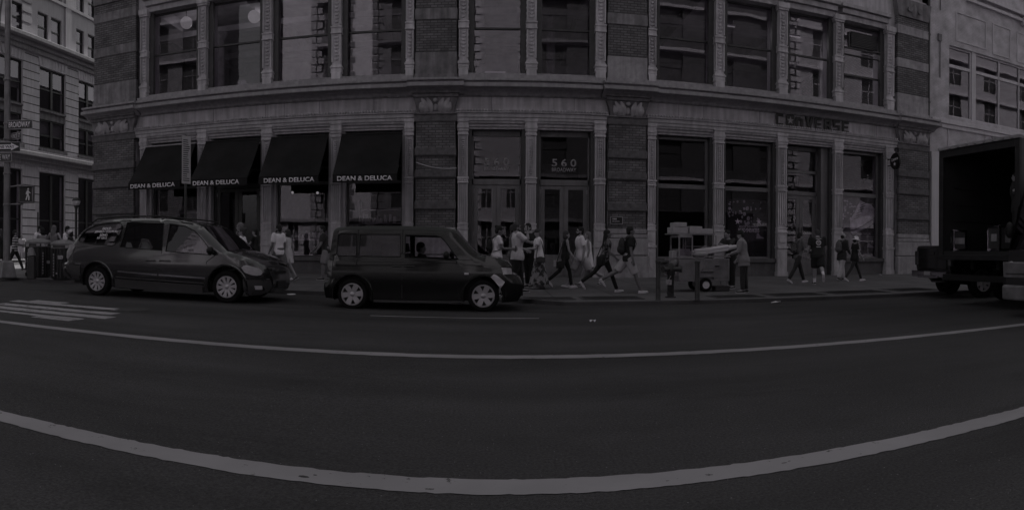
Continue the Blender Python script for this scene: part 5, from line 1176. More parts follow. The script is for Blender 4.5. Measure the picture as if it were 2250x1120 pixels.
# round hanging sign
hp = at(1967, 345, 22.95)
hs = thing('round_hanging_sign', 'round black sign with script lettering and a star on a bracket by the right pier', 'sign', (hp.x, 22.95, hp.z), R(90))
m_ = MB(); m_.lathe([(0, -0.05), (0.35, -0.05), (0.37, -0.03), (0.37, 0.03), (0.35, 0.05), (0, 0.05)], 36, (0, 0, 0), 'y'); m_.build('disc', M_black, hs, smooth=40)
m_ = MB(); [m_.cyl((0.3, 0, z), (0.78, 0, z), 0.025, 8) for z in (0.12, -0.16)]; m_.box(0.76, 0.8, -0.04, 0.04, -0.3, 0.3); build_split(m_, 'bracket', M_black, hs)
for sd_ in (-1, 1):
    text_obj('lettering', 'Converse', 0.14, M_letter, hs, width=0.5, extrude=0.004, bold=0.02, M=Matrix.Rotation(0 if sd_ < 0 else PI, 4, 'Z') @ T(0, -0.052, 0.09, 0, 0, R(-8)))
    star(0, -0.13, 0.1, -0.056, -0.05, M=Matrix.Rotation(0 if sd_ < 0 else PI, 4, 'Z')).build('star', M_letter, hs)
# plaque on the brick pier
pl = at(1354, 481, 23.36); m_ = MB(); m_.box(-0.235, 0.235, -0.03, 0.02, -0.14, 0.14)
pq = m_.build('wall_plaque', M_stonel); pq.location = (pl.x, 23.34, pl.z); tag(pq, 'small framed black building plaque on the third brick pier', 'sign')
m_ = MB(); m_.box(-0.21, 0.21, -0.036, -0.03, -0.115, 0.115); m_.build('panel', M_black, pq)
text_obj('lettering', '560', 0.06, M_letter, pq, width=0.16, extrude=0.003, bold=0.02, M=T(-0.08, -0.037, 0.05)); text_obj('lettering', 'BROADWAY', 0.045, M_numb, pq, width=0.28, extrude=0.003, bold=0.01, M=T(-0.02, -0.037, -0.04))
# cable sagging across the first centre pier
a_, b_ = at(912, 358, 23.3), at(1003, 370, 23.3); m_ = MB(); m_.tube([(a_.x + (b_.x - a_.x) * t / 10, 23.28, a_.z + (b_.z - a_.z) * t / 10 - 0.1 * math.sin(PI * t / 10)) for t in range(11)], 0.013, 6)
tag(m_.build('sagging_cable', M_white, smooth=60), 'thin pale cable sagging across the brick pier right of the last awning', 'cable')

# ---- shop window contents
def poster(px0, px1, py0, py1, Y, m):
    a = at(px0, py0, Y); b = at(px1, py1, Y); s = MB(); s.box(a.x, b.x, Y, Y + 0.02, min(a.z, b.z), max(a.z, b.z)); return a.x, b.x, b.z, a.z
M_print = mat('poster_print', 0.045, 0.6, 0.9, 5.0)
Yp = 24.1; a = at(1597, 430, Yp); b = at(1690, 566, Yp)
po = thing('window_poster', 'dark window poster with stars, lettering and small shoes in the second shoe shop window', 'poster', ((a.x + b.x) / 2, Yp, b.z))
pw2 = (b.x - a.x) / 2; ph_ = a.z - b.z
m_ = MB(); m_.box(-pw2, pw2, 0, 0.02, 0, ph_); m_.build('backing', M_inb, po)
m_ = MB(); m_.box(-pw2 * 0.55, pw2 * 0.72, -0.012, 0, ph_ * 0.32, ph_ * 0.66); m_.build('print', MATS['interior_dark'] if False else mat('poster_shirt', 0.06, 0.8, 0.3), po)
for px in (1620, 1667): s_ = star(at(px, 481, Yp).x - (a.x + b.x) / 2, at(px, 481, Yp).z - b.z, 0.13, -0.024, -0.014); s_.build('star', M_letter, po)
text_obj('lettering', 'MADE TO WEAR', 0.08, M_numb, po, width=0.85, extrude=0.003, bold=0.01, M=T(at(1645, 492, Yp).x - (a.x + b.x) / 2, -0.014, at(1645, 492, Yp).z - b.z))
text_obj('lettering', 'READ SNEAKERS', 0.17, M_letter, po, width=0.92, extrude=0.003, bold=0.02, M=T(at(1645, 501, Yp).x - (a.x + b.x) / 2, -0.014, at(1645, 500, Yp).z - b.z))
rr = random.Random(12); m_ = MB()
for k in range(34): m_.ball((rr.uniform(-pw2 * 0.95, pw2 * 0.6), -0.01, ph_ * rr.uniform(0.62, 0.97)), (rr.uniform(.02, .07), 0.012, rr.uniform(.02, .07)), 6, 4)
for k in range(6): m_.ball((rr.uniform(-pw2 * 0.2, pw2 * 0.05), -0.012, ph_ * rr.uniform(0.4, 0.9)), (.07, .012, .08), 8, 5)
m_.build('print', M_stonel, po)
def sneaker(m, x, z, s, y=0.0, flip=1, rot=0.0):
    pts = [(0, .12), (.02, .34), (.1, .62), (.14, .7), (.3, .72), (.36, .52), (.52, .36), (.72, .26), (.92, .2), (1.0, .1), (.98, .05), (.0, .05)]
    Mx = T(x, y, z, 0, 0, rot)
    m.plate([(flip * (u - .5) * s, v * s) for u, v in pts][::flip], -0.02, 0.02, Mx)
m_ = MB(); sneaker(m_, at(1669, 515, Yp).x - (a.x + b.x) / 2, at(1669, 519, Yp).z - b.z, 0.34, -0.04); m_.build('shoe_print', M_stonel, po)
# big sneaker graphic in the last window
M_shoe = mat('shoe_graphic_pale', 0.5, 0.7, 0.5, 4.0); M_shoed = mat('shoe_graphic_dark', 0.06, 0.7, 0.9, 6.0)
Yp = 24.12; c0 = at(1893, 470, Yp)
sp = thing('shoe_window_graphic', 'giant tilted sneaker graphic behind the glass of the right-hand shoe shop window', 'poster', (c0.x, Yp, c0.z))
m_ = MB(); m_.box(-1.0, 1.02, 0.03, 0.05, -1.75, 1.1); m_.build('backing', mat('graphic_backing', 0.07, 0.8, 0.9, 3.0), sp)
m_ = MB(); Mx = T(0.0, 0, -0.05, 0, 0, R(-22))
m_.plate([(-.75, -.15), (-.55, .2), (-.2, .42), (0.0, .62), (.25, .78), (.42, .62), (.72, .42), (.86, .1), (.84, -.1), (.55, -.22), (0.0, -.28), (-.5, -.3), (-.72, -.26)][::-1], -0.01, 0.02, Mx); m_.build('upper', M_shoe, sp)
m_ = MB(); m_.plate([(-.78, -.3), (-.5, -.34), (0, -.33), (.55, -.26), (.88, -.12), (.9, -.2), (.6, -.38), (0, -.46), (-.5, -.46), (-.76, -.42)][::-1], -0.03, 0.02, Mx); m_.build('sole', M_stonel, sp)
m_ = MB()
for k in range(6): m_.box(-0.35 + k * 0.12, -0.1 + k * 0.12, -0.03, -0.01, 0.12 + k * 0.09, 0.15 + k * 0.09, Mx); m_.ball((-.38 + k * .12, -0.02, .13 + k * .09), (.025, .01, .025), 6, 4, Mx)
m_.build('laces', M_shoed, sp)
m_ = MB(); rr = random.Random(8)
for k in range(40): m_.ball((rr.uniform(-.98, .1), 0.02, rr.uniform(-.2, .75)), (rr.uniform(.02, .09), .012, rr.uniform(.02, .06)), 6, 4)
m_.build('leaf_pattern', M_shoe, sp)
text_obj('lettering', 'CHUCK TAYLOR', 0.1, M_numb, sp, width=0.8, extrude=0.003, M=T(0.1, 0.02, -0.72)); m_ = MB(); [m_.box(-0.15, 0.9, 0.02, 0.03, -0.86 - 0.09 * k, -0.83 - 0.09 * k) for k in range(3)]; sneaker(m_, 0.5, -1.36, 0.36, 0.0); m_.build('print', M_stonel, sp)
# deli display: counter, shelves, bottles, small spotlights
dx0, dx1 = -8.1, -5.95
dc = thing('display_counter', 'dark display counter with a pale rim behind the third awning window', 'counter', ((dx0 + dx1) / 2, 25.0, 0.16)); hw = (dx1 - dx0) / 2
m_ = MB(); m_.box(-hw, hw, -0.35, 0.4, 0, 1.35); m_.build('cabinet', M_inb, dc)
m_ = MB(); m_.box(-hw, hw, -0.4, 0.42, 1.35, 1.4); m_.box(-hw, hw, -0.37, -0.35, 0.75, 0.78); m_.build('rim', M_stonel, dc)
rr = random.Random(4)
jar = None
bot_lbl = 'small pale jar or packet in the row on the deli counter'
for k in range(15):
    x = dx0 + 0.12 + k * 0.14; h_ = rr.uniform(0.16, 0.36)
    if jar is None:
        m_ = MB(); m_.lathe([(0.045, 0), (0.05, 0.02), (0.05, 0.7), (0.03, 0.8), (0.028, 1.0), (0, 1.0)], 10); jar = m_.build('jar', M_stonel, smooth=40); o = jar
    else: o = jar.copy(); C.objects.link(o)
    o.location = (x, 24.85 + rr.uniform(0, 0.1), 1.56); o.scale = (rr.uniform(0.8, 1.4), 1, h_); tag(o, 'pale jar in the row standing on the counter behind the third awning window', 'jar', 'jars lined up on the deli counter')
text_lbl = None
for k, (px, py) in enumerate(((642, 427.5), (697, 427.5))):
    p = at(px, py, 24.5); t = thing('spotlight', ['small lit globe spotlight at the left of the third awning window', 'small lit globe spotlight at the right of the third awning window'][k], 'lamp', (p.x, p.y, p.z), 0, 'small spotlights in the deli window')
    ml = bpy.data.materials.get('lit_bulb')
    if ml is None:
        ml = bpy.data.materials.new('lit_bulb'); ml.use_nodes = True; pb = ml.node_tree.nodes['Principled BSDF']; pb.inputs['Emission Color'].default_value = (1, .97, .98, 1); pb.inputs['Emission Strength'].default_value = 0.22
    m_ = MB(); m_.ball((0, 0, 0), 0.055, 10, 8); m_.build('bulb', ml, t, smooth=60)
    m_ = MB(); m_.cyl((0, 0, 0.05), (0, 0, 1.2), 0.008, 6); m_.build('rod', M_plas, t)
# shelves seen in the other deli windows
for k, (x0, x1) in enumerate(((-13.5, -11.7), (-5.3, -3.4))):
    t = thing('shop_shelf', ['tall stocked shelf behind the leftmost awning window', 'tall stocked shelf behind the rightmost awning window'][k], 'shelf', ((x0 + x1) / 2, 26.0, 0.16)); hw = (x1 - x0) / 2
    m_ = MB(); [m_.box(-hw, hw, -0.2, 0.2, z, z + 0.04) for z in (0.4, 0.95, 1.5, 2.05, 2.6)]; m_.box(-hw, -hw + 0.04, -0.2, 0.2, 0, 3); m_.box(hw - 0.04, hw, -0.2, 0.2, 0, 3); m_.build('frame', M_in, t)
    m_ = MB(); rr = random.Random(k)
    for z in (0.44, 0.99, 1.54, 2.09): 
        x = -hw + 0.1
        while x < hw - 0.15: h_ = rr.uniform(.15, .42); wd_ = rr.uniform(.06, .14); m_.box(x, x + wd_, -0.12, 0.1, z, z + h_) if rr.random() < 0.8 else None; x += wd_ + rr.uniform(.02, .1)
    tag(m_.build('packets', M_stonel, t), kind='stuff')
# globe lamps of the upper floor, boxes and a chair on its sill
for k, (px, py, lb_) in enumerate(((407, 57, 'round white globe lamp hanging behind the first upper window'), (556, 42, 'round white globe lamp hanging behind the second upper window'))):
    p = at(px, py, 25.6); t = thing('globe_lamp', lb_, 'lamp', (p.x, p.y, p.z), 0, 'white globe lamps on the upper floor')
    pl_ = bpy.data.lights.new('bulb', 'POINT'); pl_.energy = 5; pl_.shadow_soft_size = 0.28; lo_ = bpy.data.objects.new('bulb', pl_); C.objects.link(lo_); lo_.parent = t; lo_.location = (0, 0.6, 0)
    ml = bpy.data.materials.get('lit_globe')
    if ml is None:
        ml = mat('lit_globe', 0.6, 0.4, 0.05); pb = ml.node_tree.nodes['Principled BSDF']; pb.inputs['Emission Color'].default_value = (1, .96, 1, 1); pb.inputs['Emission Strength'].default_value = 0.12
    m_ = MB(); m_.ball((0, 0, 0), 0.27, 20, 14); m_.build('globe', ml, t, smooth=70); m_ = MB(); m_.cyl((0, 0, 0.26), (0, 0, 11.9 - p.z), 0.015, 6); m_.build('stem', M_plas, t)
for (px, py, w_, h_, lb_) in ((529, 187, 0.4, 0.35, 'pale carton on the sill behind the second upper window'), (1086, 151, 0.78, 0.24, 'white box lying on the sill behind the fifth upper window'), (1043, 152, 0.26, 0.2, 'small pale box in the corner of the fifth upper window')):
    p = at(px, py, 24.35); m_ = MB(); m_.box(-w_ / 2, w_ / 2, -0.15, 0.15, -h_ / 2, h_ / 2); o = m_.build('carton', M_white if 'white' in lb_ else M_stonel, bevel=0.01); o.location = (p.x, 24.45, 7.68 + h_ / 2); tag(o, lb_, 'box')

# ---- traffic pole with its signs
def frame_at(px, py, r): x, y = atr(px, r); return Vector((x, y, CZ + (hor(px) - py) / F * r))
PR = 20.6; pb = frame_at(15, 614, PR); gz = walk(pb.x, pb.y)
tp = thing('traffic_pole', 'tall pale steel traffic pole on a square base carrying the street name signs', 'pole', (pb.x, pb.y, gz))
m_ = MB(); m_.tube([(0, 0, 0.5), (0, 0, 4), (0, 0, 8), (0, 0, 12)], [0.115, 0.105, 0.095, 0.085], 14); m_.build('shaft', M_galv, tp, smooth=50)
m_ = MB(); m_.tube([(0, 0, 0), (0, 0, 0.04), (0, 0, 0.5), (0, 0, 0.56)], [0.36, 0.36, 0.25, 0.14], 4, M=Matrix.Rotation(R(15), 4, 'Z')); m_.build('base', M_galv, tp, bevel=0.01)
m_ = MB(); [m_.lathe([(0.12, 0), (0.13, 0.02), (0.13, 0.05), (0.12, 0.07)], 14, (0, 0, z)) for z in (2.3, 3.3, 3.9, 4.4, 4.9, 6.3)]; build_split(m_, 'clamp_band', M_galv, tp, smooth=40)
m_ = MB(); m_.tube([(0.1, -0.05, 9.8), (-0.1, -0.1, 9.3), (-0.25, -0.1, 8.5), (-0.28, -0.1, 7.9), (-0.2, -0.08, 7.3), (0, 0, 7.0)], 0.035, 8); m_.build('brace', M_galv, tp, smooth=50)
def board(name, label, p, w_, h_, rz, words, face, ink, border=None, tw=0.82, cat='sign', group='street signs on the traffic pole', th=0.62):
    t = thing(name, label, cat, tuple(p), rz, group)
    m = MB(); m.box(-w_ / 2, w_ / 2, -0.012, 0.012, -h_ / 2, h_ / 2); m.build('plate', border or face, t, bevel=0.004)
    m = MB(); m.box(-w_ / 2 + 0.018, w_ / 2 - 0.018, -0.017, -0.012, -h_ / 2 + 0.018, h_ / 2 - 0.018); m.build('face', face, t)
    if words: text_obj('lettering', words, h_ * th, ink, t, width=w_ * tw, extrude=0.003, bold=0.015, M=T(0, -0.018, 0))
    return t
M_sgn = mat('dark_sign_face', 0.05, 0.5, 0.1); M_sgnw = mat('pale_sign_face', 0.4, 0.5, 0.1)
p = frame_at(41, 286, PR); board('street_name_sign', 'upper street name sign reading BROADWAY on the traffic pole', (p.x + 0.12, p.y - 0.12, p.z), 0.85, 0.29, R(30), 'BROADWAY', M_sgn, M_letter, M_sgnw)
p = frame_at(36, 311, PR); board('street_name_sign', 'small street name sign reading PRINCE ST below the BROADWAY one', (p.x + 0.08, p.y - 0.14, p.z), 0.58, 0.22, R(-8) + R(40) * 0, 'PRINCE ST', M_sgn, M_numb, M_sgnw)
p = frame_at(20, 334, PR); ow = board('one_way_sign', 'black and white one way arrow sign on the traffic pole', (p.x, p.y - 0.16, p.z), 0.92, 0.31, R(36), '', M_black, M_black, M_sgnw)
m_ = MB(); m_.plate([(-.41, -.07), (.16, -.07), (.16, -.12), (.41, 0), (.16, .12), (.16, .07), (-.41, .07)], -0.022, -0.017); m_.build('arrow', M_letter, ow)
text_obj('lettering', 'ONE WAY', 0.09, M_black, ow, width=0.58, extrude=0.002, bold=0.02, M=T(-0.02, -0.023, 0))
p = frame_at(12, 357, PR); board('street_plate', 'lowest bordered street plate on the traffic pole', (p.x, p.y - 0.17, p.z), 0.62, 0.29, R(36), 'ONE WAY', M_sgn, M_numb, M_sgnw)
p = frame_at(58, 437, 20.3); ws2 = thing('walk_signal', 'pedestrian signal showing a white walking figure, held out from the traffic pole', 'traffic light', tuple(p), R(28))
m_ = MB(); m_.box(-0.24, 0.24, -0.12, 0.12, -0.27, 0.27); m_.build('housing', M_galv, ws2, bevel=0.02)
m_ = MB(); m_.box(-0.2, 0.2, -0.125, -0.12, -0.23, 0.23); m_.build('screen', M_black, ws2)
m_ = MB(); m_.tube([(-0.12, 0.02, 0.3), (-0.55, 0.1, 0.26)], 0.03, 8); m_.tube([(-0.12, 0.02, -0.3), (-0.55, 0.1, -0.3)], 0.03, 8); m_.box(-0.26, 0.26, -0.22, -0.12, 0.235, 0.25); build_split(m_, 'bracket', M_galv, ws2, smooth=50)
M_led = bpy.data.materials.new('lit_walking_figure'); M_led.use_nodes = True; pb_ = M_led.node_tree.nodes['Principled BSDF']; pb_.inputs['Base Color'].default_value = tint(0.5); pb_.inputs['Emission Color'].default_value = (1, .97, 1, 1); pb_.inputs['Emission Strength'].default_value = 0.03
m_ = MB(); Mw = T(0.07, -0.13, 0)
m_.ball((0.01, 0, 0.16), (0.03, 0.004, 0.03), 8, 6, Mw)
for pts, r_ in (([(0.0, 0, 0.12), (-0.005, 0, 0.0)], 0.032), ([(0.0, 0, 0.0), (0.035, 0, -0.09), (0.03, 0, -0.19)], 0.02), ([(-0.005, 0, 0.0), (-0.035, 0, -0.1), (-0.06, 0, -0.18)], 0.02), ([(0.0, 0, 0.11), (0.05, 0, 0.05), (0.08, 0, 0.03)], 0.014), ([(0.0, 0, 0.11), (-0.05, 0, 0.05), (-0.05, 0, -0.01)], 0.014)):
    m_.tube([(x, 0, z) for x, _, z in pts], [(r_, 0.003)] * len(pts), 8, side=(1, 0, 0), M=Mw)
m_.build('walking_figure', M_led, ws2)
# parking rule sign stack in front of the first awning
p0 = frame_at(403, 358, 18.2); gz = walk(p0.x, p0.y)
st_ = thing('parking_sign_post', 'thin dark post with a tall narrow pale sign before the leftmost awning', 'sign', (p0.x + 0.06, p0.y, gz), R(-28) * 0 + R(62))
m_ = MB(); m_.box(-0.03, 0.03, -0.02, 0.02, 0, p0.z + 0.7 - gz); m_.build('post', M_iron, st_)
zt = frame_at(403, 306, 18.2).z - gz; zb = frame_at(403, 411, 18.2).z - gz
m_ = MB(); m_.box(-0.15, 0.15, -0.035, -0.022, zb, zt); m_.build('sign_panel', M_sgnw, st_, bevel=0.004)
m_ = MB(); rr = random.Random(2)
z = zb + 0.08
while z < zt - 0.08: m_.box(-0.11, rr.uniform(0.02, 0.11), -0.038, -0.035, z, z + 0.025); z += 0.06
m_.build('small_print', M_black, st_)
# globe lamp post by the subway stair
p0 = frame_at(167, 452, 24.5); gz = walk(p0.x, p0.y); gl_ = thing('globe_lamp_post', 'slim dark lamp post topped by a two-tone glass globe behind the minivan tail', 'street lamp', (p0.x, p0.y, gz))
m_ = MB(); h_ = p0.z - gz; m_.tube([(0, 0, 0), (0, 0, 0.5), (0, 0, 0.6), (0, 0, h_ - 0.3), (0, 0, h_ - 0.14)], [0.1, 0.09, 0.055, 0.045, 0.09], 10); m_.build('post', M_iron, gl_, smooth=40)
m_ = MB(); m_.lathe([(0.06, -0.17), (0.13, -0.1), (0.165, 0), (0.165, 0.02)], 16, (0, 0, h_)); m_.build('lower_globe', M_numb, gl_, smooth=60)
m_ = MB(); m_.lathe([(0.165, 0.02), (0.15, 0.09), (0.09, 0.15), (0, 0.175)], 16, (0, 0, h_)); m_.build('upper_globe', M_iron, gl_, smooth=60)
# subway railing and notice post
p0 = frame_at(83, 500, 24.0); gz = walk(p0.x, p0.y); o = thing('notice_post', 'thin post with a small pale notice beside the left group of people', 'sign', (p0.x, p0.y, gz))
m_ = MB(); m_.cyl((0, 0, 0), (0, 0, 2.6), 0.03, 8); m_.build('post', M_iron, o); m_ = MB(); m_.box(-0.09, 0.09, -0.04, -0.03, 2.25, 2.6); m_.build('notice', M_sgnw, o)
# waste bins
M_bin = mat('bin_enamel', 0.035, 0.45, 0.3, 3.0); M_bag = mat('bin_lid', 0.17, 0.6, 0.35, 6.0); M_stick = mat('sticker', 0.35, 0.6, 0.5, 20.0)
def bin_(px, py, rad, h_, label, seed):
    zg = 0.2; r_ = F * (CZ - zg) / (py - hor(px)); x, y = atr(px, r_); t = thing('litter_bin', label, 'litter bin', (x, y, walk(x, y)), 0, 'round litter bins at the corner'); rr = random.Random(seed)
    m = MB(); m.lathe([(rad * 0.9, 0), (rad * 0.94, 0.03), (rad * 0.94, h_ * 0.83), (rad * 0.9, h_ * 0.84)], 28)
    for k in range(22): a = 2 * PI * k / 22; m.cyl((rad * math.cos(a), rad * math.sin(a), 0.04), (rad * math.cos(a), rad * math.sin(a), h_ * 0.82), 0.022, 6)
    m.build('drum', M_bin, t, smooth=35)
    m = MB(); m.lathe([(rad * 1.02, h_ * 0.8), (rad * 1.08, h_ * 0.81), (rad * 1.08, h_ * 0.9), (rad * 1.12, h_ * 0.905), (rad * 1.1, h_ * 0.94), (rad * 0.85, h_ * 0.99), (rad * 0.45, h_ * 1.03), (0, h_ * 1.04)], 28); m.build('lid', M_bag, t, smooth=35)
    m = MB(); m.lathe([(rad * 1.09, h_ * 0.83), (rad * 1.09, h_ * 0.885)], 28); m.build('band', M_bin, t, smooth=35)
    fx = -math.atan2(x, y) - PI / 2
    m = MB()
    for k in range(9): a = fx + rr.uniform(-1.2, 1.2); z = h_ * (0.86 if k < 5 else rr.uniform(0.15, 0.75)); wv = rr.uniform(0.03, 0.08); c_, s_ = math.cos(a), math.sin(a); m.box(-wv, wv, -0.006, 0.006, -wv * 0.7, wv * 0.7, Matrix.Translation((rad * 1.1 * c_, rad * 1.1 * s_, z)) @ Matrix.Rotation(a + PI / 2, 4, 'Z'))
    for a0 in (fx - 0.9, fx + 0.35):
        for k in range(8): z = h_ * (0.12 + 0.075 * k); c_, s_ = math.cos(a0), math.sin(a0); m.box(-0.02, 0.02, -0.006, 0.006, -0.028, 0.028, Matrix.Translation((rad * 1.06 * c_, rad * 1.06 * s_, z)) @ Matrix.Rotation(a0 + PI / 2, 4, 'Z'))
    build_split(m, 'stickers', M_stick, t)
bin_(84, 619, 0.41, 1.22, 'round dark slatted litter bin with stickers, the left one of the pair', 1)
bin_(140, 623, 0.37, 1.18, 'round litter bin half hidden behind the minivan tail, the right one of the pair', 2)
p0 = frame_at(70, 560, 19.4); nb = thing('newspaper_box', 'small dark plastic newspaper box standing against the left litter bin', 'newspaper box', (p0.x, p0.y, walk(p0.x, p0.y)))
m_ = MB(); m_.tube([(0, 0, 0.03), (0, 0, 0.72)], [(0.17, 0.16), (0.15, 0.15)], 4, M=Matrix.Rotation(R(45) + 0.4, 4, 'Z')); m_.build('box', M_bin, nb, bevel=0.02); m_ = MB(); m_.tube([(0, 0, 0.72), (0, 0.04, 0.98)], [0.17, 0.08], 4, M=Matrix.Rotation(R(45) + 0.4, 4, 'Z')); m_.build('hood', M_bag, nb, bevel=0.02)
# bollards and siamese standpipe
for k, (px, lb_) in enumerate(((1446.5, 'dark steel bollard left of the standpipe and food cart'), (1532.5, 'dark steel bollard standing in front of the food cart'))):
    r_ = F * (CZ - 0.083) / (655 - hor(px)); x, y = atr(px, r_); hh = 87 / F * r_
    o = thing('bollard', lb_, 'bollard', (x, y, 0.083), 0, 'steel bollards at the kerb'); m_ = MB(); m_.lathe([(0.062, 0), (0.056, 0.02), (0.052, hh - 0.06)], 16); m_.build('post', mat('bollard_paint', 0.045, 0.5, 0.3, 5.0, streak=0.3) if k == 0 else MATS['bollard_paint'], o, smooth=40)
    m_ = MB(); m_.lathe([(0.052, hh - 0.06), (0.064, hh - 0.05), (0.064, hh - 0.01), (0.05, hh), (0, hh + 0.004)], 16); m_.build('cap', MATS['bollard_paint'], o, smooth=40)
p0 = frame_at(1474, 600, 15.0); o = thing('standpipe', 'short dark standpipe with twin inlets beside the left bollard', 'standpipe', (p0.x, p0.y, walk(p0.x, p0.y)))
m_ = MB(); m_.lathe([(0.13, 0), (0.13, 0.02), (0.08, 0.03), (0.08, 0.5), (0.1, 0.55), (0.1, 0.72), (0.06, 0.8), (0, 0.82)], 16); m_.build('riser', M_iron, o, smooth=40)
m_ = MB()
for sx in (-1, 1): m_.cyl((0, -0.02, 0.66), (sx * 0.2, -0.12, 0.66), 0.055, 12); m_.cyl((sx * 0.18, -0.11, 0.66), (sx * 0.23, -0.135, 0.66), 0.075, 12)
m_.build('inlet', M_iron, o, smooth=40)
m_ = MB(); m_.box(-0.08, 0.06, -0.15, -0.14, 0.3, 0.42, T(-0.08, 0, 0, 0)); m_.cyl((-0.09, -0.145, 0.42), (-0.02, -0.08, 0.5), 0.006, 5); m_.build('notice', M_stick, o)

# ---- food cart
ca = thing('food_cart', 'stainless steel street food cart with a glass case, wrapped umbrella and loaded shelf', 'food cart', (5.55, 16.35, walk(5.5, 16.3)), R(3))
M_steel = mat('stainless_steel', 0.30, 0.4, 0.3, 2.5, 0.1, 12, metal=0.15, streak=0.2); M_steeld = mat('dull_steel', 0.22, 0.5, 0.3, 3.0, metal=0.15)
zc = walk(5.5, 16.3)
m_ = MB(); m_.box(-0.72, 0.72, -0.4, 0.4, 0.27, 0.87); cb_ = m_.build('body', M_steel, ca, bevel=0.012)
m_ = MB(); m_.box(-0.74, 0.0, -0.42, 0.42, 0.87, 0.9); m_.box(0.0, 0.74, -0.42, 0.42, 0.9, 0.93); m_.build('counter_top', M_steel, ca, bevel=0.006)
m_ = MB(); m_.box(-0.70, -0.03, -0.412, -0.4, 0.31, 0.84); m_.box(0.0, 0.68, -0.41, -0.4, 0.33, 0.55); m_.box(0.0, 0.68, -0.41, -0.4, 0.58, 0.84)
m_.build('door_panel', M_steeld, cb_, bevel=0.004)
m_ = MB(); m_.cyl((-0.1, -0.43, 0.55), (-0.06, -0.43, 0.6), 0.01, 6); m_.box(0.28, 0.42, -0.43, -0.41, 0.66, 0.68); m_.box(-0.12, 0.24, -0.43, -0.415, 0.5, 0.52); m_.build('latch', M_chrome, cb_)
m_ = MB(); f = 0.018
for x in (-0.7, -0.34):
    for y in (-0.36, 0.3): m_.box(x - f, x + f, y - f, y + f, 0.9, 1.46)
for z in (0.92, 1.44): m_.box(-0.7, -0.34, -0.36 - f, -0.36 + f, z - f, z + f); m_.box(-0.7, -0.34, 0.3 - f, 0.3 + f, z - f, z + f); m_.box(-0.7 - f, -0.7 + f, -0.36, 0.3, z - f, z + f); m_.box(-0.34 - f, -0.34 + f, -0.36, 0.3, z - f, z + f)
m_.box(-0.7, -0.34, -0.36, 0.3, 1.46, 1.49); m_.box(-0.68, -0.36, -0.3, 0.28, 0.92, 1.12); m_.build('glass_case', M_steel, ca)
g = MB(); g.add([(-.7, -.365, .94), (-.34, -.365, .94), (-.34, -.365, 1.42), (-.7, -.365, 1.42)], [(0, 1, 2, 3)]); g.build('case_pane', M_glass, ca)
m_ = MB(); m_.cyl((-0.3, 0.25, 0.9), (-0.3, 0.25, 1.5), 0.015, 6); m_.cyl((0.6, 0.25, 0.9), (0.6, 0.25, 1.5), 0.015, 6); m_.box(-0.86, 0.34, -0.3, 0.35, 1.5, 1.53); m_.box(-0.34, 0.34, 0.1, 0.3, 1.18, 1.2); m_.cyl((0.3, 0.25, 0.9), (0.3, 0.25, 1.5), 0.012, 6); m_.build('roof_shelf', M_steel, ca)
m_ = MB(); m_.box(-0.86, -0.72, -0.34, 0.34, 0.82, 0.86); m_.box(-0.86, -0.72, -0.34, 0.34, 0.42, 0.45); build_split(m_, 'side_shelf', M_steel, ca)
for x, y in ((0.0, -0.38), (0.0, 0.38)):
    t_ = MB(); t_.lathe([(0.1, -0.06), (0.155, -0.06), (0.18, -0.04), (0.18, 0.04), (0.155, 0.06), (0.1, 0.06)], 24, (0, 0, 0), 'y', cap=False); wo_ = t_.build('wheel', M_tyre, ca, smooth=35); wo_.location = (0.02, y - 0.02, 0.18)
    t_ = MB(); t_.lathe([(0, -0.05), (0.04, -0.06), (0.06, -0.045), (0.1, -0.05), (0.115, -0.058), (0.115, -0.03)], 20, (0, 0, 0), 'y'); t_.build('rim', M_white, wo_, smooth=35)
t_ = MB(); t_.box(-0.2, 0.25, -0.47, -0.3, 0.38, 0.4); t_.box(-0.2, -0.18, -0.47, -0.3, 0.3, 0.4); t_.box(0.23, 0.25, -0.47, -0.3, 0.3, 0.4); t_.build('mudguard', M_steeld, ca)
for x, y in ((0.5, -0.3), (0.42, 0.3), (0.66, -0.34)):
    t_ = MB(); t_.lathe([(0.03, -0.02), (0.075, -0.025), (0.09, -0.01), (0.09, 0.01), (0.075, 0.025), (0.03, 0.02)], 16, (0, 0, 0), 'y'); t_.lathe([(0, -0.028), (0.05, -0.026)], 12, (0, 0, 0), 'y'); t_.cyl((0, 0, 0), (0, 0, 0.18), 0.015, 6); o = t_.build('caster', M_steeld, ca, smooth=35); o.location = (x, y, 0.09)
def prop(name, label, cat, build, loc, m, group=None, rz=0.0, **k):
    s = MB(); build(s); o = s.build(name, m, **k); o.location = loc; o.rotation_euler = (0, 0, rz); return tag(o, label, cat, group)
def umb(s):
    pts = [(-0.62, 0, 0.0), (-0.4, 0, 0.03), (-0.1, 0, 0.06), (0.2, 0, 0.1), (0.55, 0, 0.15), (0.9, 0, 0.2)]; s.tube(pts, [0.03, 0.06, 0.085, 0.08, 0.075, 0.05], 10)
    for k in range(5): s.tube([(x, 0.07 * math.cos(k * 1.3), z + 0.07 * math.sin(k * 1.3)) for x, _, z in pts[1:5]], 0.028, 6)
prop('folded_umbrella', 'rolled pale striped parasol lying along the top of the food cart', 'umbrella', umb, (5.75, 16.15, zc + 1.0), M_numb, smooth=50)
def sack(s): s.ball((0, 0, 0), (0.26, 0.2, 0.1), 12, 8); s.ball((0.15, 0.02, 0.03), (0.16, 0.15, 0.09), 10, 7)
prop('cloth_bundle', 'soft pale cloth bundle lying on the cart counter under the rolled parasol', 'bundle', sack, (5.5, 16.2, zc + 0.99), M_sgnw, smooth=60)
rr = random.Random(6)
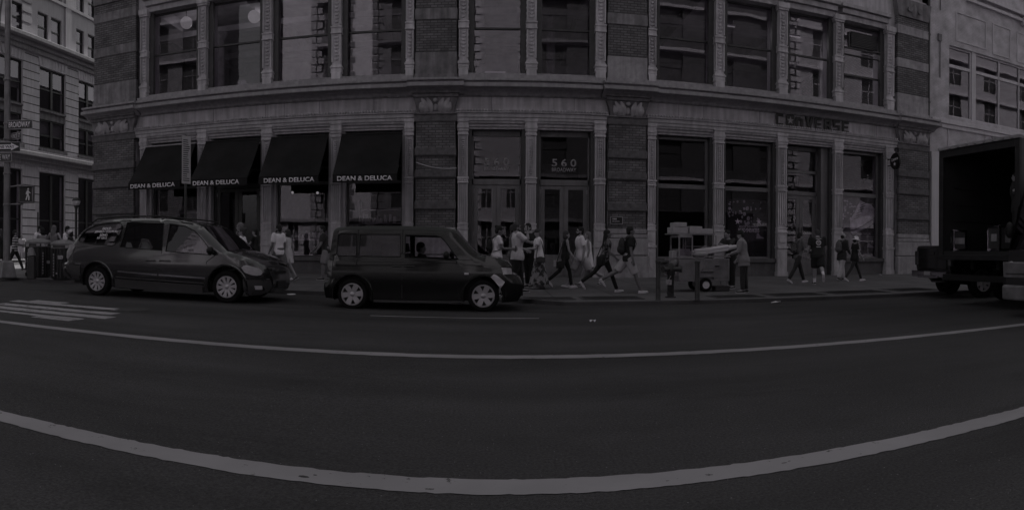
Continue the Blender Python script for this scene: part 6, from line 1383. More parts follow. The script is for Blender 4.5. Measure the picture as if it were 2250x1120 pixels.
for k, (x, w_, h_, z, lb_) in enumerate([(-0.62, 0.42, 0.16, 1.53, 'flat pale carton at the left end of the shelf on top of the food cart'), (-0.2, 0.36, 0.19, 1.53, 'wide pale carton in the middle of the shelf on top of the food cart'), (-0.6, 0.34, 0.12, 1.695, 'topmost pale carton stacked on the left of the cart shelf'), (0.17, 0.3, 0.13, 1.53, 'pale carton at the right end of the shelf on top of the food cart')]):
    def bx_(s, w_=w_, h_=h_): s.box(-w_ / 2, w_ / 2, -0.22, 0.22, 0.002, h_)
    prop('carton', lb_, 'box', bx_, (5.55 + x, 16.3, zc + z), M_sgnw, 'cartons on the cart shelf', rr.uniform(-0.2, 0.2), bevel=0.012)
for k, (z, lb_) in enumerate(((0.87, 'white tub on the upper side shelf of the food cart'), (0.46, 'white tub on the lower side shelf of the food cart'))):
    def tb(s): s.box(-0.07, 0.07, -0.12, 0.12, 0.0, 0.2)
    prop('plastic_tub', lb_, 'tub', tb, (4.76, 16.15, zc + z), M_sgnw, 'white tubs on the cart side shelves', 0.1, bevel=0.015)
def bg(s): s.ball((0, 0, 0), (0.11, 0.14, 0.1), 10, 8); s.ball((0.04, -.05, 0.05), (0.07, 0.08, 0.08), 8, 6)
prop('bread_bag', 'dark tied bag hung on the left end of the food cart', 'bag', bg, (4.72, 16.0, zc + 0.73), M_bag, smooth=60)
def bgs(s): s.box(-0.13, 0.13, -0.1, 0.1, 0, 0.16)
prop('napkin_box', 'small pale box on the cart counter beside the vendor', 'box', bgs, (6.02, 16.2, zc + 0.935), M_sgnw, bevel=0.02)

bt0 = None
for k in range(5):
    if bt0 is None:
        m_ = MB(); m_.lathe([(0.028, 0), (0.03, 0.01), (0.03, 0.13), (0.012, 0.17), (0.012, 0.2), (0, 0.205)], 10); bt0 = m_.build('sauce_bottle', M_sgnw, smooth=40); o = bt0
    else: o = bt0.copy(); C.objects.link(o)
    o.location = (5.98 + 0.065 * k, 16.33 + 0.03 * (k % 2), zc + 0.935); o.scale = (1, 1, (1, .85, 1.1, .9, 1.05)[k]); tag(o, 'small pale sauce bottle in the row at the right end of the cart counter', 'bottle', 'sauce bottles on the cart')
def pb2(s): s.ball((0, 0, 0.12), (0.13, 0.09, 0.13), 10, 8); s.ball((0.03, 0, 0.24), (0.05, 0.04, 0.05), 8, 6)
prop('plastic_bag', 'knotted white plastic bag on the cart counter behind the rolled parasol', 'bag', pb2, (5.75, 16.5, zc + 0.935), M_sgnw, smooth=60)
def pb3(s): s.box(-0.2, 0.2, -0.16, 0.16, 0, 0.12); s.box(-0.21, 0.21, -0.17, 0.17, 0.12, 0.14)
prop('ice_box', 'dark lidded box low on the ground between the cart and its vendor', 'box', pb3, (6.1, 16.15, walk(6.1, 16.15)), M_sgn, bevel=0.01)

for k, (x, lb_) in enumerate(((13.1, 'slim lit tube lamp on the ceiling behind the tall window left of the louvred one'), (15.7, 'slim lit tube lamp on the ceiling behind the louvred upper window'), (9.9, 'slim tube lamp added to light the room behind the upper window over the poster'))):
    t = thing('tube_lamp', lb_, 'lamp', (x, 25.9, 10.9), 0, 'tube lamps on the upper floor')  # the lamp over the poster is added to brighten the upper room
    m_ = MB(); m_.box(-0.5, 0.5, -0.06, 0.06, 0.03, 0.09); m_.cyl((-0.4, 0, 0.09), (-0.4, 0, 0.3), 0.01, 6); m_.cyl((0.4, 0, 0.09), (0.4, 0, 0.3), 0.01, 6); m_.build('fitting', M_white, t)
    m_ = MB(); m_.cyl((-0.48, 0, 0), (0.48, 0, 0), 0.022, 8); m_.build('tube', MATS['lit_globe'], t, smooth=50)
    pl_ = bpy.data.lights.new('tube_light', 'AREA'); pl_.shape = 'RECTANGLE'; pl_.size = 0.9; pl_.size_y = 0.1; pl_.energy = 9; lo_ = bpy.data.objects.new('tube_light', pl_); C.objects.link(lo_); lo_.parent = t; lo_.location = (0, 0, -0.05)
# ================================================================ people
def cloth(name, g, **k): return MATS.get(name) or mat(name, g, k.pop('rough', 0.85), k.pop('var', 0.14), k.pop('scale', 7.0), **k)
def pattern_mat(name, g0, g1, kind, scale):
    if name in MATS: return MATS[name]
    m = mat(name, g0, 0.85, 0.1, 6.0); n = m.node_tree.nodes; L = m.node_tree.links; b = n['Principled BSDF']; tc = [x for x in n if x.bl_idname == 'ShaderNodeTexCoord'][0]
    if kind == 'stripe': t = n.new('ShaderNodeTexWave'); t.bands_direction = 'Z'; t.inputs['Scale'].default_value = scale; t.inputs['Distortion'].default_value = 1.0; t.inputs['Detail Scale'].default_value = 0.3; out = t.outputs['Fac']; th = 0.5
    else: t = n.new('ShaderNodeTexNoise'); t.inputs['Scale'].default_value = scale; t.inputs['Detail'].default_value = 3.0; out = t.outputs['Fac']; th = 0.52
    L.new(tc.outputs['Object'], t.inputs['Vector']); r = n.new('ShaderNodeMapRange'); r.inputs['From Min'].default_value = th - 0.03; r.inputs['From Max'].default_value = th + 0.03; L.new(out, r.inputs['Value'])
    mx = n.new('ShaderNodeMix'); mx.data_type = 'RGBA'; mx.inputs['A'].default_value = tint(g0); mx.inputs['B'].default_value = tint(g1); L.new(r.outputs[0], mx.inputs['Factor']); L.new(mx.outputs['Result'], b.inputs['Base Color']); return m
SK = cloth('skin', 0.3, rough=0.6); SKD = cloth('tanned_skin', 0.17, rough=0.6)
WHT = cloth('white_cotton', 0.8); LGT = cloth('pale_shirt', 0.58); GRY = cloth('grey_cotton', 0.12); MGR = cloth('mid_grey_cotton', 0.24); DRK = cloth('dark_cotton', 0.03); BLK = cloth('black_cotton', 0.012)
KHK = cloth('khaki_cotton', 0.42); DNM = cloth('dark_denim', 0.03); OFW = cloth('off_white_trousers', 0.55)
HB = cloth('black_hair', 0.012); HBR = cloth('brown_hair', 0.05); HBL = cloth('light_hair', 0.15)
SHW = cloth('white_shoe', 0.65); SHD = cloth('dark_shoe', 0.025)
def remesh(mb, name, m, parent, vox, extra=None, smooth_it=3):
    o = mb.build(name, m); md = o.modifiers.new('r', 'REMESH'); md.mode = 'VOXEL'; md.voxel_size = vox; md.use_smooth_shade = True
    sm = o.modifiers.new('s', 'SMOOTH'); sm.iterations = smooth_it; sm.factor = 0.5
    bpy.context.view_layer.update(); bake(o)
    if not len(o.data.materials): o.data.materials.append(m)
    o.data.polygons.foreach_set('use_smooth', [True] * len(o.data.polygons))
    if extra is not None:
        bm = bmesh.new(); bm.from_mesh(o.data); me2 = extra.mesh('x', 60); bm.from_mesh(me2); bm.to_mesh(o.data); bm.free()
    o.parent = parent; return o
def ry(a): return Matrix.Rotation(-a, 3, 'Y')        # pitch forward (towards +x) of a hanging limb
DOWN = Vector((0, 0, -1))
def person(px, r, h, head, label, fem=False, top='tee', tm=None, bottom='pants', bm_=None, hair='short', hm=None, skin=None, shoe=None, sock=None,
           legs=((22, 8, 0), (-18, 22, -35)), arms=((-20, 25, 8), (22, 25, 8)), lean=3, look=0, nod=0, xy=None, z=None, glasses=False, beard=False, hat=None, cat='person', wide=1.0, group=None, seat_z=None):
    """legs: (thigh pitch, knee bend, foot pitch) left then right; arms: (shoulder pitch, elbow bend, outward) left then right, degrees"""
    tm, bm_, hm, skin, shoe = tm or WHT, bm_ or DRK, hm or HB, skin or SK, shoe or SHD
    s = h / 1.75; x, y = xy or atr(px, r); zg = z if z is not None else walk(x, y)
    P = thing('person', label, cat, (x, y, zg), R(head), group)
    lw = 0.88 if fem else 1.0; lw *= wide
    lean_ = R(lean); up = Vector((math.sin(lean_), 0, math.cos(lean_)))
    J = {}
    for sd_, nm, (a, k, f) in ((1, 'L', legs[0]), (-1, 'R', legs[1])):
        hip = Vector((0, sd_ * 0.085, 0)); d1 = ry(R(a)) @ DOWN; d2 = ry(R(a - k)) @ DOWN
        kn = hip + d1 * 0.43; an = kn + d2 * 0.415; fd = Vector((math.cos(R(f)), sd_ * 0.12, math.sin(R(f))))
        J[nm] = (hip, kn, an, fd, R(f))
    low = min(min((J[n][2] - Vector((0, 0, 0.085))).z, (J[n][2] + J[n][3] * 0.17).z - 0.03) for n in 'LR')
    pel = seat_z / s if seat_z else -low
    O = Vector((0, 0, pel))
    def S(v): return (v + O) * s
    sh_c = up * 0.475; neck = up * 0.53
    HM = Matrix.Translation(S(up * 0.545 + Vector((math.sin(lean_) * 0.03, 0, 0)))) @ Matrix.Rotation(R(look), 4, 'Z') @ Matrix.Rotation(R(nod), 4, 'Y') @ Matrix.Scale(s, 4)
    A = {}
    for sd_, nm, arm in ((1, 'L', arms[0]), (-1, 'R', arms[1])):
        a, e, o_ = arm[:3]; inw = arm[3] if len(arm) > 3 else 0
        shd = sh_c + Vector((0, sd_ * (0.165 if fem else 0.185) * (0.5 + wide / 2), 0))
        d1 = Matrix.Rotation(R(sd_ * o_), 3, 'X') @ (ry(R(a)) @ DOWN); d2 = Matrix.Rotation(R(-sd_ * inw), 3, 'Z') @ (Matrix.Rotation(R(sd_ * o_ * 0.5), 3, 'X') @ (ry(R(a + e)) @ DOWN))
        el = shd + d1 * 0.28; wr_ = el + d2 * 0.25; A[nm] = (shd, el, wr_, d2)
    body = MB(); ext = MB()
    tw = 0.9 if fem else 1.0
    def torso(m, grow=0.0, z0=-0.06, z1=0.5, flare=0.0):
        prof = [(-0.10, .150, .112), (-0.02, .165, .118), (0.08, .150 if fem else .152, .105), (0.18, .128 if fem else .145, .095), (0.30, .145 if fem else .165, .112), (0.40, .158 if fem else .178, .115), (0.47, .150 if fem else .175, .09), (0.515, .085, .065)]
        pts, rad = [], []
        for z_, a, b in prof:
            if z_ < z0 - 1e-6 or z_ > z1 + 0.02: continue
            g2 = grow + (flare * max(0, (0.15 - z_)) if flare else 0)
            pts.append(S(up * z_ + Vector((0.012 if z_ > .2 else 0, 0, 0)))); rad.append(((a * wide + g2) * s * (tw if z_ > 0.1 else 1), (b * wide + g2) * s))
        m.tube(pts, rad, 14, side=(0, 1, 0))
    torso(body)
    body.tube([S(up * 0.49), S(up * 0.55), S(up * 0.62 + Vector((0.01, 0, 0)))], [0.062 * s, 0.052 * s * lw, 0.052 * s * lw], 10)
    # head: skull, jaw, nose, ears
    body.ball((0.0, 0, 0.125), (0.092, 0.074, 0.105), 16, 12, HM); body.ball((0.032, 0, 0.068), (0.062, 0.054, 0.062), 12, 8, HM); body.ball((0.052, 0, 0.03), (0.03, 0.03, 0.024), 10, 6, HM)
    body.tube([HM @ Vector((0.085, 0, 0.13)), HM @ Vector((0.108, 0, 0.092)), HM @ Vector((0.09, 0, 0.082))], [0.009 * s, 0.014 * s, 0.01 * s], 6)
    body.ball((0.086, 0, 0.055), (0.012, 0.022, 0.01), 8, 6, HM); body.ball((0.078, 0, 0.138), (0.016, 0.05, 0.012), 8, 6, HM)
    for sd_ in (-1, 1): body.ball((-0.002, sd_ * 0.076, 0.1), (0.018, 0.009, 0.03), 8, 6, HM)
    for nm in 'LR':
        hip, kn, an, fd, f = J[nm]; sg_ = 1 if nm == 'L' else -1
        body.tube([S(hip + Vector((0, 0, 0.03))), S(hip * .65 + kn * .35), S(kn), S(kn * .65 + an * .35), S(an)], [0.09 * s * lw, 0.078 * s * lw, 0.054 * s * lw, 0.056 * s * lw, 0.036 * s], 12)
        body.ball(S(kn), 0.054 * s * lw, 10, 8)
        shd, el, wr_, d2 = A[nm]
        body.ball(S(shd), 0.058 * s * lw, 10, 8)
        body.tube([S(shd), S(shd * .6 + el * .4), S(el), S(el * .7 + wr_ * .3), S(wr_)], [0.052 * s * lw, 0.046 * s * lw, 0.036 * s * lw, 0.038 * s * lw, 0.025 * s], 10)
        side = Vector((0, 1, 0)).cross(d2); side = side.normalized() if side.length > 0.1 else Vector((1, 0, 0))     # width axis of the hand
        pn = d2.cross(side).normalized() * sg_
        pc = wr_ + d2 * 0.05; body.tube([S(wr_ - d2 * 0.01), S(pc), S(wr_ + d2 * 0.095)], [(0.026 * s, 0.02 * s), (0.038 * s, 0.018 * s), (0.036 * s, 0.014 * s)], 8, side=side)
        for k, (of, ln) in enumerate(((-0.028, 0.062), (-0.0095, 0.074), (0.0095, 0.078), (0.028, 0.07))):
            b0 = wr_ + d2 * 0.085 + side * of; b1 = b0 + d2 * ln * 0.5 - pn * 0.008; b2 = b0 + d2 * ln * 0.85 - pn * 0.026; ext.tube([S(b0), S(b1), S(b2)], [0.0095 * s, 0.009 * s, 0.007 * s], 6)
        b0 = wr_ + d2 * 0.03 + side * 0.028; ext.tube([S(b0), S(b0 + side * 0.022 + d2 * 0.025 - pn * 0.012), S(b0 + side * 0.026 + d2 * 0.052 - pn * 0.022)], [0.012 * s, 0.011 * s, 0.008 * s], 6)
        if not shoe or bottom == 'x': pass
    if z is None or True:
        for nm in 'LR':
            hip, kn, an, fd, f = J[nm]; a0 = an - Vector((0, 0, 0.035)); body.tube([S(an), S(a0 + fd * 0.03), S(a0 + fd * 0.14 - Vector((0, 0, .02)))], [0.036 * s, 0.04 * s, 0.03 * s], 8)
    bo = remesh(body, 'body', skin, P, 0.013, ext)
    # upper garment
    if top:
        t = MB(); hem = {'tee': -0.1, 'loose': -0.1, 'tank': -0.06, 'jacket': -0.1, 'dress': -0.1}[top]
        torso(t, 0.022 if top in ('loose', 'jacket') else 0.014, hem, 0.5, 0.10 if top in ('loose', 'jacket') else 0.03)
        if top in ('jacket',): t.tube([S(Vector((0, 0, -0.02))), S(Vector((-0.01, 0, -0.2)))], [(0.19 * s, 0.15 * s), (0.215 * s, 0.17 * s)], 14, side=(0, 1, 0))
        elif top == 'loose': t.tube([S(Vector((0, 0, -0.0))), S(Vector((-0.01, 0, -0.13)))], [(0.185 * s * wide, 0.14 * s * wide), (0.20 * s * wide, 0.155 * s * wide)], 14, side=(0, 1, 0))
        if top == 'dress':
            t.tube([S(Vector((0, 0, 0.1))), S(Vector((0, 0, -0.05))), S(Vector((0.0, 0, -0.32)))], [(0.145 * s, 0.11 * s), (0.185 * s, 0.14 * s), (0.215 * s, 0.19 * s)], 16, side=(0, 1, 0))
        if top not in ('tank', 'dress'):
            for nm in 'LR':
                shd, el, wr_, d2 = A[nm]
                if top == 'jacket': t.tube([S(shd + up * 0.01), S(el), S(el * .1 + wr_ * .9)], [0.074 * s * lw, 0.058 * s * lw, 0.046 * s * lw], 10); t.ball(S(el), 0.057 * s * lw, 8, 6)
                else: t.tube([S(shd + up * 0.012), S(shd * .25 + el * .75 if not fem else shd * .4 + el * .6)], [0.07 * s * lw, 0.064 * s * lw], 10)
                t.ball(S(shd + up * 0.005), 0.069 * s * lw, 10, 8)
        if top in ('tank', 'dress'):
            for nm in 'LR': shd = A[nm][0]; t.tube([S(up * 0.42 + Vector((0.05, shd.y * 0.5, 0))), S(up * 0.5 + Vector((0, shd.y * 0.55, 0))), S(up * 0.4 + Vector((-0.07, shd.y * 0.5, 0)))], 0.022 * s, 6)
        remesh(t, {'tee': 'shirt', 'loose': 'shirt', 'tank': 'tank_top', 'jacket': 'jacket', 'dress': 'dress'}[top], tm, P, 0.016)
    if bottom:
        t = MB()
        if bottom in ('pants', 'wide', 'shorts'):
            t.tube([S(Vector((0, 0, 0.09)) + up * 0.03), S(Vector((0, 0, 0))), S(Vector((0, 0, -0.07)))], [(0.158 * s * wide, 0.118 * s * wide), (0.176 * s * wide, 0.13 * s * wide), (0.165 * s * wide, 0.118 * s * wide)], 14, side=(0, 1, 0))
            for nm in 'LR':
                hip, kn, an, fd, f = J[nm]; g = {'pants': 0.016, 'wide': 0.035, 'shorts': 0.05}[bottom] * (0.7 if fem and bottom == 'pants' else 1)
                if bottom == 'shorts': t.tube([S(hip), S(hip * .5 + kn * .5), S(hip * 0.02 + kn * 0.98)], [(0.092 * lw + 0.01) * s, (0.07 * lw + g) * s, (0.056 * lw + g) * s], 12)
                else: t.tube([S(hip), S(hip * .5 + kn * .5), S(kn), S(kn * .5 + an * .5), S(an)], [(0.092 * lw + 0.008) * s, (0.072 * lw + g) * s, (0.052 * lw + g) * s, (0.05 * lw + g) * s, (0.036 + g * 1.1) * s], 12); t.ball(S(kn), (0.052 * lw + g) * s, 10, 8)
            nmx = {'pants': 'trousers', 'wide': 'trousers', 'shorts': 'shorts'}[bottom]
        else:
            ln = {'maxi': -0.80, 'skirt': -0.4}[bottom]; fw = 0.27 if bottom == 'maxi' else 0.2
            t.tube([S(Vector((0, 0, 0.1))), S(Vector((0, 0, -0.02))), S(Vector((0, 0, ln * .5))), S(Vector((0.0, 0, ln)))], [(0.15 * s, 0.11 * s), (0.185 * s, 0.14 * s), (0.22 * s, 0.2 * s), (fw * s, 0.26 * s)], 22, side=(0, 1, 0)); nmx = 'skirt'
            for k in range(9):
                a = 2 * PI * k / 9; t.tube([S(Vector((0.10 * math.cos(a), 0.12 * math.sin(a), -0.05))), S(Vector((0.25 * math.cos(a), 0.26 * math.sin(a), ln)))], [0.03 * s, 0.05 * s], 6)
        remesh(t, nmx, bm_, P, 0.016)
    # shoes
    for nm in 'LR':
        hip, kn, an, fd, f = J[nm]; t = MB(); b = an + Vector((0, 0, -0.05)); fd_ = fd.normalized(); upf = Vector((-math.sin(f), 0, math.cos(f)))
        t.tube([S(b - fd_ * 0.055 - upf * .005), S(b + fd_ * 0.02), S(b + fd_ * 0.12 - upf * 0.012), S(b + fd_ * 0.175 - upf * 0.018)], [(0.034 * s, 0.034 * s), (0.041 * s, 0.042 * s), (0.045 * s, 0.03 * s), (0.032 * s, 0.018 * s)], 10, side=(0, 1, 0))
        sh = t.build('shoe', shoe, P, smooth=60)
        so = MB(); so.tube([S(b - fd_ * 0.07 - upf * .03), S(b - fd_ * 0.03 - upf * .033), S(b + fd_ * 0.12 - upf * 0.033), S(b + fd_ * 0.19 - upf * 0.03)], [(0.03 * s, 0.01 * s), (0.04 * s, 0.012 * s), (0.046 * s, 0.012 * s), (0.034 * s, 0.009 * s)], 10, side=(0, 1, 0)); so.build('sole', SHW if shoe is SHD or shoe is SHW else SHD, sh, smooth=60)
        if sock: t = MB(); t.tube([S(an + (kn - an) * 0.38), S(an), S(b)], [0.05 * s, 0.043 * s, 0.043 * s], 10); t.build('sock', sock, P, smooth=60)
    # hair, face details
    if hair:
        t = MB()
        t.ball((-0.016, 0, 0.148), (0.098, 0.084, 0.098), 16, 12, HM); t.ball((-0.045, 0, 0.1), (0.062, 0.08, 0.085), 12, 10, HM)
        if hair == 'bob': t.ball((-0.03, 0, 0.07), (0.085, 0.092, 0.1), 12, 10, HM); t.ball((0.03, 0, 0.19), (0.06, 0.07, 0.045), 10, 8, HM)
        if hair == 'long': t.tube([HM @ Vector((-0.03, 0, 0.15)), HM @ Vector((-0.06, 0, 0.03)), HM @ Vector((-0.085, 0, -0.1)), HM @ Vector((-0.10, 0, -0.22))], [(0.088 * s, 0.07 * s), (0.095 * s, 0.055 * s), (0.09 * s, 0.045 * s), (0.06 * s, 0.03 * s)], 12, side=(0, 1, 0))
        if hair == 'bun': t.ball((-0.105, 0, 0.19), (0.042, 0.042, 0.042), 10, 8, HM)
        if hair == 'tail': t.tube([HM @ Vector((-0.1, 0, 0.15)), HM @ Vector((-0.14, 0, 0.08)), HM @ Vector((-0.12, 0, -0.05))], [0.03 * s, 0.032 * s, 0.015 * s], 8)
        if hair == 'bald': t = MB(); t.ball((-0.04, 0, 0.1), (0.066, 0.08, 0.07), 14, 10, HM)
        remesh(t, 'hair', hm, P, 0.013, smooth_it=2)
    t = MB(); [t.ball((0.082, sd_ * 0.03, 0.118), (0.008, 0.012, 0.007), 8, 6, HM) for sd_ in (-1, 1)]; build_split(t, 'eye', HB, P, smooth=60)
    if glasses:
        t = MB()
        for sd_ in (-1, 1): t.ball((0.092, sd_ * 0.032, 0.118), (0.01, 0.027, 0.019), 10, 8, HM); t.tube([HM @ Vector((0.085, sd_ * 0.06, 0.124)), HM @ Vector((0.0, sd_ * 0.08, 0.118))], 0.004 * s, 5)
        t.build('sunglasses', BLK, P, smooth=60)
    if beard: t = MB(); t.ball((0.05, 0, 0.038), (0.045, 0.052, 0.036), 12, 8, HM); t.ball((0.02, 0, 0.06), (0.05, 0.07, 0.034), 12, 8, HM); t.build('beard', hm, P, smooth=60)
    if hat:
        t = MB()
        if hat[0] == 'brim': t.lathe([(0.165, -0.035), (0.1, 0.0), (0.096, 0.02), (0.088, 0.075), (0.05, 0.1), (0, 0.105), ], 22, (0.0, 0, 0.165), M=HM); t.lathe([(0.098, -0.01), (0.16, -0.042), (0.167, -0.038), (0.1, 0.0)], 22, (0, 0, 0.165), M=HM)
        else: t.ball((-0.005, 0, 0.165), (0.102, 0.088, 0.085), 16, 10, HM); t.slab([(0.06, -0.06), (0.13, -0.055), (0.165, 0), (0.13, 0.055), (0.06, 0.06)], 0.17, 0.182, HM)
        t.build('hat', hat[1], P, smooth=50)
    P['_sh'] = 0
    info = dict(P=P, S=S, A=A, J=J, up=up, s=s, HM=HM, head=R(head)); return info
def W(i, v): return i['P'].matrix_world @ v if False else Matrix.Translation(i['P'].location) @ Matrix.Rotation(i['head'], 4, 'Z') @ v
def backpack(i, m, label, sz=1.0):
    """worn pack: a thing of its own, on its wearer's back"""
    up, S, s = i['up'], i['S'], i['s']; c = S(up * 0.29 - Vector((0.185, 0, 0)))
    t = thing('backpack', label, 'backpack', tuple(W(i, Vector(c))), i['head']); k = s * sz
    b = MB(); b.ball((0, 0, 0), (0.085 * k, 0.135 * k, 0.2 * k), 14, 10); b.ball((0, 0, -0.08 * k), (0.09 * k, 0.14 * k, 0.13 * k), 14, 10); b.build('bag', m, t, smooth=60)
    b = MB(); b.ball((-0.065 * k, 0, -0.08 * k), (0.05 * k, 0.1 * k, 0.09 * k), 12, 8); b.build('pocket', m, t, smooth=60)
    b = MB()
    for sd_ in (-1, 1): b.tube([Vector(p) * s for p in ((0.05, sd_ * .09, .16), (0.16, sd_ * .1, .25), (0.3, sd_ * .11, .2), (0.335, sd_ * .12, .05), (0.26, sd_ * .15, -.1), (0.06, sd_ * .12, -.15))], [(0.028 * s, 0.008 * s)] * 6, 6, side=(0, 1, 0))
    b.build('strap', m, t, smooth=60); return t
def handbag(i, side, m, label, w_=0.28, h_=0.24, d_=0.1, drop=0.32, name='shoulder_bag', back=0.0, strap=True, out=0.13):
    S, s, up = i['S'], i['s'], i['up']; sd_ = 1 if side == 'L' else -1
    c = S(Vector((-back, sd_ * (0.17 + out), 0.475 - drop - 0.1)))
    t = thing(name, label, 'bag', tuple(W(i, Vector(c))), i['head'])
    b = MB(); b.ball((0, 0, -h_ * 0.25), (w_ * .42, d_ * .5, h_ * .45), 14, 10); b.box(-w_ * .42, w_ * .42, -d_ * .4, d_ * .4, -h_ * .6, h_ * .1); b.build('bag', m, t, smooth=50, bevel=0.01)
    if strap: b = MB(); b.tube([(-w_ * .4, 0, 0), (-w_ * .2 + back * .5, -sd_ * out * 0.7, drop * .8), (back, -sd_ * out, drop + 0.14), (w_ * .2 + back * .5, -sd_ * out * .7, drop * .8), (w_ * .4, 0, 0)], 0.012, 6); b.build('strap', m, t, smooth=60)
    return t
def held(i, side, build, name, label, cat, m, fwd=0.09, rz=0.0):
    shd, el, wr_, d2 = i['A'][side]; c = i['S'](wr_ + d2 * fwd); s = MB(); build(s); o = s.build(name, m, bevel=0.003); o.location = W(i, Vector(c)); o.rotation_euler = (0, 0, i['head'] + rz); return tag(o, label, cat)
PHONE = lambda s: s.box(-0.008, 0.008, -0.036, 0.036, -0.07, 0.075)
STAND = ((2, 2, 0), (-3, 3, 0)); WALK = ((26, 6, 12), (-22, 14, -38)); WALK2 = ((-22, 14, -38), (26, 6, 12)); HANG = ((0, 12, 7), (3, 12, 7)); SW = ((-24, 14, 7), (22, 22, 7)); SW2 = ((22, 22, 7), (-24, 14, 7))
# -- far left group
person(2, 24, 1.66, 190, 'woman in a black dress with long hair, cut by the left edge beyond the pole', True, 'dress', BLK, 'skirt', BLK, 'long', HBR, legs=STAND, arms=HANG)
person(32, 25.4, 1.70, 40, 'person in a striped shirt and black trousers walking just right of the traffic pole', False, 'tee', pattern_mat('striped_jersey', 0.5, 0.02, 'stripe', 3.2), 'pants', BLK, 'short', HB, legs=WALK, arms=((5, 70, 8), (10, 75, 8)), skin=SKD)
person(48, 44.5, 1.72, -60, 'distant person in pale clothes on the far corner of the side street', False, 'loose', OFW, 'shorts', LGT, 'short', HBR, legs=STAND, arms=((10, 80, 10), (5, 30, 10)), z=0.33)
person(80, 22.3, 1.76, 10, 'dark haired man in a pale shirt behind the left litter bin, bending his head', False, 'tee', WHT, 'pants', DNM, 'short', HB, legs=STAND, arms=((20, 60, 6), (20, 60, 6)), lean=12, nod=15, look=10)
person(94, 21.6, 1.66, 165, 'dark haired person in a grey top close beside the man behind the left bin', True, 'tee', MGR, 'pants', DNM, 'bob', HB, legs=STAND, arms=((20, 60, 6), (20, 60, 6)), lean=4)
person(118, 22, 1.76, 95, 'woman with long light brown hair and a grey top seen from behind between the bins', True, 'tank', MGR, 'pants', DNM, 'long', HBL, legs=STAND, arms=((5, 95, 34, 40), (-5, 80, 34, 30)), wide=1.08)
person(142, 21.2, 1.72, 15, 'man in a white shirt in profile above the right litter bin', False, 'tee', WHT, 'pants', DNM, 'short', HB, legs=STAND, arms=((20, 60, 6), (25, 70, 6)), lean=10, nod=8)
person(159, 20.9, 1.58, 200, 'dark haired person in a pale-trimmed cap, lowest head of the group by the minivan tail', True, 'tee', DRK, 'pants', DNM, 'bob', HB, legs=STAND, arms=HANG, hat=('cap', LGT), lean=8)
# -- in front of the delicatessen
person(534, 16.6, 1.67, 186, 'woman in a white T-shirt and sunglasses, bare-armed, walking left behind the minivan bonnet', True, 'tee', WHT, 'shorts', DRK, 'bun', HBR, legs=WALK, arms=((10, 30, 6), (15, 40, 6)), glasses=True, wide=1.12)
person(529, 18.6, 1.80, 188, 'taller sunglassed person whose head shows above the woman in the white T-shirt', False, 'tee', GRY, 'pants', DRK, 'short', HBL, legs=STAND, arms=HANG, glasses=True)
i = person(563, 22.3, 1.68, 180, 'person in black with bare arms standing in the dark delicatessen doorway', True, 'tee', BLK, 'pants', BLK, 'short', HB, legs=STAND, arms=((30, 70, 8), (-8, 15, 10)), lean=5); held(i, 'L', lambda s: s.box(-.05, .05, -.04, .04, -.08, .06), 'paper_cup_bag', 'white paper bag held by the person in the dark doorway', 'bag', WHT)
person(613, 19.4, 1.82, 156, 'dark haired man in a white T-shirt and grey shorts walking left past the deli window', False, 'tee', WHT, 'shorts', GRY, 'short', HB, legs=((24, 6, 10), (-20, 14, -36)), arms=((6, 20, 8), (-8, 18, 8)), shoe=SHW, skin=SKD, beard=True, look=20, wide=1.05)
i = person(633, 19.9, 1.67, 160, 'woman in a short pale dress and cap walking beside the man in the white T-shirt', True, 'dress', LGT, None, None, 'bob', HBR, legs=((-22, 12, -30), (18, 4, 8)), arms=((5, 20, 8), (-14, 20, 8)), hat=('cap', HBR)); handbag(i, 'L', DRK, 'small dark bag hanging at the side of the woman in the pale dress', 0.16, 0.16, 0.06, 0.5)
person(716, 20.7, 1.80, 196, 'man in a dark T-shirt and grey shorts leaning toward the shop behind the boxy car', False, 'tee', DRK, 'shorts', MGR, 'short', HB, legs=((10, 6, 0), (-10, 8, -14)), arms=((14, 22, 8), (20, 24, 8)), lean=10, skin=SKD, shoe=SHD, nod=6, wide=1.05)
# -- in front of the entrance
i = person(1091, 15.4, 1.70, 8, 'woman in a white T-shirt with hair in a bun looking down at her phone', True, 'loose', WHT, 'pants', BLK, 'bun', HB, legs=STAND, arms=((12, 78, 6, 12), (22, 66, 6, 12)), nod=18, skin=SKD); backpack(i, BLK, 'black bag on the back of the woman looking at her phone', 0.8); held(i, 'R', PHONE, 'mobile_phone', 'small dark phone held by the woman with the bun', 'phone', BLK)
i = person(1137, 16.15, 1.82, 12, 'man in a loose pale shirt and dark trousers holding a phone to his ear', False, 'loose', LGT, 'pants', BLK, 'short', HBR, legs=((12, 4, 0), (-8, 6, -8)), arms=((10, 60, 6), (52, 128, 12, 30)), beard=True, glasses=True, wide=1.08, lean=-2); held(i, 'R', PHONE, 'mobile_phone', 'dark phone pressed to the ear of the man in the pale shirt', 'phone', BLK)
person(1126, 17.9, 1.80, 5, 'dark haired man almost hidden behind the man phoning in the pale shirt', False, 'tee', GRY, 'pants', DRK, 'short', HBR, legs=STAND, arms=HANG)
i = person(1162, 18.3, 1.86, -128, 'tall bearded man in black between the phoning man and the woman in a skirt', False, 'tee', BLK, 'pants', BLK, 'short', HB, legs=STAND, arms=((30, 85, 6, 20), (28, 80, 6, 20)), beard=True, nod=8); held(i, 'L', lambda s: s.lathe([(.03, -.06), (.038, .05)], 10), 'paper_cup', 'pale paper cup held in front of the tall bearded man', 'cup', LGT)
skirtm = pattern_mat('patterned_skirt', 0.27, 0.04, 'noise', 7.0)
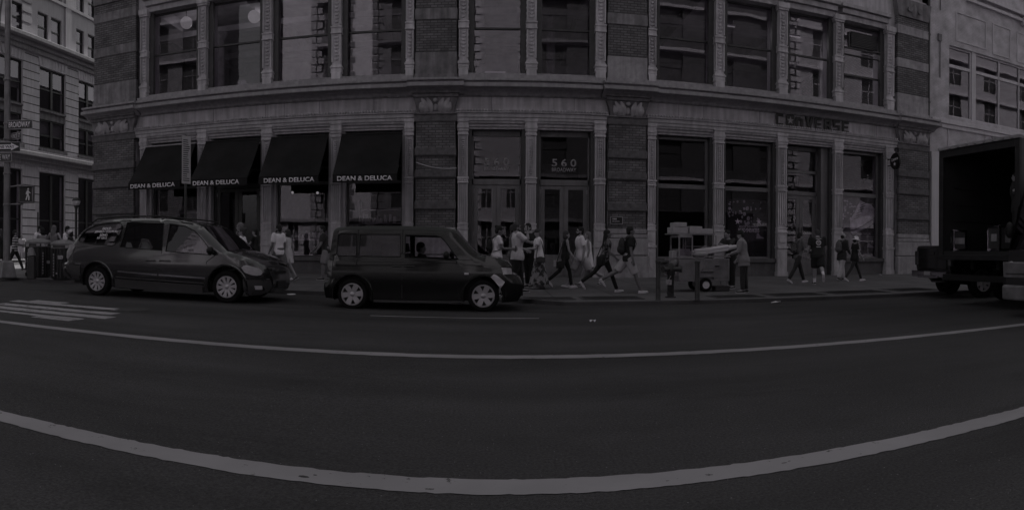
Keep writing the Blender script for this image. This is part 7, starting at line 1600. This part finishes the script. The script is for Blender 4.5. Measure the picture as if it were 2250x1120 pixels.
i = person(1185, 17.5, 1.68, 182, 'woman in a white top and long patterned skirt with sunglasses on her head, facing left', True, 'tee', WHT, 'maxi', skirtm, 'short', HBL, legs=((6, 4, 0), (-6, 4, 0)), arms=((22, 66, 6, 10), (26, 60, 6, 10)), shoe=SK, wide=1.12, nod=6, hat=('cap', HBR)); handbag(i, 'L', cloth('brown_leather', 0.06), 'brown half-moon bag resting on the hip of the woman in the long skirt', 0.3, 0.2, 0.08, 0.42)
i = person(1242, 17.9, 1.66, 4, 'woman with a dark bob in a black tank top and black trousers walking right', True, 'tank', BLK, 'pants', BLK, 'bob', HBR, legs=((20, 12, 4), (-26, 24, -45)), arms=((-26, 12, 8), (10, 25, 8)), shoe=SHW); handbag(i, 'R', BLK, 'black bag with magazines carried behind the woman in the tank top', 0.26, 0.26, 0.08, 0.52, back=0.2); held(i, 'L', lambda s: s.box(-.12, .1, -.006, .006, -.16, .02), 'magazine', 'folded pale magazine in the hand of the woman in the tank top', 'magazine', LGT)
person(1277, 18.2, 1.84, 184, 'bearded man in a white T-shirt, sunglasses and pale shorts walking left', False, 'loose', WHT, 'shorts', KHK, 'short', HB, legs=((-30, 34, -42), (26, 4, 8)), arms=((-14, 24, 8), (6, 18, 8)), shoe=SHW, beard=True, glasses=True)
i = person(1293, 19.1, 1.68, 176, 'woman in a short sleeveless white dress just behind the bearded man walking left', True, 'dress', WHT, None, None, 'long', HBL, legs=((20, 6, 6), (-24, 16, -34)), arms=((-6, 20, 8), (8, 30, 8)))
i = person(1328, 16.5, 1.71, 2, 'woman with long black hair, a patterned blouse and black trousers striding right', True, 'tee', pattern_mat('patterned_blouse', 0.16, 0.015, 'noise', 13.0), 'pants', BLK, 'long', HB, legs=((-36, 18, -50), (24, 4, 10)), arms=((-10, 30, 8), (6, 40, 8)), lean=8, shoe=SHW, skin=SKD); handbag(i, 'R', BLK, 'black shoulder bag hanging behind the woman in the patterned blouse', 0.26, 0.32, 0.12, 0.34, back=0.16)
i = person(1380, 16.2, 1.79, 0, 'young man in a black T-shirt and long khaki shorts striding right with a pack', False, 'tee', BLK, 'shorts', KHK, 'short', HB, legs=((-38, 26, -50), (22, 2, 6)), arms=((4, 20, 8), (-6, 18, 8)), lean=6, shoe=SHW, skin=SKD); backpack(i, DRK, 'dark backpack on the young man in long khaki shorts', 1.05)
# -- round the food cart and the shoe shop
person(1607, 18.3, 1.72, -150, 'person in dark clothes leaning over the food from behind the cart', False, 'tee', DRK, 'pants', DRK, 'short', HB, legs=STAND, arms=((50, 50, 10, 10), (45, 60, 10, 10)), lean=16, nod=16)
person(1634, 16.7, 1.66, 150, 'vendor in a long grey jacket and dark cap at the right end of the cart', False, 'jacket', MGR, 'pants', DRK, 'short', HB, legs=STAND, arms=((12, 60, 8, 10), (4, 30, 8)), lean=6, nod=14, hat=('cap', BLK), wide=1.1)
i = person(1753, 21.4, 1.77, 8, 'man in a grey T-shirt with a patterned backpack walking right, looking at his phone', False, 'tee', GRY, 'pants', DRK, 'short', HB, legs=((24, 6, 8), (-24, 10, -34)), arms=((14, 74, 6, 8), (18, 70, 6, 8)), lean=6, nod=14, shoe=SHW); backpack(i, pattern_mat('patterned_bag', 0.1, 0.02, 'noise', 14.0), 'patterned backpack on the man in the grey T-shirt', 1.0); held(i, 'R', PHONE, 'mobile_phone', 'phone in the hands of the man with the patterned backpack', 'phone', BLK)
i = person(1797, 20.6, 1.82, 70, 'man seen from behind in black shorts and a black T-shirt with a round print', False, 'loose', BLK, 'shorts', BLK, 'short', HBR, legs=((8, 4, 0), (-22, 40, -62)), arms=((-6, 22, 14), (4, 30, 8)), lean=8, nod=20, sock=WHT, wide=1.18)
m_ = MB(); S_, up_v = i['S'], i['up']; c = S_(up_v * 0.36 - Vector((0.165, 0, 0))); Mx = Matrix.Translation(c) @ Matrix.Rotation(R(90), 4, 'Z') @ Matrix.Rotation(R(8), 4, 'X')
m_.lathe([(0.055, 0.02), (0.085, 0.02), (0.085, 0.03), (0.055, 0.03), (0.055, 0.02)], 20, (0, 0, 0), 'y', M=Mx); m_.box(-.05, .05, .018, .028, .012, .03, Mx); m_.box(-.035, .035, .018, .028, -.03, -.012, Mx); m_.box(-.09, .09, .018, .028, .115, .135, Mx); m_.box(-.07, .07, .018, .028, -.15, -.12, Mx); m_.build('shirt_print', LGT, i['P'])
i = person(1850, 23.2, 1.76, 12, 'balding man in a dark jacket and off-white trousers with a backpack walking right', False, 'jacket', DRK, 'wide', OFW, 'bald', HB, legs=((12, 4, 4), (-12, 8, -20)), arms=((10, 40, 8), (6, 30, 8)), lean=5, nod=8); backpack(i, GRY, 'grey backpack on the balding man in off-white trousers', 1.1)
person(1878, 22.8, 1.66, -6, 'woman in a white sun hat, black top and dark jeans beside the balding man', True, 'loose', BLK, 'pants', DNM, 'short', HB, legs=((24, 4, 8), (-24, 12, -36)), arms=((-14, 20, 10), (12, 20, 10)), hat=('brim', WHT), nod=10, shoe=SHW)
# -- in the car and on the truck
person(0, 0, 1.74, 0, 'dark haired driver in profile at the wheel of the black boxy car', False, 'tee', BLK, 'pants', BLK, 'short', HB, legs=((84, 60, 0), (84, 60, 0)), arms=((45, 40, 6, 8), (45, 40, 6, 8)), lean=-10, nod=8, xy=(BX + 0.02, BY + 0.36), z=0.0, seat_z=0.56, skin=SKD)
person(0, 0, 1.76, 120, 'worker in a dark grey T-shirt with one elbow out, standing on the box truck floor', False, 'tee', DRK, 'pants', BLK, 'short', HB, legs=STAND, arms=((-10, 100, 50, 75), (0, 12, 5)), xy=(10.15, 9.42), z=1.2, wide=1.1)
for o in list(bpy.data.objects):
    if '_sh' in o.keys(): del o['_sh']
